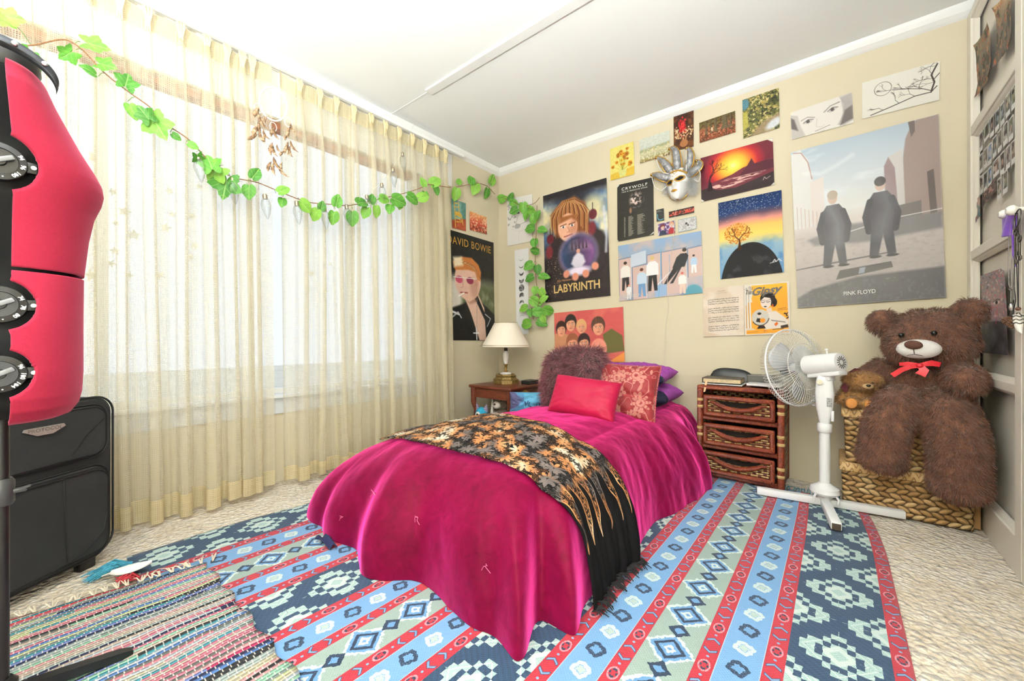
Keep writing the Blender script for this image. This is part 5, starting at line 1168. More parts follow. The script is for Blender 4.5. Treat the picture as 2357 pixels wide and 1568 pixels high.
# printed blue cushion beside the bed
def m_bluec(b):
    x, y, z = b.xyz('Object'); co = b.coord('Object')
    c = b.mix(b.noise(co, 7, 3, .6, .6).sst(.42, .58), H('#4f93bd'), H('#4c4d74')); c = b.mix(x.gt(.07) * .85, c, H('#3a3556')); c = b.mix(abs(x - .02).lt(.075) * .9, c, H('#5aa3c6'))
    return dict(color=c, rough=.75, bump=(b.noise(co, 22, 2), .2, .006))
bc_ = thing('cushion', 'blue printed cushion squeezed between the bedside table and the bed', 'cushion', tuple(at(1222, 935, t=2.72)), frame_rot((.70, .72, -.02), (.12, -.10, 1)))
link('cover', pillow_mesh('cover', .30, .20, .10, 17, wr=.008), mat('blue_printed_cotton', m_bluec), bc_)
m = MB()
for k, (ps) in enumerate([[(.0, .03), (-.02, .045), (-.025, .02), (-.005, .012)], [(.01, .045), (.012, .018), (.03, .018), (.032, .045)], [(.045, .045), (.05, .015)], [(.042, .035), (.058, .035)], [(-.05, .05), (-.045, .02), (-.035, .035), (-.03, .055)], [(.065, .05), (.068, .02), (.08, .03)]]):
    m.tube([(x, y, .052) for x, y in ps], .003, 5)
m.build('printed_lettering', plain('navy_print', '#27305c', .8), bc_)
# ================================================================ bedside table, lamp and plush toys
def m_wood(name, a, b_, sc=6, rough=.35):
    def fn(b):
        x, y, z = b.xyz('Object'); n = b.noise(b.vec(x * 3, y * 3, z * 14), sc, 4, .6, .4)
        return dict(color=b.ramp(n, [(.3, H(a)), (.7, H(b_))]), rough=rough, bump=(n, .06, .002))
    return mat(name, fn)
MAHOG = m_wood('reddish_mahogany', '#4f2216', '#7a3a26')
BRASS = plain('aged_brass', '#a98a4e', .35, .12, 40, metal=.85)
nx0, nx1, ny0, ny1, nh = .165, .605, -.565, -.06, .447
ns = thing('bedside_table', 'small reddish wooden bedside table with brass drawer handle in the room corner', 'bedside table', ((nx0 + nx1) / 2, (ny0 + ny1) / 2, 0))
def L(v): return Vector(v) - ns.location
m = MB(); m.box(L(((nx0 + nx1) / 2, (ny0 + ny1) / 2, nh - .011)), (nx1 - nx0, ny1 - ny0, .022), bev=.008, seg=3); m.build('tabletop', MAHOG, ns)
m = MB()
for (c, s_) in ((((nx0 + nx1) / 2, ny0 + .035, nh - .06), (nx1 - nx0 - .06, .018, .08)), (((nx0 + nx1) / 2, ny1 - .035, nh - .06), (nx1 - nx0 - .06, .018, .08)), ((nx0 + .035, (ny0 + ny1) / 2, nh - .06), (.018, ny1 - ny0 - .06, .08))): m.box(L(c), s_, bev=.002)
m.build('apron', MAHOG, ns)
dr = MB().box(L((nx1 - .032, (ny0 + ny1) / 2, nh - .06)), (.02, ny1 - ny0 - .09, .074), bev=.004).build('drawer', MAHOG, ns)
m = MB()
for dy in (-.03, .03): m.tube([L((nx1 - .02, (ny0 + ny1) / 2 - .05 + dy, nh - .05)), L((nx1 - .004, (ny0 + ny1) / 2 - .05 + dy, nh - .05))], .006, 8)
m.tube([L((nx1 - .004, (ny0 + ny1) / 2 - .05 - .03 + .06 * t, nh - .05 - .018 * math.sin(PI * t))) for t in np.linspace(0, 1, 9)], .004, 6)
m.add([L((nx1 - .0215, (ny0 + ny1) / 2 - .05 + a, nh - .05 + c)) for a, c in ((-.045, .004), (-.02, .016), (0, .02), (.02, .016), (.045, .004), (.02, -.012), (0, -.028), (-.02, -.012))], [tuple(range(8))])
m.build('handle', BRASS, dr, loc=(0, 0, 0))
for (x, y) in ((nx0 + .03, ny0 + .03), (nx1 - .03, ny0 + .03), (nx0 + .03, ny1 - .03), (nx1 - .03, ny1 - .03)):
    m = MB(); ox = .012 if x > .3 else -.012; oy = .012 if y > -.3 else -.012
    m.tube([L((x, y, nh - .022)), L((x, y, nh - .14)), L((x - ox, y - oy, .25)), L((x - ox * .6, y - oy * .6, .10)), L((x + ox, y + oy, .0))], [.024, .022, .016, .015, .013], 12); m.build('leg', MAHOG, ns)
MB().box(L(((nx0 + nx1) / 2, (ny0 + ny1) / 2, .12)), (nx1 - nx0 - .05, ny1 - ny0 - .05, .016), bev=.004).build('shelf', MAHOG, ns)
# lamp
lc = at(1170, 874, z=nh + .004); lc = Vector((.325, -.285, nh))
lp = thing('table_lamp', 'table lamp with cream cone shade and brass base on the bedside table', 'lamp', tuple(lc))
m = MB()
def oct_(r, z): return [(r * math.cos(PI / 8 + k * PI / 4), r * math.sin(PI / 8 + k * PI / 4), z) for k in range(8)]
rs = [(.112, 0), (.112, .03), (.098, .036), (.088, .052), (.092, .062), (.084, .066), (.08, .074)]
vs = []; fs = []
for r, z in rs: vs += oct_(r, z)
for i in range(len(rs) - 1):
    for k in range(8): fs.append((i * 8 + k, i * 8 + (k + 1) % 8, (i + 1) * 8 + (k + 1) % 8, (i + 1) * 8 + k))
fs += [tuple(range(8))[::-1], tuple(range(len(vs) - 8, len(vs)))]
m.add(vs, fs); m.build('base', plain('antique_gilt_brass', '#8c7444', .45, .3, 90, bump=.6, metal=.6), lp, sm=False)
MARB = plain('white_marble', '#efeae6', .3, .03, 20)
MB().lathe([(.045, .074), (.046, .08), (.036, .088), (.02, .092)], 28).build('collar', MARB, lp)
MB().lathe([(.016, .09), (.02, .097), (.012, .106), (.009, .118), (.014, .126), (.010, .134), (.014, .146), (.019, .152), (.015, .158)], 24).build('stem', BRASS, lp)
MB().lathe([(.014, .156), (.020, .185), (.026, .225), (.026, .245), (.020, .262), (.014, .268)], 24).build('column', MARB, lp)
MB().lathe([(.013, .266), (.015, .272), (.015, .292), (.009, .296), (.009, .33)], 20).build('socket', plain('dark_bronze', '#3b332c', .4, metal=.6), lp)
SH = mat('cream_lampshade', lambda b: dict(color=b.mix(b.noise(b.coord('Object'), 90, 2), H('#efe3d2'), H('#f4eadb')), rough=.8, sss=0))
sh = MB(); sh.lathe([(.205, .300), (.198, .313), (.150, .40), (.102, .493), (.098, .503)], 56, cap=False); sh.lathe([(.094, .503), (.146, .40), (.201, .300)], 56, cap=False)
sho = sh.build('shade', SH, lp)
m = MB()
for r, z in ((.2045, .302), (.1975, .3155), (.0985, .5025)): m.tube([(r * math.cos(a), r * math.sin(a), z) for a in np.linspace(0, 2 * PI, 57)[:-1]], .0016, 5, closed=True)
m.build('gold_trim', BRASS, sho)
# small black box on the table
bx = MB(); bx.box((0, 0, .012), (.085, .13, .024), bev=.003); bx.box((0, 0, .026), (.086, .131, .004), bev=.001)
tag(bx.build('box', plain('black_card', '#17191b', .5), sm=False, loc=(.515, -.20, nh)), 'small flat black box on the bedside table beside the lamp', 'box')
# plush toys on the table's lower shelf
zS = .128
PG = mat('grey_brown_plush', lambda b: dict(color=b.ramp(b.noise(b.coord('Object'), 60, 3), [(.3, H('#54483c')), (.7, H('#7a6b5b'))]), rough=.95, sheen=.3))
PL_ = mat('pale_grey_plush', lambda b: dict(color=b.ramp(b.noise(b.coord('Object'), 70, 3), [(.3, H('#b5aaa2')), (.7, H('#ddd5cd'))]), rough=.95, sheen=.3))
def toy_parts(t, muz, nose, eyes, nm=True):
    for e in eyes: MB().ell(e[0], e[1], 12, 8).build('eye', plain('black_glass_bead', '#0b0a0a', .15), t)
    if nose: MB().ell(nose[0], nose[1], 14, 10).build('nose', plain('brown_felt', '#43332b', .8), t)
tb = thing('plush_bear', 'grey brown plush bear with large round ears under the bedside table', 'plush toy', (.40, -.40, zS))
def f(m):
    m.ell((0, 0, .075), (.085, .075, .08)); m.ell((0, -.01, .185), (.088, .078, .078)); m.ell((-.085, .0, .252), (.036, .02, .036)); m.ell((.078, .01, .252), (.034, .02, .034)); m.ell((-.05, -.07, .035), (.032, .05, .032)); m.ell((.05, -.07, .035), (.032, .05, .032))
link('body', fur_on(blob_mesh('body', f, .009), 'body', 5000, .010, .0016, comb=(0, 0, -.3), seed=4), PG, tb)
MB().ell((.0, -.082, .165), (.036, .03, .03)).build('muzzle', PL_, tb); toy_parts(tb, None, ((0, -.112, .175), (.012, .006, .009)), [((-.035, -.075, .20), (.007, .005, .007)), ((.035, -.075, .20), (.007, .005, .007))])
MB().tube([(-.065, -.055, .205), (-.058, -.07, .15), (-.052, -.085, .095)], .012, 10).build('pale_tab', PL_, tb)
tw = thing('plush_toy', 'pale grey fluffy plush toy at the front under the bedside table', 'plush toy', (.435, -.525, zS))
def f(m): m.ell((0, 0, .03), (.075, .05, .04)); m.ell((-.02, -.01, .075), (.05, .045, .042)); m.ell((.055, 0, .06), (.035, .03, .03))
link('body', fur_on(blob_mesh('body', f, .007), 'body', 3500, .011, .0016, seed=6), PL_, tw)
toy_parts(tw, None, ((-.015, -.055, .078), (.009, .005, .007)), [((-.037, -.05, .09), (.005, .004, .005)), ((.005, -.052, .09), (.005, .004, .005))])
tm = thing('plush_monster', 'turquoise one eyed plush monster with striped pointed ears under the bedside table', 'plush toy', (.275, -.525, zS))
TQ = plain('turquoise_plush', '#2f9fc4', .9, .08, 90)
def f(m): m.ell((0, 0, .07), (.062, .045, .075)); m.ell((0, 0, .03), (.065, .05, .04))
link('body', blob_mesh('body', f, .007), TQ, tm)
STR = mat('striped_ear_cloth', lambda b: dict(color=b.mix((b.xyz('Object')[2] * 90).fract().lt(.5), H('#5b4c76'), H('#cfc3d8')), rough=.9))
for s_ in (-1, 1): MB().add([(s_ * .02, -.008, .125), (s_ * .062, -.008, .11), (s_ * .058, -.004, .175), (s_ * .02, .012, .125), (s_ * .062, .012, .11)], [(0, 1, 2), (3, 2, 4), (0, 2, 3), (1, 4, 2), (0, 3, 4, 1)]).build('ear', STR, tm, sm=False)
ey = MB().ell((0, -.043, .085), (.026, .008, .026), 20, 12).build('eye', plain('white_felt', '#f0efec', .8), tm)
MB().ell((0, -.050, .085), (.013, .004, .013), 16, 10).build('pupil', plain('black_felt', '#151515', .8), ey)
# ================================================================ wicker drawers and what lies on them
def m_rattan(b):
    x, y, z = b.xyz('Object'); co = b.coord('Object')
    st = b.noise(b.vec(x * 130, y * 130, z * 130), 1, 1); st2 = b.noise(co, 14, 3, .6)
    # fine binding round the poles: thin rings
    rg_ = ((x + y + z * 1.0) * 190).fract(); wr = abs(rg_ - .5)
    c = b.ramp(st * .55 + st2 * .45, [(.28, H('#431610')), (.45, H('#702a18')), (.6, H('#8b3d20')), (.72, H('#a96a3c'))])
    return dict(color=c, rough=.4, bump=(wr * -1 + st * .4, .6, .003))
RAT = mat('red_brown_rattan', m_rattan)
def m_rwrap(b):
    x, y, z = b.xyz('Object'); q = abs((z * 240).fract() - .5)
    return dict(color=b.ramp(b.noise(b.vec(x * 20, y * 20, z * 240), 1, 2), [(.3, H('#a3814a')), (.7, H('#d9bb82'))]), rough=.7, bump=(q * -1, .7, .003))
STRAW = mat('straw_binding', m_rwrap)
def m_weave(b):
    # horizontal twisted straw strands over dark uprights
    x, y, z = b.xyz('Object'); co = b.coord('Object'); row = z * 82 + b.noise(co, 40, 2) * .5; fr_ = row.fract(); k = row.floor()
    u = (x + y) * 20 + (k.mod(2)) * .5; over = ((u).fract() - .5)
    straw = b.ramp(b.noise(b.vec((x + y) * 30, k * .7, 0), 3, 2), [(.3, H('#9c7a45')), (.7, H('#d8b981'))])
    c = b.mix(abs(over).lt(.17), straw, H('#5a2415')); c = b.mix(b.hashv(k, 1.0).gt(.55) * .8, c, H('#7a3b22')); c = b.mix(abs(fr_ - .5).gt(.40), c, H('#2c130b'))
    return dict(color=c, rough=.6, bump=(abs(fr_ - .5) * -2 - abs(over) * .5, .9, .006))
WV = mat('woven_straw_panel', m_weave)
dx0, dx1, dy0, dy1, dh = 1.832, 2.262, -.315, -.035, .545
dw = thing('wicker_drawers', 'red brown wicker chest of three drawers between the bed and the fan', 'chest of drawers', ((dx0 + dx1) / 2, (dy0 + dy1) / 2, .010))
def D(x, y, z): return Vector((x, y, z)) - dw.location
m = MB()
for x in (dx0 + .016, dx1 - .016):
    for y in (dy0 + .016, dy1 - .016): m.box(D(x, y, dh / 2), (.034, .034, dh - .02), bev=.012, seg=3)
m.box(D((dx0 + dx1) / 2, dy0 + .014, dh - .012), (dx1 - dx0, .032, .026), bev=.010, seg=3)
for z in (.03, .19, .355): m.box(D((dx0 + dx1) / 2, dy0 + .020, z), (dx1 - dx0 - .05, .026, .026), bev=.008, seg=3)
m.build('frame', RAT, dw)
m = MB()
for x in (dx0 + .016, dx1 - .016):
    for z in (.085, .125, .255, .295, .42, .46): m.box(D(x, dy0 + .016, z), (.0375, .0375, .028), bev=.012, seg=3)
m.build('straw_bands', STRAW, dw)
m = MB(); m.box(D(dx0 + .010, (dy0 + dy1) / 2, dh / 2), (.012, dy1 - dy0 - .05, dh - .05)); m.box(D(dx1 - .010, (dy0 + dy1) / 2, dh / 2), (.012, dy1 - dy0 - .05, dh - .05)); m.box(D((dx0 + dx1) / 2, dy1 - .012, dh / 2), (dx1 - dx0 - .04, .010, dh - .05)); m.build('side_panel', WV, dw, sm=False)
MB().box(D((dx0 + dx1) / 2, (dy0 + dy1) / 2, dh - .009), (dx1 - dx0 - .01, dy1 - dy0 - .01, .014), bev=.005).build('top_panel', RAT, dw)
DARK = plain('dark_drawer_inside', '#1c1310', .9)
for k, (zb, zt, pull) in enumerate(((.372, .492, .012), (.207, .33, .018), (.045, .172, .022))):
    yf = dy0 - pull; x0, x1 = dx0 + .040, dx1 - .040; zm = (zb + zt) / 2; h = zt - zb
    # front: woven panel with an eye-shaped slot, bound by a thick rim and a curved grip bar
    d0 = MB(); n = 30; xs = np.linspace(x0 + .018, x1 - .018, n); xc = (x0 + x1) / 2; hw = (x1 - x0) * .36
    up = lambda x: zt - .026 - .006 * max(0, 1 - ((x - xc) / hw) ** 2); lo = lambda x: zt - .028 - (.034 * max(0, 1 - ((x - xc) / (hw * .94)) ** 2) if abs(x - xc) < hw else 0)
    vs = []; fs = []
    for x in xs: vs += [D(x, yf + .006, zb + .010), D(x, yf + .006, lo(x) - .001), D(x, yf + .006, up(x)), D(x, yf + .006, zt - .006)]
    for i in range(n - 1):
        for j in (0, 2): fs.append((i * 4 + j, (i + 1) * 4 + j, (i + 1) * 4 + j + 1, i * 4 + j + 1))
        if abs((xs[i] + xs[i + 1]) / 2 - xc) > hw * .94: fs.append((i * 4 + 1, (i + 1) * 4 + 1, (i + 1) * 4 + 2, i * 4 + 2))
    d0.add(vs, fs); dro = d0.build('drawer', WV, dw, sm=False); so = dro.modifiers.new('t', 'SOLIDIFY'); so.thickness = .010; so.offset = -1
    r = MB(); r.box(D(xc, yf, zt - .012), (x1 - x0, .024, .026), bev=.009, seg=3); r.box(D(xc, yf, zb + .012), (x1 - x0, .024, .024), bev=.009, seg=3)
    for x in (x0 + .011, x1 - .011): r.box(D(x, yf, zm), (.024, .024, h), bev=.009, seg=3)
    r.build('rim', RAT, dro)
    g = MB(); g.tube([D(x, yf - .004, lo(x) - .008 - .004) for x in np.linspace(xc - hw * 1.12, xc + hw * 1.12, 40)], [.004 + .0095 * max(0, 1 - ((x) ** 4)) for x in np.linspace(-1, 1, 40)], 10); g.build('grip', RAT, dro)
    ins = MB(); ins.box(D(xc, (yf + dy1) / 2 + .012, zm - .012), (x1 - x0 - .03, dy1 - yf - .05, h - .045)); ins.build('drawer_box', DARK, dro, sm=False)
# folded papers seen in the slot of the top drawer
tag(MB().box((0, 0, 0), (.10, .08, .006), bev=.001).box((.10, .0, .001), (.09, .08, .008), bev=.001).build('papers', plain('white_paper', '#e5e1e0', .7), sm=False, loc=(2.03, -.245, .463)), 'white papers lying inside the top wicker drawer', 'papers')
zt = .010 + dh + .0
tz = dh + .0095
pc = thing('pouch', 'black leather zip pouch at the back on the wicker drawers', 'pouch', (1.975, -.10, tz + .001))
n, k_ = 40, 18; P = np.zeros((n, k_, 3))
for i, t in enumerate(np.linspace(0, 1, n)):
    w_ = .125 * (2 * t - 1); hh = .082 * (1 - abs(2 * t - 1) ** 3.2) ** .55 * (1 - .12 * t); th = .028 * (1 - abs(2 * t - 1) ** 4) ** .5
    for j, a in enumerate(np.linspace(0, PI, k_)): P[i, j] = (w_, -th * math.cos(a) * (1 - .25 * math.sin(a)), hh * math.sin(a) ** .8 + .001)
LEA = mat('black_leather', lambda b: dict(color=b.mix(b.noise(b.coord('Object'), 20, 3), H('#17191b'), H('#24282b')), rough=.38, bump=(b.noise(b.coord('Object'), 120, 3), .3, .001)))
link('body', grid_mesh('body', P), LEA, pc)
MB().tube([P[i, k_ // 2] + np.array((0, 0, .0015)) for i in range(3, n - 2)], .0022, 6).build('zip', plain('dark_zip', '#3a3c3e', .4, metal=.5), pc)
MB().box((.128, -.004, .03), (.012, .004, .022), bev=.002).build('zip_pull', LEA, pc)
bk = thing('book', 'dark hardback notebook with ribbon marker at the front left of the wicker drawers', 'book', (1.955, -.225, tz + .001), (0, 0, .04))
m = MB(); m.box((0, 0, .0275), (.20, .15, .004), bev=.001); m.box((0, 0, .0025), (.20, .15, .004), bev=.001); m.box((-.098, 0, .015), (.005, .15, .024), bev=.001); m.build('cover', plain('brown_black_cover', '#4a423a', .55), bk, sm=False)
MB().box((.002, 0, .015), (.192, .144, .021)).build('pages', plain('cream_pages', '#c9b48f', .8, .08, 120), bk, sm=False)
MB().add([(-.082, -.074, .012), (-.070, -.074, .012), (-.072, -.080, -.006), (-.084, -.080, -.006), (-.078, -.1, -.05), (-.088, -.1, -.052)], [(0, 1, 2, 3), (3, 2, 4, 5)]).build('ribbon', plain('tan_ribbon', '#d7a77e', .6), bk, sm=False)
tag(MB().box((0, 0, .003), (.21, .15, .006), bev=.002).build('folder', plain('white_folder', '#dcdcdb', .6), sm=False, loc=(1.958, -.222, tz - .0045 + .0), rot=(0, 0, .02)), 'thin white folder under the dark notebook', 'folder')
bk.location.z += .0035; 
mg = thing('magazine', 'white and black magazine at the front right of the wicker drawers', 'magazine', (2.165, -.215, tz + .001), (0, 0, -.03))
m = MB(); m.box((0, 0, .006), (.16, .14, .011), bev=.002); m.build('pages', plain('white_paper', '#e5e1e0', .7), mg, sm=False)
MB().box((0, 0, .0125), (.16, .14, .002)).build('cover', mat('grey_white_cover', lambda b: dict(color=b.mix(b.xyz('Object')[1].gt(.02), H('#dfe0e0'), H('#4d4c4d')), rough=.4)), mg, sm=False)
mb_ = text_mesh('ZERO HERO', .018, .0004); link('lettering', mb_, plain('pale_ink', '#d4d2d0', .6), mg, loc=(-.01, .045, .0142))
gb = thing('box', 'flat grey box lying at the back right of the wicker drawers', 'box', (2.15, -.09, tz + .001))
MB().box((0, 0, .022), (.17, .09, .044), bev=.003).build('body', plain('dark_grey_card', '#67645f', .6), gb, sm=False); MB().box((0, 0, .046), (.173, .093, .006), bev=.002).build('lid', plain('grey_card', '#85817b', .6), gb, sm=False)
# ================================================================ pedestal fan
FW_ = plain('white_fan_plastic', '#eeeeef', .35, .01, 8); FG = plain('pale_grey_blade', '#c9c9cd', .4, .02, 8)
fx, fy = 2.43, -.385
fan = thing('pedestal_fan', 'white pedestal fan on crossed floor bars, its head turned to the left', 'fan', (fx, fy, .010))
for k, (a0, lo_, hi_) in enumerate(((math.radians(8.5), -.28, .285), (math.radians(98.5), -.30, .10))):
    m = MB(); m.M = Matrix.Rotation(a0, 4, 'Z'); m.box(((lo_ + hi_) / 2, 0, .020 + k * .0), (hi_ - lo_, .038, .034), bev=.004); m.build('base_bar', FW_, fan)
m = MB(); m.box((math.cos(math.radians(98.5)) * -.302, math.sin(math.radians(98.5)) * -.302, .018), (.030, .004, .026), rz=math.radians(8.5)); m.build('bar_end', plain('dark_rusty_metal', '#4a3c30', .6), fan, sm=False)
m = MB(); m.lathe([(.030, .034), (.032, .05), (.052, .056), (.060, .068), (.056, .088), (.030, .104), (.023, .112)], 28); m.build('hub_collar', FW_, fan)
for k in range(4):
    a0 = math.radians(8.5 + 45 + 90 * k); MB().tube([(.045 * math.cos(a0), .045 * math.sin(a0), .07), (.066 * math.cos(a0), .066 * math.sin(a0), .05), (.064 * math.cos(a0), .064 * math.sin(a0), .03)], .005, 6).build('brace', FW_, fan)
MB().lathe([(.0225, .10), (.0225, .365)], 24).build('pole', FW_, fan)
MB().lathe([(.026, .355), (.030, .362), (.030, .392), (.025, .400)], 24).build('locking_collar', FW_, fan)
def sect(zs, ws, ds, oy=0):
    m = MB(); n = 24; vs = []; fs = []
    for z, w_, d_ , o_y in zip(zs, ws, ds, oy): vs += [(w_ * math.copysign(abs(math.cos(a)) ** .6, math.cos(a)), o_y + d_ * math.copysign(abs(math.sin(a)) ** .6, math.sin(a)), z) for a in np.linspace(0, 2 * PI, n, endpoint=False)]
    for i in range(len(zs) - 1):
        for k in range(n): fs.append((i * n + k, i * n + (k + 1) % n, (i + 1) * n + (k + 1) % n, (i + 1) * n + k))
    fs += [tuple(range(n))[::-1], tuple(range(len(vs) - n, len(vs)))]
    return m.add(vs, fs)
sect([.395, .42, .47, .54, .60, .632, .645], [.020, .024, .033, .038, .034, .028, .018], [.020, .024, .032, .034, .032, .026, .018], [0] * 7).build('neck', FW_, fan)
MB().lathe([(.001, 0), (.011, .001), (.012, .012), (.001, .014)], 16).build('tilt_knob', plain('cream_plastic', '#e9e1c8', .4), fan, loc=(-.018, -.030, .600), rot=(PI / 2, 0, 0))
MB().box((.018, -.0335, .505), (.020, .004, .042), bev=.002).build('rating_label', plain('grey_printed_label', '#9b9a9c', .5, .4, 260), fan, sm=False)
MB().box((.030, -.026, .44), (.012, .012, .05), bev=.003).build('switch', FW_, fan)
for k, z in enumerate((.528, .505, .482)): MB().box((-.042, -.004, z), (.016, .006, .006), bev=.001).build('cable_hook', plain('grey_plastic', '#8d8d90', .5), fan)
# head: local frame with +X pointing along the fan axis (towards the blades)
AX = Vector((-.83, .53, -.17)).normalized(); hc = Vector((.0, .0, .685))
sx_ = AX; sy2 = Vector((0, 0, 1)).cross(sx_).normalized(); sz = sx_.cross(sy2)
HM = Matrix((sx_, sy2, sz)).transposed().to_4x4(); HM.translation = hc
def hb(name, mb, mt, par=fan, sm=True): return mb.build(name, mt, par, sm)
m = MB(); m.M = HM @ Matrix.Rotation(PI / 2, 4, 'Y'); m.lathe([(.030, -.075), (.044, -.072), (.048, -.06), (.050, .0), (.052, .05), (.050, .082), (.034, .090)], 32); mo = hb('motor_housing', m, FW_)
m = MB(); m.M = HM; m.box((.0, 0, -.050), (.15, .06, .022), bev=.006); m.box((0, 0, -.068), (.05, .045, .03), bev=.006); hb('motor_cradle', m, FW_)
m = MB(); m.M = HM
for k in range(14):
    a = 2 * PI * k / 14; m.box((-.0745, .021 * math.cos(a), .021 * math.sin(a)), (.003, .018, .0035), rot=(a, 0, 0))
hb('vent_slots', m, plain('dark_slot', '#3a3a3c', .8), mo, False)
m = MB(); m.M = HM; m.tube([(-.02, 0, .048), (-.02, 0, .066)], .004, 8); m.lathe([(.004, 0), (.008, .001), (.008, .008), (.001, .009)], 14, (-.02, 0, .064)); hb('oscillation_knob', m, FW_)
m = MB(); m.M = HM; m.M = HM @ Matrix.Rotation(PI / 2, 4, 'Y'); m.lathe([(.006, .085), (.006, .125), (.030, .125), (.036, .135), (.034, .165), (.015, .172)], 24); hb('spindle_hub', m, FG)
for k in range(3):
    m = MB(); m.M = HM; a0 = 2 * PI * k / 3 + .35; n1, n2 = 14, 12; P = np.zeros((n1, n2, 3))
    for i, r in enumerate(np.linspace(.030, .168, n1)):
        t = i / (n1 - 1); hwid = .62 * math.sin(PI * min(1, .22 + .62 * t)) * (1 if t < .9 else (1 - ((t - .9) / .1) ** 2 * .45))
        for j, q in enumerate(np.linspace(-1, 1, n2)):
            a = a0 + q * hwid + .25 * t; p = HM @ Vector((.150 - q * .022 * (1 - .3 * t), r * math.cos(a), r * math.sin(a))); P[i, j] = p
    o = link('blade', grid_mesh('blade', P), FG, fan); so = o.modifiers.new('t', 'SOLIDIFY'); so.thickness = .0025
def cage(front):
    m = MB(); m.M = HM; s_ = 1 if front else -1; R = .198; x0 = .150
    prof = [(R, 0), (R * .985, .020), (R * .93, .038), (R * .7, .050), (R * .4, .054), (.038, .055)]
    for k in range(72):
        a = 2 * PI * k / 72; m.tube([(x0 + s_ * (x + .004), r * math.cos(a), r * math.sin(a)) for r, x in prof], .0011, 4, cap=False)
    for rr, xx in ((.038, .055), (.118, .0515)): m.tube([(x0 + s_ * (xx + .004), rr * math.cos(a), rr * math.sin(a)) for a in np.linspace(0, 2 * PI, 61)[:-1]], .0016, 5, closed=True)
    if front: m.lathe([(.001, 0), (.036, .001), (.034, .006), (.001, .008)], 24)
    return m
CG = plain('white_wire', '#e3e1dc', .4, .02, 30)
hb('rear_guard', cage(False), CG); 
cf = cage(True); hb('front_guard', cf, CG)
m = MB(); m.M = HM; m.tube([(.150, .199 * math.cos(a), .199 * math.sin(a)) for a in np.linspace(0, 2 * PI, 73)[:-1]], .0042, 8, closed=True); hb('guard_rim', m, FW_)
m = MB(); m.M = HM @ Matrix.Rotation(PI / 2, 4, 'Y'); m.lathe([(.001, .212), (.036, .210), (.036, .203), (.001, .202)], 24); hb('badge', m, FG)
# ================================================================ lidded baskets and plush bears
def m_hyac(b):
    x, y, z = b.xyz('Object'); co = b.coord('Object'); u = x + y * .97
    row = z / .0255 + (b.noise(co, 9, 2) - .5) * .35; k = row.floor(); fr_ = row.fract() - .5
    sgn = k.mod(2) * 2 - 1
    s_ = u / .036 + sgn * fr_ * .55 + k * .37; ks = s_.floor(); fs = s_.fract() - .5
    hgt = (fs * fs * 3.2 + fr_ * fr_ * 2.6) * -1 + 1
    tone = b.hashv(ks, k) * .55 + b.noise(b.vec(u * 18, k * .8 + fs * 2, z * 90), 3, 3, .6) * .45
    c = b.ramp(tone, [(.2, H('#8d6a3f')), (.45, H('#b98f59')), (.65, H('#d3ad78')), (.85, H('#e3c795'))])
    c = b.mix((hgt * -1 + .62).sst(0, .5) * .85, c, H('#55391d'))
    return dict(color=c, rough=.75, bump=(hgt + b.noise(co, 160, 2) * .12, 1.0, .014))
HYM = mat('water_hyacinth_weave', m_hyac)
def m_hylid(b):
    x, y, z = b.xyz('Object'); u = (x + y * .97) / .030; zz = abs((u.fract() - .5) * 2); st = abs(zz - (z * 26).fract()).lt(.16)
    n = b.noise(b.coord('Object'), 40, 3)
    c = b.mix(st * .8, b.ramp(n, [(.3, H('#c69c62')), (.7, H('#e2c391'))]), H('#8d6637'))
    return dict(color=c, rough=.7, bump=(st * -1 + n * .3, .8, .006))
HYL = mat('hyacinth_lid_binding', m_hylid)
def basket(label, x0, x1, z0, zb, zt, lx0, lx1, taper):
    y0, y1 = -.325, -.035
    t = thing('lidded_basket', label, 'basket', ((x0 + x1) / 2, (y0 + y1) / 2, z0)); c = t.location
    m = MB(); vs = []; hx, hy = (x1 - x0) / 2, (y1 - y0) / 2; R = .018; nz = 6
    for i in range(nz):
        q = i / (nz - 1); z = q * (zb - z0); k = 1 - taper * (1 - q)
        for (sx, sy, a0) in ((1, 1, 0), (-1, 1, PI / 2), (-1, -1, PI), (1, -1, 3 * PI / 2)):
            for a in np.linspace(a0, a0 + PI / 2, 5): vs.append((sx * (hx * k - R) + R * math.cos(a), sy * (hy * k - R) + R * math.sin(a), z))
    fs = [(i * 20 + j, i * 20 + (j + 1) % 20, (i + 1) * 20 + (j + 1) % 20, (i + 1) * 20 + j) for i in range(nz - 1) for j in range(20)]
    fs += [tuple(range(20))[::-1], tuple(range((nz - 1) * 20, nz * 20))]
    m.add(vs, fs); m.build('body', HYM, t)
    m = MB(); m.box(((lx0 + lx1) / 2 - c.x, 0, (zb + zt) / 2 - z0 - .003), (lx1 - lx0, y1 - y0 + .022, zt - zb + .006), bev=.008, seg=3); m.build('lid', HYL, t)
    return t
basket('lower of two stacked straw baskets with lids, standing on the carpet', 2.493, 2.928, .008, .186, .222, 2.484, 2.94, .02)
basket('upper of two stacked straw baskets, both bears sitting on its lid', 2.503, 2.905, .2225, .445, .482, 2.492, 2.922, .03)
bg_ = MB(); bg_.box((0, 0, .17), (.022, .16, .34), bev=.003); bg_.box((.0, -.0, .345), (.006, .14, .05), bev=.001)
tag(bg_.build('paper_bag', plain('brown_kraft_paper', '#b0875a', .8, .06, 20), sm=False, loc=(2.938, -.20, .008)), 'folded brown paper bag wedged between the straw baskets and the wardrobe', 'bag')
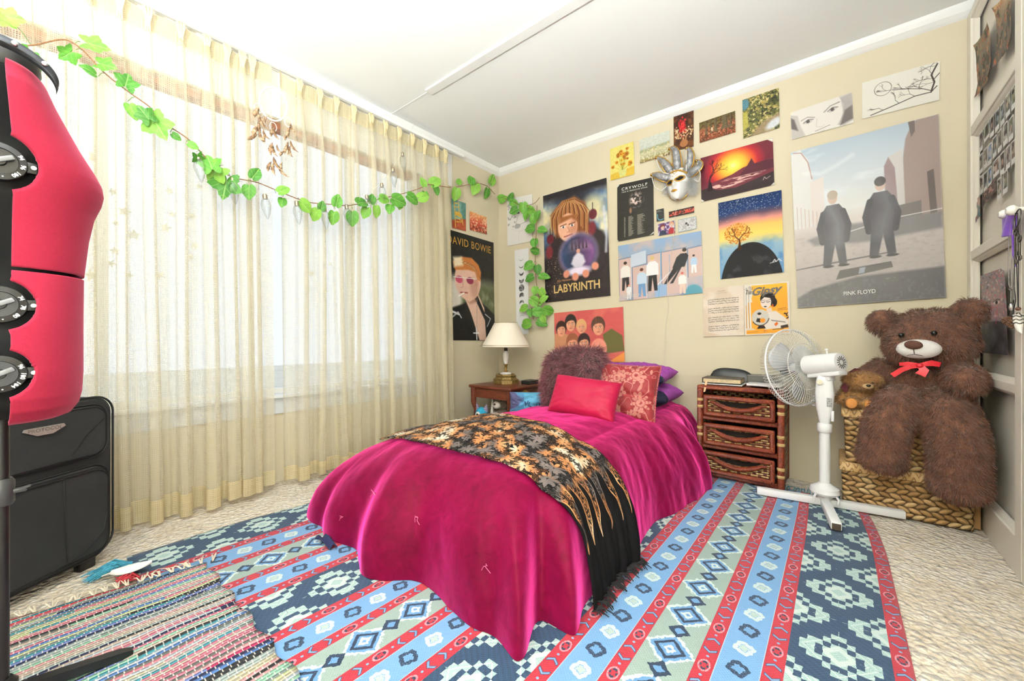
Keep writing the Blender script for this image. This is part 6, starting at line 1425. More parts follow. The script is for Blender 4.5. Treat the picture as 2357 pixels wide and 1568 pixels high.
BEAR = mat('dark_brown_plush', lambda b: dict(color=b.ramp(b.noise(b.coord('Object'), 26, 4, .6) * .6 + b.noise(b.coord('Object'), 160, 2) * .4, [(.32, H('#4a2c1e')), (.5, H('#6e4531')), (.68, H('#8f5f46'))]), rough=.85, sheen=.35))
bt = thing('teddy_bear', 'very large dark brown teddy bear with red neck bow sitting on the straw baskets', 'teddy bear', (2.78, -.22, .484))
def T(p): return Vector(p) - bt.location
hd = Vector((2.795, -.275, .822))
def f(m):
    # trunk, head, ears
    m.ell(T((2.775, -.20, .585)), (.135, .125, .13)); m.ell(T((2.785, -.21, .66)), (.125, .105, .10)); m.ell(T((2.775, -.24, .53)), (.145, .12, .08))
    m.ell(T(hd), (.148, .125, .128)); m.ell(T(hd + Vector((-.055, -.04, -.035))), (.10, .09, .085)); m.ell(T(hd + Vector((.045, -.04, -.035))), (.10, .085, .085))
    m.ell(T(hd + Vector((-.02, -.07, -.035))), (.085, .07, .06))
    m.ell(T(hd + Vector((-.15, .02, .075))), (.062, .032, .062), rot=(0, -.5, .2)); m.ell(T(hd + Vector((.115, -.03, .108))), (.060, .034, .062), rot=(0, .5, -.5))
    # arms
    m.tube([T((2.675, -.19, .68)), T((2.60, -.20, .625)), T((2.56, -.20, .57))], [.062, .058, .052], 14); m.ell(T((2.555, -.20, .565)), (.055, .055, .058))
    m.tube([T((2.865, -.24, .69)), T((2.885, -.32, .665)), T((2.880, -.39, .655))], [.056, .056, .060], 14); m.ell(T((2.884, -.415, .650)), (.060, .062, .062))
    # legs hanging over the front of the baskets
    m.tube([T((2.715, -.30, .545)), T((2.675, -.385, .50)), T((2.645, -.415, .42)), T((2.632, -.42, .33)), T((2.622, -.42, .285))], [.085, .085, .082, .08, .07], 16); m.ell(T((2.63, -.425, .30)), (.085, .075, .072)); m.ell(T((2.655, -.41, .26)), (.055, .055, .04))
    m.tube([T((2.815, -.30, .545)), T((2.84, -.39, .50)), T((2.855, -.42, .40)), T((2.862, -.42, .28)), T((2.862, -.42, .235))], [.088, .09, .088, .088, .085], 16); m.ell(T((2.862, -.43, .225)), (.092, .08, .072))
body = blob_mesh('body', f, .011, 5)
link('body', fur_on(body, 'body', 42000, .022, .0021, comb=(0, -.12, -.75), jit=.55, seed=8, curl=.55), BEAR, bt)
WPL = mat('white_short_plush', lambda b: dict(color=b.mix(b.noise(b.coord('Object'), 60, 3), H('#dcd6d2'), H('#f1eeec')), rough=.9, sheen=.3))
mz = MB(); mz.ell(T(hd + Vector((-.047, -.125, -.048))), (.072, .040, .042), 26, 16, rot=(0, 0, -.30)); mzo = mz.build('muzzle', WPL, bt)
MB().ell(T(hd + Vector((-.066, -.162, -.030))), (.030, .016, .019), 20, 12, rot=(0, .08, -.4)).build('nose', plain('brown_nose_plush', '#59382c', .85, .05, 90), bt)
MB().tube([T(hd + Vector((-.066, -.172, -.046))), T(hd + Vector((-.064, -.168, -.068)))], .0014, 6).tube([T(hd + Vector((-.085, -.158, -.076))), T(hd + Vector((-.064, -.167, -.070))), T(hd + Vector((-.030, -.153, -.078))), T(hd + Vector((-.012, -.140, -.068)))], .0013, 6).build('mouth_stitch', plain('dark_thread', '#33231d', .9), mzo)
for e in ((-.100, -.126, .012), (-.002, -.140, .020)):
    MB().ell(T(hd + Vector(e)), (.0105, .010, .0105), 16, 12).build('eye', plain('glossy_dark_bead', '#0c0a0a', .08), bt)
RBN = plain('red_satin_ribbon', '#d3202f', .4, .05, 30)
nk = hd + Vector((-.045, -.135, -.118)); m = MB()
def strip(m, pts, wd, up=(0, 0, 1)):
    pts = [Vector(p) for p in pts]; vs = []
    for i, p in enumerate(pts):
        d = (pts[min(i + 1, len(pts) - 1)] - pts[max(i - 1, 0)]).normalized(); s_ = d.cross(Vector((0, -1, 0))).normalized() * (wd[i] if isinstance(wd, list) else wd) / 2
        vs += [p + s_, p - s_, p - s_ + Vector((0, .0025, 0)), p + s_ + Vector((0, .0025, 0))]
    n = len(pts); fs = [(i * 4 + j, i * 4 + (j + 1) % 4, (i + 1) * 4 + (j + 1) % 4, (i + 1) * 4 + j) for i in range(n - 1) for j in range(4)] + [(0, 1, 2, 3), ((n - 1) * 4, (n - 1) * 4 + 3, (n - 1) * 4 + 2, (n - 1) * 4 + 1)]
    m.add(vs, fs)
q = T(nk)
strip(m, [q + Vector(p) for p in ((0, -.012, 0), (-.03, -.018, -.006), (-.055, -.016, -.02), (-.085, -.012, -.048))], [.016, .020, .020, .020])
strip(m, [q + Vector(p) for p in ((.0, -.014, .0), (.012, -.024, -.018), (-.0, -.026, -.04))], [.020, .030, .034])
strip(m, [q + Vector(p) for p in ((0, -.010, .002), (.035, -.016, .012), (.062, -.004, .006))], [.014, .024, .020]); strip(m, [q + Vector(p) for p in ((0, -.010, .002), (-.035, -.012, .006), (-.062, .0, .002))], [.014, .018, .014])
m.ell(q + Vector((0, -.016, 0)), (.011, .008, .010), 12, 8); m.build('bow', RBN, bt)
# smaller golden bear
gb_ = thing('teddy_bear', 'small golden brown teddy bear with dark red bow beside the large teddy bear', 'teddy bear', (2.565, -.275, .484))
GOLD = mat('golden_plush', lambda b: dict(color=b.ramp(b.noise(b.coord('Object'), 30, 4, .6) * .6 + b.noise(b.coord('Object'), 170, 2) * .4, [(.32, H('#73481f')), (.52, H('#a0703a')), (.7, H('#c29658'))]), rough=.9, sheen=.4))
def f(m):
    m.ell((-.005, .01, .055), (.058, .05, .06)); m.ell((.005, -.02, .128), (.060, .055, .050)); m.ell((-.048, -.03, .142), (.022, .018, .030), rot=(0, .5, 0)); m.ell((.056, -.035, .140), (.022, .018, .030), rot=(0, -.5, 0))
    m.tube([(-.04, -.0, .08), (-.066, -.02, .05), (-.074, -.03, .02)], [.026, .026, .024], 12); m.tube([(.045, -.01, .075), (.068, -.04, .04), (.06, -.055, .022)], [.025, .025, .022], 12)
    m.tube([(-.03, -.03, .03), (-.035, -.075, .028)], [.03, .028], 12); m.tube([(.025, -.03, .03), (.03, -.078, .028)], [.03, .028], 12)
    m.ell((.018, -.066, .112), (.028, .022, .020))
link('body', fur_on(blob_mesh('body', f, .006, 4), 'body', 9000, .013, .0013, comb=(0, -.2, -.4), jit=.6, seed=12, curl=.6), GOLD, gb_)
for x in (-.036, .031): MB().ell((x, -.104, .030), (.021, .006, .024), 16, 10).build('foot_pad', plain('tan_suede', '#c98745', .9, .05, 80), gb_)
MB().ell((.022, -.092, .113), (.020, .010, .013), 16, 10).build('muzzle', plain('beige_plush', '#b99a6f', .9, .05, 90), gb_)
MB().ell((.024, -.103, .118), (.0085, .006, .006), 12, 8).build('nose', plain('glossy_dark_bead', '#0c0a0a'), gb_)
for x in (.002, .040): MB().ell((x, -.070, .128), (.0045, .004, .0045), 10, 8).build('eye', plain('glossy_dark_bead', '#0c0a0a'), gb_)
m = MB(); strip(m, [(-.050, -.045, .120), (-.062, -.05, .095), (-.052, -.052, .078)], [.02, .022, .018]); strip(m, [(-.045, -.03, .160), (-.075, -.035, .172), (-.10, -.03, .162)], [.010, .022, .024]); strip(m, [(-.045, -.02, .165), (-.02, -.02, .185), (.0, -.02, .180)], [.01, .014, .012])
m.build('bow', plain('dark_red_velvet', '#571322', .8, .1, 60), gb_)
# ================================================================ wardrobe with panelled doors
WD = plain('cream_wardrobe_paint', '#ebe3d5', .42, .012, 3)
WXF, WXP = 2.955, 2.978
wr = thing('wardrobe', 'built in cream panelled wardrobe covered with photos, right of the baskets', 'wardrobe', (3.25, -1.1, 0))
def Wp(x, y, z): return Vector((x, y, z)) - wr.location
MB().box(Wp((WXP + X1) / 2 + .006, -1.1, 1.172), (X1 - WXP - .014, 2.19, 2.342)).build('carcass', WD, wr, sm=False)
RAILS = ((0.0, .132), (.626, .66), (1.183, 1.224), (1.756, 1.80), (2.30, 2.342))
doors = []
for k in range(3):
    y0 = -.004 - .725 * k; y1 = y0 - .722
    m = MB(); xm = (WXF + WXP) / 2; th = WXP - WXF
    m.box(Wp(xm, y0 - .033, 1.171), (th, .064, 2.342), bev=.003); m.box(Wp(xm, y1 + .033, 1.171), (th, .064, 2.342), bev=.003)
    for (za, zb) in RAILS: m.box(Wp(xm + .0005, (y0 + y1) / 2, (za + zb) / 2), (th - .001, .60, zb - za), bev=.003)
    d = m.build('door', WD, wr, sm=False); doors.append(d)
    m = MB()
    for (a, b_) in zip(RAILS, RAILS[1:]):
        za, zb = a[1], b_[0]; ya, yb = y0 - .065, y1 + .065
        loop = [(ya, za), (yb, za), (yb, zb), (ya, zb)]
        for i in range(4):
            p, q = loop[i], loop[(i + 1) % 4]; cc = Vector(((ya + yb) / 2, (za + zb) / 2, 0))
            def inn(v, s_): return (v[0] + s_ * (1 if cc.x > v[0] else -1), v[1] + s_ * (1 if cc.y > v[1] else -1))
            vs = []
            for v in (p, q):
                for (x, s_) in ((WXF + .006, -.002), (WXF + .012, .008), (WXP - .001, .016), (WXP + .004, .016), (WXP + .004, -.002)):
                    w_ = inn(v, s_); vs.append(Wp(x, w_[0], w_[1]))
            m.add(vs, [(j, (j + 1) % 5, 5 + (j + 1) % 5, 5 + j) for j in range(5)])
    m.build('moulding', WD, d, sm=False)
KN = plain('white_glazed_knob', '#efece6', .2, .01, 8)
ka = at(2331, 484, x=2.925); kb = at(2313, 493, x=2.93)
for kp, r in ((ka, .0165), (kb, .0155)):
    m = MB(); m.M = Matrix.Translation(kp - wr.location) @ Matrix.Rotation(-PI / 2, 4, 'Y'); m.lathe([(.001, .016), (r * .6, .015), (r, .006), (r, -.002), (r * .6, -.010), (.007, -.013), (.006, -.040)], 22); m.build('knob', KN, doors[0])
# ---- things pinned to the first door
NX = (-1, 0, 0)
def dpt(*px): return [at(p[0], p[1], x=2.9765) for p in px]
def ydz(y, z): return Vector((2.9765, y, z))
for c4, lab, sd in ((dpt((2254, 100.5), (2284.6, 43), (2285.5, 172), (2255, 222)), 'curled grey and brown art print on the top wardrobe panel, nearest the wall', 31), (dpt((2299, 13), (2335, -38), (2335, 100.5), (2299.6, 150.6)), 'second curled art print on the top wardrobe panel, brown and green', 32)):
    A = Art(60, 80, (120, 112, 96), 1.0); A.grad([(0, (150, 138, 112) if sd == 31 else (206, 172, 130)), (.4, (132, 124, 112)), (1, (112, 102, 92))]).patch(6, sd, (92, 88, 76), .5, .62).patch(9, sd + 3, (176, 140, 108), .6, .68).patch(14, sd + 6, (176, 110, 84), .66, .7).speck(24, .06, sd)
    A.C = A.C[::-1] if False else A.C
    sheet('art_print', lab, 'print', c4, A, NX, MATTE, wave=.008, seed=sd, lift=.003, curl=.010)
def instant(y, z, w_, h_, lab, seed):
    # y is the edge nearest the wall, z the top
    c4 = [ydz(y, z), ydz(y - w_, z), ydz(y - w_, z - h_), ydz(y, z - h_)]
    A = Art(16, 24, (226, 223, 219), w_ / h_); rr = random.Random(seed); base = rr.choice([(120, 118, 108), (108, 112, 92), (132, 116, 108), (96, 100, 98), (140, 132, 120), (110, 124, 146), (92, 80, 78)])
    mk = ((A.U > .08) & (A.U < .92) & (A.Vv > .07) & (A.Vv < .76)) * 1.0
    A.ap(mk, base).patch(2.5, seed, tuple(min(255, c + 60) for c in base), .5, .6, mk).patch(4, seed + 5, (64, 56, 54), .58, .66, mk).ap(A.ellm(.5 + rr.uniform(-.15, .15), .45, .2, .14, .4) * mk * .7, rr.choice([(206, 176, 160), (70, 60, 60), (176, 190, 206), (160, 150, 120)]))
    o = sheet('instant_photo', lab, 'photo', c4, A, NX, MATTE, wave=.0015, seed=seed, lift=.002, group='instant photos on the wardrobe door')
ordn = ['first', 'second', 'third', 'fourth', 'fifth', 'sixth', 'seventh', 'eighth']
cnt = 0
for row, (z, lst) in enumerate(((1.738, [.054, .084, .054, .054, .054, .054, .054]), (1.640, [.054] * 8), (1.543, [.054, .054, .054, .084, .054, .054, .054]))):
    y = -.118
    for k, w_ in enumerate(lst):
        rr = random.Random(row * 20 + k); h_ = .086 if w_ < .08 else .07
        instant(y + rr.uniform(-.003, .003), z + rr.uniform(-.004, .004), w_, h_, 'instant photo, %s from the wall in the %s row on the wardrobe door' % (ordn[k], ('top', 'middle', 'third')[row]), row * 31 + k * 3)
        y -= w_ + .0115
for k, yy in enumerate((-.375, -.445)):
    instant(yy, 1.455 + .004 * k, .054, .086, 'instant photo in the lowest row, %s the dark photo strip' % ('just right of', 'furthest right from')[k], 200 + k)
A = Art(60, 24, (110, 96, 92), 3); A.patch(3, 5, (176, 136, 124), .5, .6).patch(6, 9, (70, 64, 66), .55, .62)
sheet('photo_strip', 'long brownish photo strip left in the lowest row on the wardrobe door', 'photo', [ydz(-.155, 1.455), ydz(-.362, 1.47), ydz(-.362, 1.415), ydz(-.155, 1.400)], A, NX, MATTE, wave=.002, seed=41, lift=.002)
A = Art(30, 50, (196, 168, 156), .6); A.patch(4, 7, (92, 130, 136), .5, .6).patch(5, 3, (206, 120, 112), .58, .65).grad([(0, (206, 176, 164)), (1, (110, 140, 140))], blend=.4)
sheet('postcard', 'small curled pink and teal card below the photo strip', 'card', [ydz(-.125, 1.452), ydz(-.168, 1.462), ydz(-.175, 1.362), ydz(-.10, 1.345)], A, NX, MATTE, wave=.012, seed=42, lift=.004)
c4 = dpt((2265.5, 634.7), (2319, 615), (2329.7, 817.6), (2263.7, 812)); A = Art(110, 220, (150, 128, 130), asp(c4)); pr_ = random.Random(77)
for k in range(230):
    x, y = pr_.uniform(0, 1), pr_.uniform(0, .62); q = pr_.uniform(0, PI); l = pr_.uniform(.03, .09); A.line([(x, y), (x + l * math.cos(q), y + l * .5 * math.sin(q))], pr_.uniform(.008, .025), pr_.choice([(206, 66, 84), (92, 140, 176), (226, 186, 170), (60, 58, 70), (190, 176, 176), (222, 120, 130), (110, 96, 110), (90, 170, 180), (230, 220, 214)]), k=.75)
A.poly([(.25, .2), (.8, .18), (.85, .45), (.6, .62), (.35, .6), (.2, .4)], (206, 170, 160), .2, .35)
for ex in (.34, .66): A.ell(ex, .405 - .02 * (ex > .5), .10, .022, (226, 214, 210), .3).ell(ex, .405 - .02 * (ex > .5), .045, .022, (50, 44, 48), .3).line([(ex - .12, .375), (ex, .35), (ex + .13, .36)], .012, (50, 42, 46))
A.ap(np.clip((A.Vv - .60) / .02, 0, 1), (62, 60, 64)).patch(6, 9, (86, 84, 88), .5, .62, np.clip((A.Vv - .6) / .03, 0, 1)).line([(0, .605), (1, .60)], .004, (150, 146, 146)).line([(.3, .61), (.28, 1)], .003, (96, 94, 98)).line([(.68, .45), (.64, .64)], .014, (214, 80, 84)).poly([(.88, 0), (1, 0), (1, .04)], (240, 236, 230))
sheet('art_print', 'colourful painted face print with dark lower part on the wardrobe door', 'print', c4, A, NX, PAPER, wave=.010, seed=43, lift=.004)
# ---- things hanging from the knobs
hk = ka + Vector((-.004, 0, .008))
BLK = plain('black_leather_cord', '#1c1a1b', .6); SIL = plain('silver_metal', '#c9c9cc', .25, .03, 20, metal=.9); DKM = plain('dark_antique_metal', '#4a4642', .4, .15, 60, metal=.8)
def hp(px, py, x=2.925): return at(px, py, x=x)
pm = thing('eye_mask', 'purple satin sleep mask hanging from the white wardrobe knob', 'sleep mask', tuple(hp(2322, 515, 2.935)))
b0 = pm.location; n = 14; P = np.zeros((n, n, 3)); q4 = [hp(2313, 486, 2.936), hp(2336, 490, 2.936), hp(2332, 543, 2.932), hp(2310, 546, 2.932)]
for i, u in enumerate(np.linspace(0, 1, n)):
    for j, v in enumerate(np.linspace(0, 1, n)):
        p = (q4[0] * (1 - u) + q4[1] * u) * (1 - v) + (q4[3] * (1 - u) + q4[2] * u) * v; P[i, j] = p - b0 + Vector((-.006 * math.sin(PI * u) * (1 + math.sin(9 * u + 3 * v)), 0, 0))
PS = mat('purple_satin', lambda b: dict(color=b.mix(b.noise(b.coord('Object'), 30, 2), H('#5b1fa0'), H('#7b32c4')), rough=.35, sheen=.4))
o = link('pad', grid_mesh('pad', P), PS, pm); so = o.modifiers.new('t', 'SOLIDIFY'); so.thickness = .004
m = MB(); m.tube([hp(2337, 495, 2.933) - b0, hp(2333, 545, 2.933) - b0, hp(2334, 585, 2.934) - b0, hp(2339, 614, 2.934) - b0], [.005, .005, .004, .002], 8); m.build('strap', PS, pm)
cn = thing('necklace', 'silver ball chain necklace with pendants hanging on the wardrobe door', 'necklace', tuple(hp(2326, 560, 2.930))); b0 = cn.location
def beads(pts, r, seg=4):
    P = [Vector(p) for p in pts]; out = []; rad = []
    L_ = sum((b_ - a).length for a, b_ in zip(P, P[1:])); n = max(4, int(L_ / (r * 2.0)))
    d = np.array([p[:] for p in P]); s_ = np.concatenate([[0], np.cumsum(np.linalg.norm(np.diff(d, axis=0), axis=1))]); t = np.linspace(0, s_[-1], n * seg + 1)
    Q = np.stack([np.interp(t, s_, d[:, k]) for k in range(3)], -1); rad = [r * (.35 + .65 * abs(math.sin(PI * i / seg))) for i in range(len(t))]
    return [Vector(q) for q in Q], rad
m = MB()
for pts in ([(2334, 492), (2322, 545), (2321, 600), (2322, 655), (2326, 664)], [(2338, 492), (2330, 545), (2329, 600), (2328, 655), (2327, 664)]):
    Q, R = beads([hp(x, y, 2.930) - b0 for x, y in pts], .0017); m.tube(Q, R, 6)
m.build('chain', SIL, cn)
m = MB(); m.tube([hp(2327 + 5 * math.sin(a) ** 3, 665 - 4 * math.cos(a) - 0.5 * math.cos(2 * a), 2.930) - b0 for a in np.linspace(0, 2 * PI, 25)[:-1]], .0012, 6, closed=True); m.build('heart_pendant', SIL, cn)
m = MB(); m.tube([hp(2327, 668, 2.930) - b0, hp(2327, 695, 2.930) - b0], .0008, 5); m.ell(hp(2327, 707, 2.930) - b0, (.005, .006, .013), 14, 10); m.build('drop_pendant', SIL, cn)
tn = thing('necklace', 'black cord necklace with carved white tooth pendant hanging on the wardrobe edge', 'necklace', tuple(hp(2342, 640, 2.92))); b0 = tn.location
m = MB()
for pts in ([(2337, 490), (2338, 560), (2341, 640), (2343, 708)], [(2342, 490), (2344, 560), (2344, 640), (2344, 708)], [(2335, 600), (2334, 660), (2338, 690), (2331, 725)], [(2345, 720), (2352, 727)], [(2342, 720), (2337, 727)]): m.tube([hp(x, y, 2.92) - b0 for x, y in pts], .0012, 5)
m.build('cord', BLK, tn); MB().ell(hp(2343.5, 711, 2.92) - b0, (.0065, .0065, .006), 12, 8).build('bead', plain('brown_bead', '#5b3426', .5), tn)
m = MB(); m.tube([hp(2344, 724, 2.92) - b0, hp(2344, 738, 2.92) - b0, hp(2345, 752, 2.92) - b0, hp(2348, 762, 2.92) - b0, hp(2352, 768, 2.92) - b0], [.0115, .0115, .009, .0055, .001], 14); m.build('tooth_pendant', plain('white_bone', '#e4e0d8', .5), tn)
m = MB()
for py in (728, 736, 744): m.tube([(Vector(hp(2344, py, 2.92)) - b0) + Vector((.0125 * math.cos(a), .0125 * math.sin(a), .002 * math.sin(5 * a))) for a in np.linspace(0, 2 * PI, 33)[:-1]], .0012, 5, closed=True)
m.build('carved_bands', plain('black_inlay', '#23211f', .6), tn)
kr = thing('key_ring', 'large metal ring with old dark keys hanging on the wardrobe knob', 'keys', tuple(hp(2342, 505, 2.915))); b0 = kr.location
cc = hp(2341, 505, 2.915); r = .020; MB().tube([cc - b0 + Vector((.004 * math.sin(a), r * 1.5 * math.cos(a), r * 1.55 * math.sin(a))) for a in np.linspace(0, 2 * PI, 41)[:-1]], .0018, 8, closed=True).build('ring', DKM, kr)
for (px, py0, py1, w_) in ((2337, 535, 610, .006), (2342, 545, 590, .008), (2347, 550, 600, .005)):
    m = MB(); a0, a1 = hp(px, py0, 2.915) - b0, hp(px, py1, 2.915) - b0; m.tube([a0, a1], w_ * .55, 8); m.tube([a0 + Vector((0, .010 * math.cos(a), .010 * math.sin(a))) for a in np.linspace(0, 2 * PI, 17)[:-1]], .0022, 6, closed=True); m.box(a1 + Vector((0, -.006, .008)), (.004, .014, .012), bev=.001); m.build('key', DKM, kr)
for (px, py) in ((2319, 738), (2331, 746)):
    c = hp(px, py, 2.932); m = MB(); rr = random.Random(px)
    for k in range(46):
        z = 1 - 2 * (k + .5) / 46; a = k * 2.4; s_ = math.sqrt(1 - z * z); m.ell(Vector((s_ * math.cos(a) * .0105, s_ * math.sin(a) * .0105, z * .0125)), (.0045, .0045, .0025), 8, 5, rot=(rr.uniform(-.5, .5), rr.uniform(-.5, .5), a))
    m.ell((0, 0, 0), (.010, .010, .012), 12, 8)
    pt = thing('pine_cone', 'small brown pine cone hanging on the wardrobe, %s' % ('left of the pair' if px == 2319 else 'right of the pair'), 'pine cone', tuple(c), group='small hanging pine cones')
    m.build('cone', plain('brown_pine_cone', '#6b4a36', .8, .2, 120), pt); MB().tube([(0, 0, .012), hp(2334, 690, 2.932) - c], .0008, 4).build('string', BLK, pt)
# ================================================================ dressmaker form
FELT = mat('crimson_jersey', lambda b: dict(color=b.mix(b.noise(b.coord('Object'), 220, 3, .7), H('#8a0a2b'), H('#a31439')), rough=.9, sheen=.35, sheen_rough=.4, sheen_tint=H('#ff86a8'), bump=(b.noise(b.coord('Object'), 700, 2), .25, .001)))
BLP = plain('black_plastic', '#141415', .35, .05, 20)
df = thing('dress_form', 'crimson adjustable dressmaker form with black dials on a tripod at the left edge', 'dress form', (1.10, -2.87, 0))
zt_ = [.648, .655, .675, .70, .747, .85, .957, 1.046, 1.10, 1.135, 1.155, 1.175, 1.20, 1.24, 1.275, 1.32, 1.357, 1.385, 1.40]
fr_t = [.085, .100, .112, .117, .119, .119, .120, .128, .137, .149, .1525, .150, .139, .117, .100, .079, .066, .052, .045]
sd_t = [.11, .13, .148, .155, .156, .142, .115, .122, .132, .139, .143, .147, .150, .153, .156, .158, .140, .085, .05]
bk_t = [.09, .104, .12, .13, .135, .115, .088, .095, .098, .10, .101, .103, .105, .105, .104, .10, .085, .06, .045]
def form_pt(ph, z, k=1.0):
    f_ = np.interp(z, zt_, fr_t); s_ = np.interp(z, zt_, sd_t); b_ = np.interp(z, zt_, bk_t)
    c, s = np.cos(ph), np.sin(ph); y = np.where(s > 0, f_ * np.abs(s) ** .9 * np.sign(s), b_ * s)
    return np.stack([s_ * c * k, y * k, z + 0 * ph], -1)
NOTCH = ((1.160, .050), (.886, .048), (.752, .045))
def torso(name, z0, z1, p0, p1, side):
    zz = np.linspace(z0, z1, 90); pp = np.linspace(p0, p1, 70); PP, ZZ = np.meshgrid(pp, zz, indexing='ij')
    P = form_pt(PP, ZZ); me = grid_mesh(name, P)
    bm = bmesh.new(); bm.from_mesh(me)
    dl = []
    for v in bm.verts:
        for (zc, r) in NOTCH:
            if math.hypot(v.co.y, (v.co.z - zc) * .95) < r and v.co.x * side > 0: dl.append(v); break
    bmesh.ops.delete(bm, geom=dl, context='VERTS')
    # even out the cut edge of the notch
    for v in bm.verts:
        if v.is_boundary:
            for (zc, r) in NOTCH:
                d = math.hypot(v.co.y, (v.co.z - zc) * .95)
                if v.co.x * side > 0 and r * .98 < d < r * 1.16:
                    q = r / d; v.co.y *= q; v.co.z = zc + (v.co.z - zc) * q
    bm.to_mesh(me); bm.free(); smooth(me)
    o = link(name, me, FELT, df); so = o.modifiers.new('t', 'SOLIDIFY'); so.thickness = .007; so.offset = -1
    return o
g = .10
for (a, b_) in ((g, PI / 2 - .02), (PI / 2 + .02, PI - g), (PI + g, 1.5 * PI - .02), (1.5 * PI + .02, 2 * PI - g)):
    side = 1 if math.cos((a + b_) / 2) > 0 else -1
    torso('bodice_panel', .962, 1.372, a, b_, side); torso('hip_panel', .648, .955, a, b_, side)
zz = np.linspace(.66, 1.36, 40); PP, ZZ = np.meshgrid(np.linspace(0, 2 * PI, 49)[:-1], zz, indexing='ij')
link('inner_frame', grid_mesh('inner_frame', form_pt(PP, ZZ, .80), closed_u=True), plain('matt_black_inside', '#0a0a0b', .9), df)
for (zc, txt) in ((1.160, ('94', '96', '100')), (.886, ('74', '78', '80')), (.752, ('96', '100', '104'))):
    xs = float(np.interp(zc, zt_, sd_t)) - .014
    m = MB(); m.M = Matrix.Translation((xs, 0, zc)) @ Matrix.Rotation(PI / 2, 4, 'Y'); m.lathe([(.033, -.02), (.036, 0), (.035, .006), (.025, .008), (.024, .006), (.010, .006), (.009, .012), (.001, .013)], 40); m.box((0, .036, -.004), (.022, .026, .006), bev=.002)
    dl_ = m.build('dial', BLP, df)
    m = MB(); m.M = Matrix.Translation((xs + .002, .043, zc)) @ Matrix.Rotation(PI / 2, 4, 'Y'); m.lathe([(.001, -.001), (.004, -.001), (.004, .001), (.001, .0015)], 12); m.build('screw', SIL, dl_)
    m = MB(); m.M = Matrix.Translation((xs + .011, 0, zc)); m.box((.001, 0, 0), (.006, .042, .009), rot=(.5, 0, 0), bev=.002); m.build('turning_key', plain('grey_plastic_key', '#77787b', .35), dl_)
    for k, s_ in enumerate(txt):
        a = .45 - k * .62; me = text_mesh(s_, .0088, .0003); o = link('numeral', me, plain('white_print', '#e8e8e8', .6), dl_)
        o.matrix_local = Matrix.Translation((xs + .0092, .0298 * math.cos(a), zc + .0298 * math.sin(a))) @ Matrix((( 0, 0, 1), (1, 0, 0), (0, 1, 0))).to_4x4() @ Matrix.Rotation(a - PI / 2 + .0, 4, 'Z')
    m = MB()
    for k in range(7):
        a = .30 - k * .31
        if k % 2 == 0: m.ell((xs + .0085, .0298 * math.cos(a + .15), zc + .0298 * math.sin(a + .15)), (.0006, .0013, .0013), 8, 5)
    m.build('scale_dots', plain('white_print', '#e8e8e8', .6), dl_)
# shoulder cap: dark band round the arm plate
m = MB(); pts = []
for a in np.linspace(-2.2, 2.2, 40): pts.append((.085 * math.sin(a) * 0 + .145 - .02 * abs(a) / 2.2, .074 * math.sin(a * .75), 1.335 + .050 * math.cos(a * .75)))
cap = np.zeros((40, 5, 3))
for i, p in enumerate(pts):
    for j, (dx, dz) in enumerate(((-.012, -.004), (-.012, .010), (.0, .013), (.012, .008), (.012, -.004))): cap[i, j] = (p[0] + dx, p[1] * (1 + dz * 3), p[2] + dz)
link('shoulder_plate', grid_mesh('shoulder_plate', cap, closed_u=False), plain('dark_steel', '#3c3d40', .35, .1, 30, metal=.7), df)
for a in (.35, 1.15): MB().ell((.159 - .02 * a / 2.2, .074 * math.sin(a * .75) * 1.01, 1.337 + .050 * math.cos(a * .75)), (.003, .005, .005), 12, 8).build('screw', SIL, df)
MB().lathe([(.052, 1.385), (.056, 1.40), (.054, 1.425), (.03, 1.432)], 32).build('neck_cap', BLP, df)
MB().lathe([(.0115, .05), (.0115, .70)], 20).build('pole', BLP, df)
m = MB(); m.lathe([(.016, .465), (.019, .47), (.019, .515), (.015, .522)], 20); m.box((.004, .022, .492), (.012, .026, .010), bev=.003); m.box((.004, .034, .496), (.010, .014, .005), bev=.002, rot=(.25, 0, 0)); m.build('height_clamp', plain('dark_grey_clamp', '#3a3b3d', .4), df)
MB().lathe([(.020, .03), (.024, .04), (.024, .085), (.016, .095)], 20).build('tripod_hub', BLP, df)
for k, a in enumerate((math.radians(93), math.radians(213), math.radians(333))):
    m = MB(); m.M = Matrix.Rotation(a, 4, 'Z'); vs = []
    for (x, z, h, w_) in ((.015, .058, .024, .022), (.10, .044, .022, .024), (.185, .030, .018, .024), (.205, .027, .010, .018)): vs += [(x, -w_ / 2, z - h / 2), (x, w_ / 2, z - h / 2), (x, w_ / 2, z + h / 2), (x, -w_ / 2, z + h / 2)]
    m.add(vs, [(i * 4 + j, i * 4 + (j + 1) % 4, i * 4 + 4 + (j + 1) % 4, i * 4 + 4 + j) for i in range(3) for j in range(4)] + [(3, 2, 1, 0), (12, 13, 14, 15)]); m.build('leg', BLP, df, sm=False)
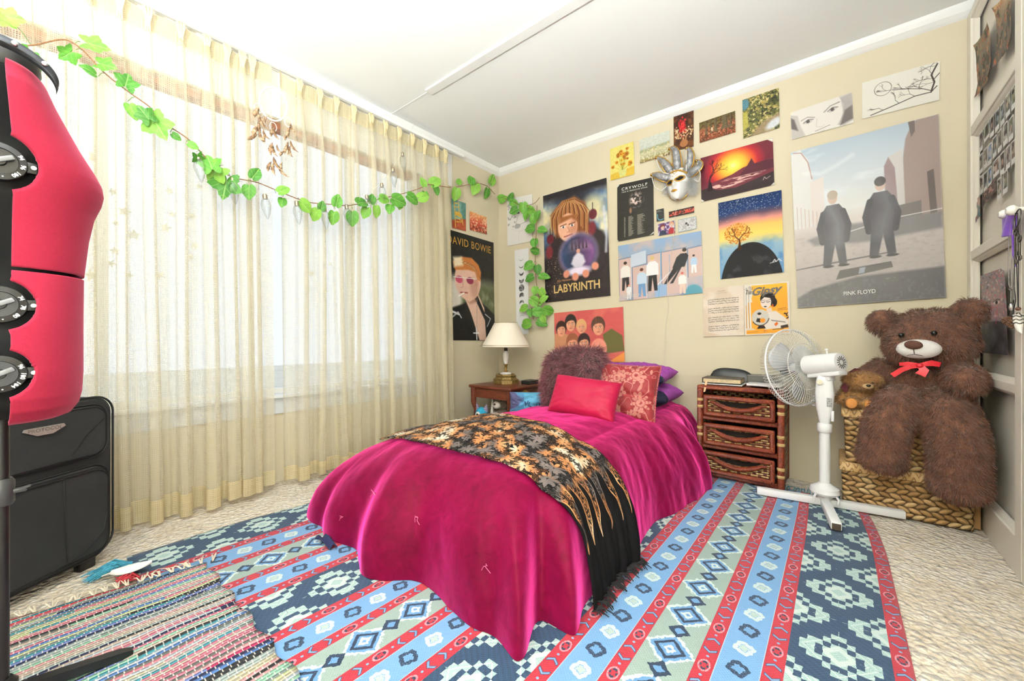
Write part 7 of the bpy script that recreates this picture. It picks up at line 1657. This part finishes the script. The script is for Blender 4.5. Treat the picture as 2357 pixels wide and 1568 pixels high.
# ================================================================ suitcase
CLO = mat('black_luggage_cloth', lambda b: dict(color=b.ramp(b.noise(b.coord('Object'), 500, 2, .7) * .6 + b.noise(b.coord('Object'), 5, 3) * .4, [(.3, H('#18191a')), (.7, H('#2c2d2e'))]), rough=.8, bump=(b.noise(b.coord('Object'), 900, 2), .3, .001)))
PIP = plain('black_piping', '#0f1011', .45)
th_ = math.radians(124); XL = Vector((math.cos(th_), math.sin(th_), 0)); YL = Vector((-math.sin(th_), math.cos(th_), 0))
su = thing('suitcase', 'large black cloth suitcase with metal badge standing by the curtain at the left', 'suitcase', tuple(Vector((.372, -2.628, 0)) - XL * .23 + YL * .09), (0, 0, th_))
def rrect(w_, h_, R, n=8):
    out = []
    for (sx, sz, a0) in ((1, 1, 0), (-1, 1, PI / 2), (-1, -1, PI), (1, -1, 1.5 * PI)):
        for a in np.linspace(a0, a0 + PI / 2, n): out.append((sx * (w_ / 2 - R) + R * math.cos(a), sz * (h_ / 2 - R) + R * math.sin(a)))
    return out
def slab(w_, h_, R, y0, y1, cx=0, cz=0, puff=.006):
    m = MB(); o = rrect(w_, h_, R); i_ = rrect(w_ - 2 * puff, h_ - 2 * puff, max(.004, R - puff)); n = len(o)
    vs = [(x + cx, y0, z + cz) for x, z in i_] + [(x + cx, y0 + puff, z + cz) for x, z in o] + [(x + cx, y1, z + cz) for x, z in o]
    fs = [tuple(range(n))] + [(k, n + k, n + (k + 1) % n, (k + 1) % n) for k in range(n)] + [(n + k, 2 * n + k, 2 * n + (k + 1) % n, n + (k + 1) % n) for k in range(n)] + [tuple(range(2 * n, 3 * n))[::-1]]
    return m.add(vs, fs)
zc = .325; slab(.46, .565, .06, -.09, .06, 0, zc, .010).build('body', CLO, su)
slab(.42, .645, .05, .06, .10, -.02, .352, .006).build('rear_shell', CLO, su)
slab(.41, .325, .055, -.112, -.085, 0, .205, .012).build('lower_pocket', CLO, su); slab(.41, .185, .05, -.104, -.085, 0, .490, .010).build('upper_pocket', CLO, su)
m = MB()
for (w_, h_, R, y, cz) in ((.462, .567, .06, -.088, zc), (.412, .327, .055, -.102, .205), (.412, .187, .05, -.096, .490), (.422, .647, .05, .062, .352)): m.tube([(x, y, z + cz) for x, z in rrect(w_, h_, R)], .0035, 6, closed=True)
m.build('piping', PIP, su)
m = MB()
for (w_, h_, R, y, cz) in ((.395, .31, .05, -.1135, .205), (.39, .29, .045, -.1135, .205), (.39, .17, .045, -.1045, .49)): m.tube([(x, y, z + cz) for x, z in rrect(w_, h_, R)], .0016, 5, closed=True)
m.tube([(.06, -.113, .36), (.065, -.114, .2), (.07, -.113, .07)], .0012, 5); m.tube([(.195, -.112, .20), (.18, -.114, .13), (.12, -.114, .08), (.0, -.114, .055)], .0012, 5); m.tube([(.19, -.104, .53), (.13, -.105, .48), (.09, -.104, .42)], .0012, 5); m.build('zip_and_seams', PIP, su)
m = MB(); m.M = Matrix.Translation((.015, -.105, .525)) @ Matrix.Rotation(PI / 2, 4, 'X'); m.prism([(-.05, .012), (.05, .012), (.054, .004), (.02, -.014), (-.02, -.014), (-.054, .004)], -.001, .005); bd = m.build('badge', plain('brushed_nickel', '#b9b4ac', .35, .04, 60, metal=.6), su, sm=False)
me = text_mesh('PROTOCOL', .016, .0002, spacing=1.05); o = link('lettering', me, plain('dark_engraving', '#6b6660', .6), bd); o.matrix_local = Matrix.Translation((.015, -.1105, .528)) @ Matrix.Rotation(PI / 2, 4, 'X')
for x in (-.15, .15): MB().box((x, -.075, .022), (.05, .028, .044), bev=.004).build('foot', BLP, su)
for x in (-.17, .17): MB().ell((x, .085, .024), (.014, .024, .024), 18, 12).build('wheel', BLP, su)
MB().tube([(.230, -.02, .46), (.242, -.02, .45), (.245, -.02, .40), (.242, -.02, .35), (.230, -.02, .34)], .008, 8).build('side_handle', BLP, su)
for z, y in ((.575, -.02), (.09, -.05)): MB().tube([(.226, y, z), (.238, y - .004, z - .006), (.258, y - .01, z - .014)], [.002, .0025, .002], 6).build('zip_pull', SIL, su)
MB().tube([(-.08, .02, .61), (-.07, .02, .63), (0, .02, .636), (.07, .02, .63), (.08, .02, .61)], .009, 8).build('top_handle', BLP, su)
# ================================================================ ivy garland
def leaf_mesh(kind, seed):
    r = random.Random(seed); n = 36; out = []
    for k in range(n):
        a = 2 * PI * k / n  # 0 = tip
        c = math.cos(a)
        if kind == 'H': rad = .5 * (1 + .16 * c) * (1 - .32 * math.exp(-((abs(a - PI)) / .35) ** 2)) * (1 + .28 * math.exp(-(min(a, 2 * PI - a) / .30) ** 2)) * (.82 + .12 * abs(math.sin(a)))
        else: rad = .5 * (.86 + .17 * math.cos(5 * a) + .05 * math.cos(15 * a)) * (1 - .45 * math.exp(-((abs(a - PI)) / .3) ** 2))
        out.append((rad * math.cos(a) * 1.05, rad * math.sin(a) * (.80 if kind == 'H' else 1.0)))
    cup = r.uniform(.15, .4); wav = r.uniform(.5, 1.5)
    h = lambda x, y: cup * (y * y) * 1.2 - .35 * max(0, x) ** 2 + .03 * math.sin(9 * y * wav) * (abs(y) > .1) + .02
    vs = [(0, 0, h(0, 0) - .03)]
    for q in (.45, .8, 1.0): vs += [(x * q, y * q, h(x * q, y * q) - (.03 if abs(y * q) < .03 else 0)) for x, y in out]
    fs = [(0, 1 + k, 1 + (k + 1) % n) for k in range(n)]
    for g_ in range(2): fs += [(1 + g_ * n + k, 1 + (g_ + 1) * n + k, 1 + (g_ + 1) * n + (k + 1) % n, 1 + g_ * n + (k + 1) % n) for k in range(n)]
    me = bpy.data.meshes.new('leaf'); me.from_pydata(vs, [], fs); me.update(); smooth(me); return me
def m_leaf(b):
    x, y, z = b.xyz('Object'); n = b.noise(b.coord('Object'), 3, 2)
    vein = abs(y).lt(.018).mx(abs((x * 4 - abs(y) * 4).fract() - .5).lt(.06) * .5)
    oi = b.nt.nodes.new('ShaderNodeObjectInfo'); rnd = V(b, oi.outputs['Random'])
    c = b.ramp(n * .5 + rnd * .5, [(.25, H('#3f7a2c')), (.5, H('#5c9c38')), (.75, H('#86b84a'))])
    return dict(color=b.mix(vein * .5, c, H('#a8c878')), rough=.5, spec=.3)
LEAF = mat('ivy_leaf_green', m_leaf)
LM = {'H': [leaf_mesh('H', k) for k in range(4)], 'L': [leaf_mesh('L', k + 9) for k in range(4)]}
for k in LM:
    for me in LM[k]: me.materials.append(LEAF)
def plane_pt(px, py, d=0.0):
    if px < 1042: return at(px, py, x=.225 + d)
    if px < 1147: return at(px, py, x=.035 + d)
    return at(px, py, y=-.055 - d)
ST = plain('brown_vine_stem', '#8a5f3c', .7, .15, 80); STG = plain('green_leaf_stalk', '#6d8a4a', .7)
def garland(name, label, stems, leaves, seed):
    t = thing(name, label, 'garland', tuple(plane_pt(*stems[0][len(stems[0]) // 2]))); b0 = Vector(t.location); r = random.Random(seed)
    m = MB()
    allp = []
    for st in stems:
        P = np.array([plane_pt(*p)[:] for p in st]); s_ = np.arange(len(P)); q = np.linspace(0, len(P) - 1, len(P) * 4); Q = np.stack([_sm(np.interp(q, s_, P[:, k]), 3) for k in range(3)], -1)
        m.tube([Vector(x) - b0 for x in Q], .0024, 6); allp += [Vector(x) for x in Q]
    m.build('vine', ST, t)
    for i, (px, py, ln, ang, kd) in enumerate(leaves):
        p = plane_pt(px, py, r.uniform(.0, .02)); tt = (p.x - CAM[0]) * FW[0] + (p.y - CAM[1]) * FW[1]; size = ln * tt / FPX * (.9 if kd == 'H' else 1.0)
        o = bpy.data.objects.new('leaf', LM[kd][i % 4]); COL.objects.link(o); o.parent = t; o.location = p - b0; o.scale = (size,) * 3
        if px < 1147: R0, N0 = Vector((0, 1, 0)), Vector((1, 0, 0))
        else: R0, N0 = Vector((1, 0, 0)), Vector((0, -1, 0))
        vd = (Vector(CAM) - p).normalized(); N0 = (N0 * .55 + vd * .6 + Vector((r.uniform(-.5, .5), r.uniform(-.5, .5), r.uniform(-.3, .6)))).normalized()
        a = math.radians(ang); tip = (R0 * math.cos(a) + Vector((0, 0, 1)) * math.sin(a)); yv = N0.cross(tip).normalized(); tp = yv.cross(N0)
        o.rotation_euler = Matrix((tp, yv, N0)).transposed().to_euler()
        base = p - tp * size * .42
        near = min(allp, key=lambda q: (q - base).length)
        if (near - base).length < .12:
            s_ = bpy.data.objects.new('stalk', MB().tube([near - b0, (near + base) / 2 - b0 + Vector((0, 0, .006)), base - b0], .0013, 4).mesh('stalk')); s_.data.materials.append(STG); COL.objects.link(s_); s_.parent = t
    return t
garland('ivy_garland', 'green ivy garland with broad leaves looping across both curtains to the room corner', [[(-60, 62), (-20, 80), (0, 88), (30, 103), (75, 106), (135, 90), (160, 92), (195, 118), (235, 165), (300, 215), (345, 245), (365, 270), (395, 295), (420, 310), (445, 330), (470, 360), (505, 395), (545, 412), (590, 418), (640, 440), (690, 460), (720, 468), (760, 470), (800, 475), (845, 465), (890, 455), (930, 445), (965, 435), (985, 423), (1010, 428), (1040, 432)]],
        [(8, 46, 40, 190, 'L'), (24, 40, 44, 8, 'L'), (45, 115, 38, 200, 'L'), (76, 142, 46, 290, 'L'), (215, 103, 52, 0, 'L'), (158, 124, 42, 240, 'L'), (240, 149, 44, 345, 'L'), (210, 165, 36, 180, 'H'), (291, 190, 46, 80, 'L'), (303, 250, 44, 290, 'H'), (336, 266, 42, 130, 'L'), (360, 285, 66, 300, 'L'), (402, 312, 24, 330, 'H'), (440, 333, 26, 340, 'H'), (455, 363, 32, 300, 'L'), (485, 380, 50, 110, 'L'), (498, 395, 54, 230, 'L'), (520, 424, 66, 260, 'L'), (585, 404, 38, 60, 'H'), (573, 436, 42, 270, 'H'), (648, 440, 36, 30, 'H'), (650, 462, 30, 260, 'H'), (698, 470, 42, 320, 'H'), (728, 490, 38, 240, 'H'), (740, 478, 28, 80, 'H'), (775, 467, 36, 80, 'H'), (768, 496, 38, 265, 'H'), (811, 497, 42, 270, 'H'), (830, 467, 44, 30, 'H'), (843, 485, 34, 250, 'H'), (855, 462, 30, 80, 'H'), (866, 482, 34, 280, 'H'), (880, 457, 32, 350, 'H'), (898, 477, 32, 265, 'H'), (912, 460, 46, 350, 'H'), (920, 470, 26, 260, 'H'), (945, 455, 42, 340, 'H'), (970, 455, 38, 20, 'H'), (978, 448, 30, 270, 'H'), (975, 423, 28, 110, 'H'), (998, 421, 38, 30, 'H'), (1003, 434, 28, 290, 'H')], 5)
garland('ivy_garland', 'short ivy garland strung across the room corner above the portrait poster', [[(1043, 431), (1062, 429), (1080, 424), (1100, 421), (1120, 427), (1130, 437), (1140, 448)]],
        [(1050, 442, 36, 265, 'H'), (1056, 420, 22, 60, 'H'), (1085, 418, 28, 100, 'H'), (1095, 430, 36, 250, 'H'), (1131, 417, 32, 70, 'H'), (1121, 441, 30, 265, 'H')], 6)
garland('ivy_garland', 'trailing ivy garland hanging down the wall beside the dark fantasy poster', [[(1149, 451), (1165, 458), (1180, 462), (1190, 470), (1205, 477), (1225, 470), (1233, 467), (1243, 453)], [(1236, 470), (1236, 500), (1234, 540), (1233, 570), (1232, 620), (1235, 655), (1242, 690), (1238, 705), (1226, 738)]],
        [(1153, 458, 30, 0, 'H'), (1175, 457, 26, 70, 'H'), (1180, 466, 26, 330, 'H'), (1186, 483, 28, 200, 'H'), (1205, 475, 34, 280, 'H'), (1220, 483, 30, 330, 'H'), (1213, 493, 28, 250, 'H'), (1230, 501, 32, 240, 'H'), (1237, 498, 26, 60, 'H'), (1223, 526, 32, 185, 'H'), (1245, 529, 28, 350, 'H'), (1230, 556, 28, 270, 'H'), (1234, 578, 28, 160, 'H'), (1220, 610, 32, 210, 'H'), (1237, 617, 28, 280, 'H'), (1222, 639, 30, 205, 'H'), (1248, 637, 32, 10, 'H'), (1232, 666, 26, 260, 'H'), (1246, 671, 28, 310, 'H'), (1228, 692, 36, 330, 'H'), (1249, 691, 28, 40, 'H'), (1208, 709, 30, 200, 'H'), (1221, 717, 26, 280, 'H'), (1236, 718, 36, 0, 'H'), (1258, 714, 36, 340, 'H'), (1249, 731, 26, 300, 'H'), (1215, 745, 36, 195, 'H'), (1243, 742, 32, 355, 'H')], 7)
# ================================================================ bulb string lights
GB = bpy.data.materials.new('clear_bulb_glass'); GB.use_nodes = True; nt = GB.node_tree; nt.nodes.clear()
o_ = nt.nodes.new('ShaderNodeOutputMaterial'); mx = nt.nodes.new('ShaderNodeMixShader'); tr = nt.nodes.new('ShaderNodeBsdfTransparent'); gl = nt.nodes.new('ShaderNodeBsdfGlossy'); lw = nt.nodes.new('ShaderNodeLayerWeight'); lw.inputs[0].default_value = .35
gl.inputs['Roughness'].default_value = .08; tr.inputs[0].default_value = (.95, .97, .98, 1)
nt.links.new(lw.outputs['Facing'], mx.inputs[0]); nt.links.new(tr.outputs[0], mx.inputs[1]); nt.links.new(gl.outputs[0], mx.inputs[2]); nt.links.new(mx.outputs[0], o_.inputs[0])
sl_ = thing('string_lights', 'string of small clear pear shaped bulbs with metal caps hanging in front of the curtains', 'string lights', tuple(plane_pt(750, 470))); b0 = Vector(sl_.location)
wp = [(953, 285), (940, 318), (926, 350), (904, 386), (878, 421), (844, 448), (797, 470), (746, 476), (682, 462), (609, 446), (534, 408), (455, 354), (420, 318), (395, 296)]
MB().tube([plane_pt(x, y, .005) - b0 for x, y in wp], .0008, 4).build('wire', plain('thin_silver_wire', '#d9d4c6', .5), sl_)
for k, (x, y) in enumerate(wp[2:12]):
    p = plane_pt(x, y, .005) - b0; dn = Vector((0, .12, -1)).normalized(); M_ = Matrix.Translation(p) @ dn.to_track_quat('Z', 'Y').to_matrix().to_4x4()
    m = MB(); m.M = M_; m.lathe([(.010, .022), (.018, .034), (.0235, .055), (.021, .075), (.012, .105), (.004, .125), (.001, .128)], 18, cap=False); bo = m.build('bulb', GB, sl_)
    m = MB(); m.M = M_; m.lathe([(.001, .0), (.008, .002), (.0115, .010), (.0105, .014), (.0118, .018), (.0105, .022), (.0112, .027)], 16); m.build('cap', plain('brushed_bulb_cap', '#a79a86', .35, .05, 60, metal=.8), bo)
# ================================================================ dream catcher
dc = thing('dream_catcher', 'white dream catcher with brown feathers hanging in the gap between the curtains', 'dream catcher', tuple(at(629, 240, x=.25))); b0 = Vector(dc.location)
def ring(cx, cy, rx, ry, rot, wr_, n=40):
    return [at(cx + rx * math.cos(a) * math.cos(rot) - ry * math.sin(a) * math.sin(rot), cy + rx * math.cos(a) * math.sin(rot) + ry * math.sin(a) * math.cos(rot), x=.25) - b0 for a in np.linspace(0, 2 * PI, n + 1)[:-1]]
WTH = plain('white_wrapped_cord', '#e6e2dc', .7, .04, 90)
MB().tube(ring(629, 240, 30, 40, -.42, 0), .0042, 8, closed=True).build('hoop', WTH, dc)
for (cx, cy, rx, ry) in ((595, 249, 9, 12), (664, 282, 8, 11), (629, 292, 7, 11), (632, 326, 8, 11)):
    MB().tube(ring(cx, cy, rx, ry, -.4, 0), .0018, 6, closed=True).build('small_ring', WTH, dc)
m = MB(); rr = random.Random(5)
for k in range(9):
    a = 2 * PI * k / 9; q = ring(629, 240, 28, 38, -.42, 0, 36); m.tube([q[k * 4], q[(k * 4 + 13) % 36]], .0005, 3)
for (x0, y0, x1, y1) in ((603, 255, 610, 290), (595, 260, 588, 300), (632, 303, 628, 340), (664, 292, 655, 330), (620, 205, 622, 150), (606, 262, 600, 255), (658, 272, 652, 262), (631, 338, 634, 380)): m.tube([at(x0, y0, x=.25) - b0, at(x1, y1, x=.25) - b0], .0006, 3)
m.build('threads', plain('pale_thread', '#d8cfc4', .8), dc)
FTH = mat('brown_feather', lambda b: dict(color=b.ramp(b.noise(b.coord('Object'), 60, 3, .6), [(.3, H('#5a4536')), (.5, H('#a2805f')), (.7, H('#dcc4a3'))]), rough=.8))
for k, (x, y, ln, ang) in enumerate([(587, 262, 30, 250), (596, 268, 26, 300), (603, 285, 30, 310), (609, 278, 18, 260), (584, 305, 34, 250), (577, 318, 26, 225), (596, 300, 26, 280), (600, 318, 26, 290), (610, 312, 22, 310), (607, 322, 22, 270), (624, 307, 26, 255), (633, 310, 26, 300), (622, 346, 30, 265), (630, 350, 26, 290), (640, 345, 20, 310), (617, 386, 26, 255), (628, 392, 30, 275), (636, 380, 32, 310), (650, 398, 28, 320), (646, 386, 22, 270), (662, 308, 28, 265), (656, 318, 20, 250), (672, 298, 22, 300), (660, 345, 30, 275), (655, 348, 22, 255), (674, 340, 28, 305), (667, 352, 24, 290), (645, 356, 18, 240)]):
    p = at(x, y, x=.25 + .004 * (k % 5)) - b0; tt = 2.03; L_ = ln * tt / FPX; a = math.radians(ang); d = Vector((.15 * math.sin(k * 2.1), math.cos(a), math.sin(a))).normalized(); sdv = d.cross(Vector((1, 0, .2))).normalized(); n = 12; P = np.zeros((n, 5, 3)); rr = random.Random(k)
    for i, t in enumerate(np.linspace(-.5, .5, n)):
        w_ = L_ * .17 * math.sin(PI * (t + .5)) ** .8 * (1 - .35 * (t + .5)); bend = Vector((.02 * t * t * 4, 0, 0))
        for j, q in enumerate((-1, -.5, 0, .5, 1)): P[i, j] = p + d * (t * L_ - abs(q) * w_ * .35) + sdv * (q * w_ * rr.uniform(.75, 1.15)) + bend + Vector((.004 * (1 - q * q), 0, 0))
    o = link('feather', grid_mesh('feather', P), FTH, dc); so = o.modifiers.new('t', 'SOLIDIFY'); so.thickness = .0008
# ================================================================ jester mask on the wall
mk = thing('jester_mask', 'white and silver jester mask with gold eyes and pearl strings hung among the posters', 'mask', tuple(at(1562, 420, y=-.03))); b0 = Vector(mk.location)
def mp(px, py, y=-.05): return at(px, py, y=y) - b0
n1, n2 = 40, 44; P = np.zeros((n1, n2, 3)); c0 = mp(1563, 426, -.02); hw, hh = .078, .108; fo = -.014
eyeh = ((-.043, .010), (.022, .022))
for i, u in enumerate(np.linspace(-1, 1, n1)):
    for j, v in enumerate(np.linspace(-1, 1, n2)):
        wd = hw * max(.02, (1 - abs(v) ** (2.6 if v < 0 else 4.0))) ** .5 * (1 - .16 * max(0, -v)); x = u * wd; z = v * hh
        dep = .058 * math.sqrt(max(0, 1 - u * u * .98)) * (1 - .25 * v * v) + .002
        nose = .024 * math.exp(-((x - fo) / .011) ** 2) * (math.exp(-((z + .012) / .020) ** 2) + .5 * math.exp(-((z - .015) / .025) ** 2))
        lips = .006 * math.exp(-((x - fo) / .02) ** 2 - ((z + .052) / .010) ** 2); chin = .008 * math.exp(-((x - fo) / .03) ** 2 - ((z + .095) / .02) ** 2)
        sock = sum(-.009 * math.exp(-((x - ex) / .02) ** 2 - ((z - ez) / .013) ** 2) for ex, ez in eyeh)
        P[i, j] = Vector((x, -(dep + nose + lips + chin + sock), z)) + c0
def m_mask(b):
    x, y, z = b.xyz('Object'); s_ = abs(x - c0.x)
    sil = (abs(x - c0.x - fo) - .034 - (z - c0.z) * .12).sst(0, .010) * (z - c0.z).lt(.0); c = b.mix(sil * .75, H('#efedeb'), H('#b6b4b4'))
    n = b.noise(b.coord('Object'), 60, 2)
    return dict(color=b.mix(n * .1, c, H('#cfcaca')), rough=.4)
fc_ = link('face', grid_mesh('face', P), mat('white_silver_mask', m_mask), mk); so = fc_.modifiers.new('t', 'SOLIDIFY'); so.thickness = .003; so.offset = 0
GLD = plain('gold_paint', '#c79a45', .35, .06, 60, metal=.6)
def surf(x, z, off=.0015):
    i = np.argmin(np.abs(P[:, :, 2] - (c0.z + z)).min(0)); row = None
    jj = int(round((z / hh + 1) / 2 * (n2 - 1))); jj = min(max(jj, 0), n2 - 1); k = np.argmin(np.abs(P[:, jj, 0] - (c0.x + x))); return Vector((c0.x + x, P[k, jj, 1] - off, c0.z + z))
for ex, ez in eyeh:
    m = MB(); rim = []; hole = []
    for a in np.linspace(0, 2 * PI, 29)[:-1]:
        sgn = 1 if ex > 0 else -1; dx = .029 * math.cos(a); dz = .0165 * math.sin(a) * (1 - .25 * abs(math.cos(a))) + .005 * math.cos(a) * sgn
        rim.append(surf(ex + dx, ez + dz, .004)); hole.append(surf(ex + dx * .78, ez + dz * .72, .007))
    m.tube(rim, .0045, 8, closed=True); m.build('eye_rim', GLD, mk); MB().add(hole, [tuple(range(len(hole)))]).build('eye_hole', plain('black_eye_hole', '#141110', .9), mk, sm=False)
m = MB()
for s_ in (1, -1): m.tube([surf(fo + .022 * t, -.052 + s_ * .005 * (1 - t * t) - .001 * s_, .003) for t in np.linspace(-1, 1, 11)], [.001 + .0042 * (1 - t * t) for t in np.linspace(-1, 1, 11)], 8)
m.build('lips', GLD, mk)
m = MB(); m.tube([surf(x, z, .001) for x, z in ((-.055, .070), (-.040, .082), (-.024, .072), (fo, .058), (0, .072), (.022, .086), (.042, .078))], .0022, 6); m.tube([surf(x, z, .001) for x, z in ((-.034, .052), (fo, .042), (.008, .054))], .0012, 5)
m.tube([Vector(P[0, j]) for j in range(n2 // 2, 1, -1)] + [Vector(P[-1, j]) for j in range(1, n2 // 2)], .0045, 7); m.build('gold_trim', GLD, mk)
SLV = mat('silver_crinkled_cloth', lambda b: dict(color=b.ramp(b.noise(b.coord('Object'), 40, 3, .6), [(.3, H('#77777b')), (.7, H('#b4b4b8'))]), rough=.38, metal=.35, bump=(b.noise(b.coord('Object'), 55, 3, .6, 1.0), .6, .006)))
HORN = [([(1543, 412), (1528, 408), (1512, 404), (1500, 402)], [.026, .028, .020, .008]), ([(1546, 398), (1536, 384), (1524, 370), (1511, 363)], [.026, .028, .020, .007]), ([(1561, 396), (1559, 375), (1556, 350), (1549, 341), (1541, 343)], [.024, .028, .024, .014, .006]), ([(1578, 396), (1587, 378), (1590, 358), (1587, 345), (1581, 341)], [.024, .026, .022, .014, .006]), ([(1585, 404), (1598, 394), (1610, 384), (1612, 376), (1603, 370)], [.026, .028, .022, .015, .007])]
for k, (pts, rs) in enumerate(HORN):
    pp = np.array([mp(x, y, -.045 - .03 * math.sin(PI * i / (len(pts) - 1)))[:] for i, (x, y) in enumerate(pts)]); q = np.linspace(0, len(pts) - 1, 26); s_ = np.arange(len(pts)); Q = np.stack([_sm(np.interp(q, s_, pp[:, c]), 3) for c in range(3)], -1)
    R_ = np.interp(q, s_, rs) * (1 + .05 * np.sin(q * 14)); ho = MB().tube([Vector(x) for x in Q], list(R_), 14).build('horn', SLV, mk)
    e1 = []; e2 = []
    for i in range(len(Q)):
        d = Vector(Q[min(i + 1, 25)] - Q[max(i - 1, 0)]).normalized(); sd_ = d.cross(Vector((0, -1, 0))).normalized(); e1.append(Vector(Q[i]) + sd_ * R_[i] + Vector((0, -.004, 0))); e2.append(Vector(Q[i]) - sd_ * R_[i] + Vector((0, -.004, 0)))
    MB().tube(e1, .0042, 6).tube(e2, .0042, 6).build('braid', GLD, ho)
    MB().ell(Vector(Q[-1]) + Vector((0, -.008, -.004)), (.0095, .0095, .0095), 14, 10).build('bell', plain('gold_bell', '#b88e46', .25, .05, 20, metal=.9), ho)
PRL = plain('pearl_bead', '#f1ede6', .25, .02, 30)
for pts in ([(1500, 406), (1506, 430), (1522, 440), (1536, 428)], [(1511, 366), (1516, 384), (1526, 398), (1540, 400)], [(1580, 343), (1580, 365), (1580, 385), (1580, 395)], [(1604, 374), (1608, 388), (1613, 404), (1608, 420), (1596, 412)]):
    pp = np.array([mp(x, y, -.085)[:] for x, y in pts]); q = np.linspace(0, len(pts) - 1, 24); Q = np.stack([_sm(np.interp(q, np.arange(len(pts)), pp[:, c]), 3) for c in range(3)], -1); Qs, R_ = beads([Vector(x) for x in Q], .0034); MB().tube(Qs, R_, 6).build('pearl_string', PRL, mk)
me0 = MB().ell(mp(1592, 424, -.05), (.008, .008, .05)).ell(mp(1539, 428, -.03), (.006, .006, .05)).mesh('plume'); link('plume', fur_on(me0, 'plume', 3600, .048, .0011, comb=(.15, -.1, -.5), jit=1.0, seed=5, curl=.6), plain('white_marabou', '#eeecea', .9, .02, 60), mk)
m = MB(); m.tube([mp(x, y, -.075) for x, y in ((1543, 398), (1552, 394), (1562, 392), (1572, 394), (1582, 399))], .0055, 8); m.ell(mp(1556, 393, -.08), (.006, .005, .006), 12, 8); m.build('jewelled_band', GLD, mk)
# thin cord trailing down the wall from the mask
cd_ = thing('cord', 'thin white cord trailing down the wall from the jester mask to the bed', 'cord', tuple(at(1545, 640, y=-.012))); b0 = Vector(cd_.location)
MB().tube([at(x, y, y=-.016) - b0 for x, y in ((1557, 462), (1557, 480), (1553, 500), (1551, 540), (1548, 570), (1541, 610), (1536, 650), (1537, 680), (1540, 705), (1533, 740), (1531, 790), (1530, 838))], .0012, 5).build('strand', plain('white_cord', '#e3ddd0', .7), cd_)
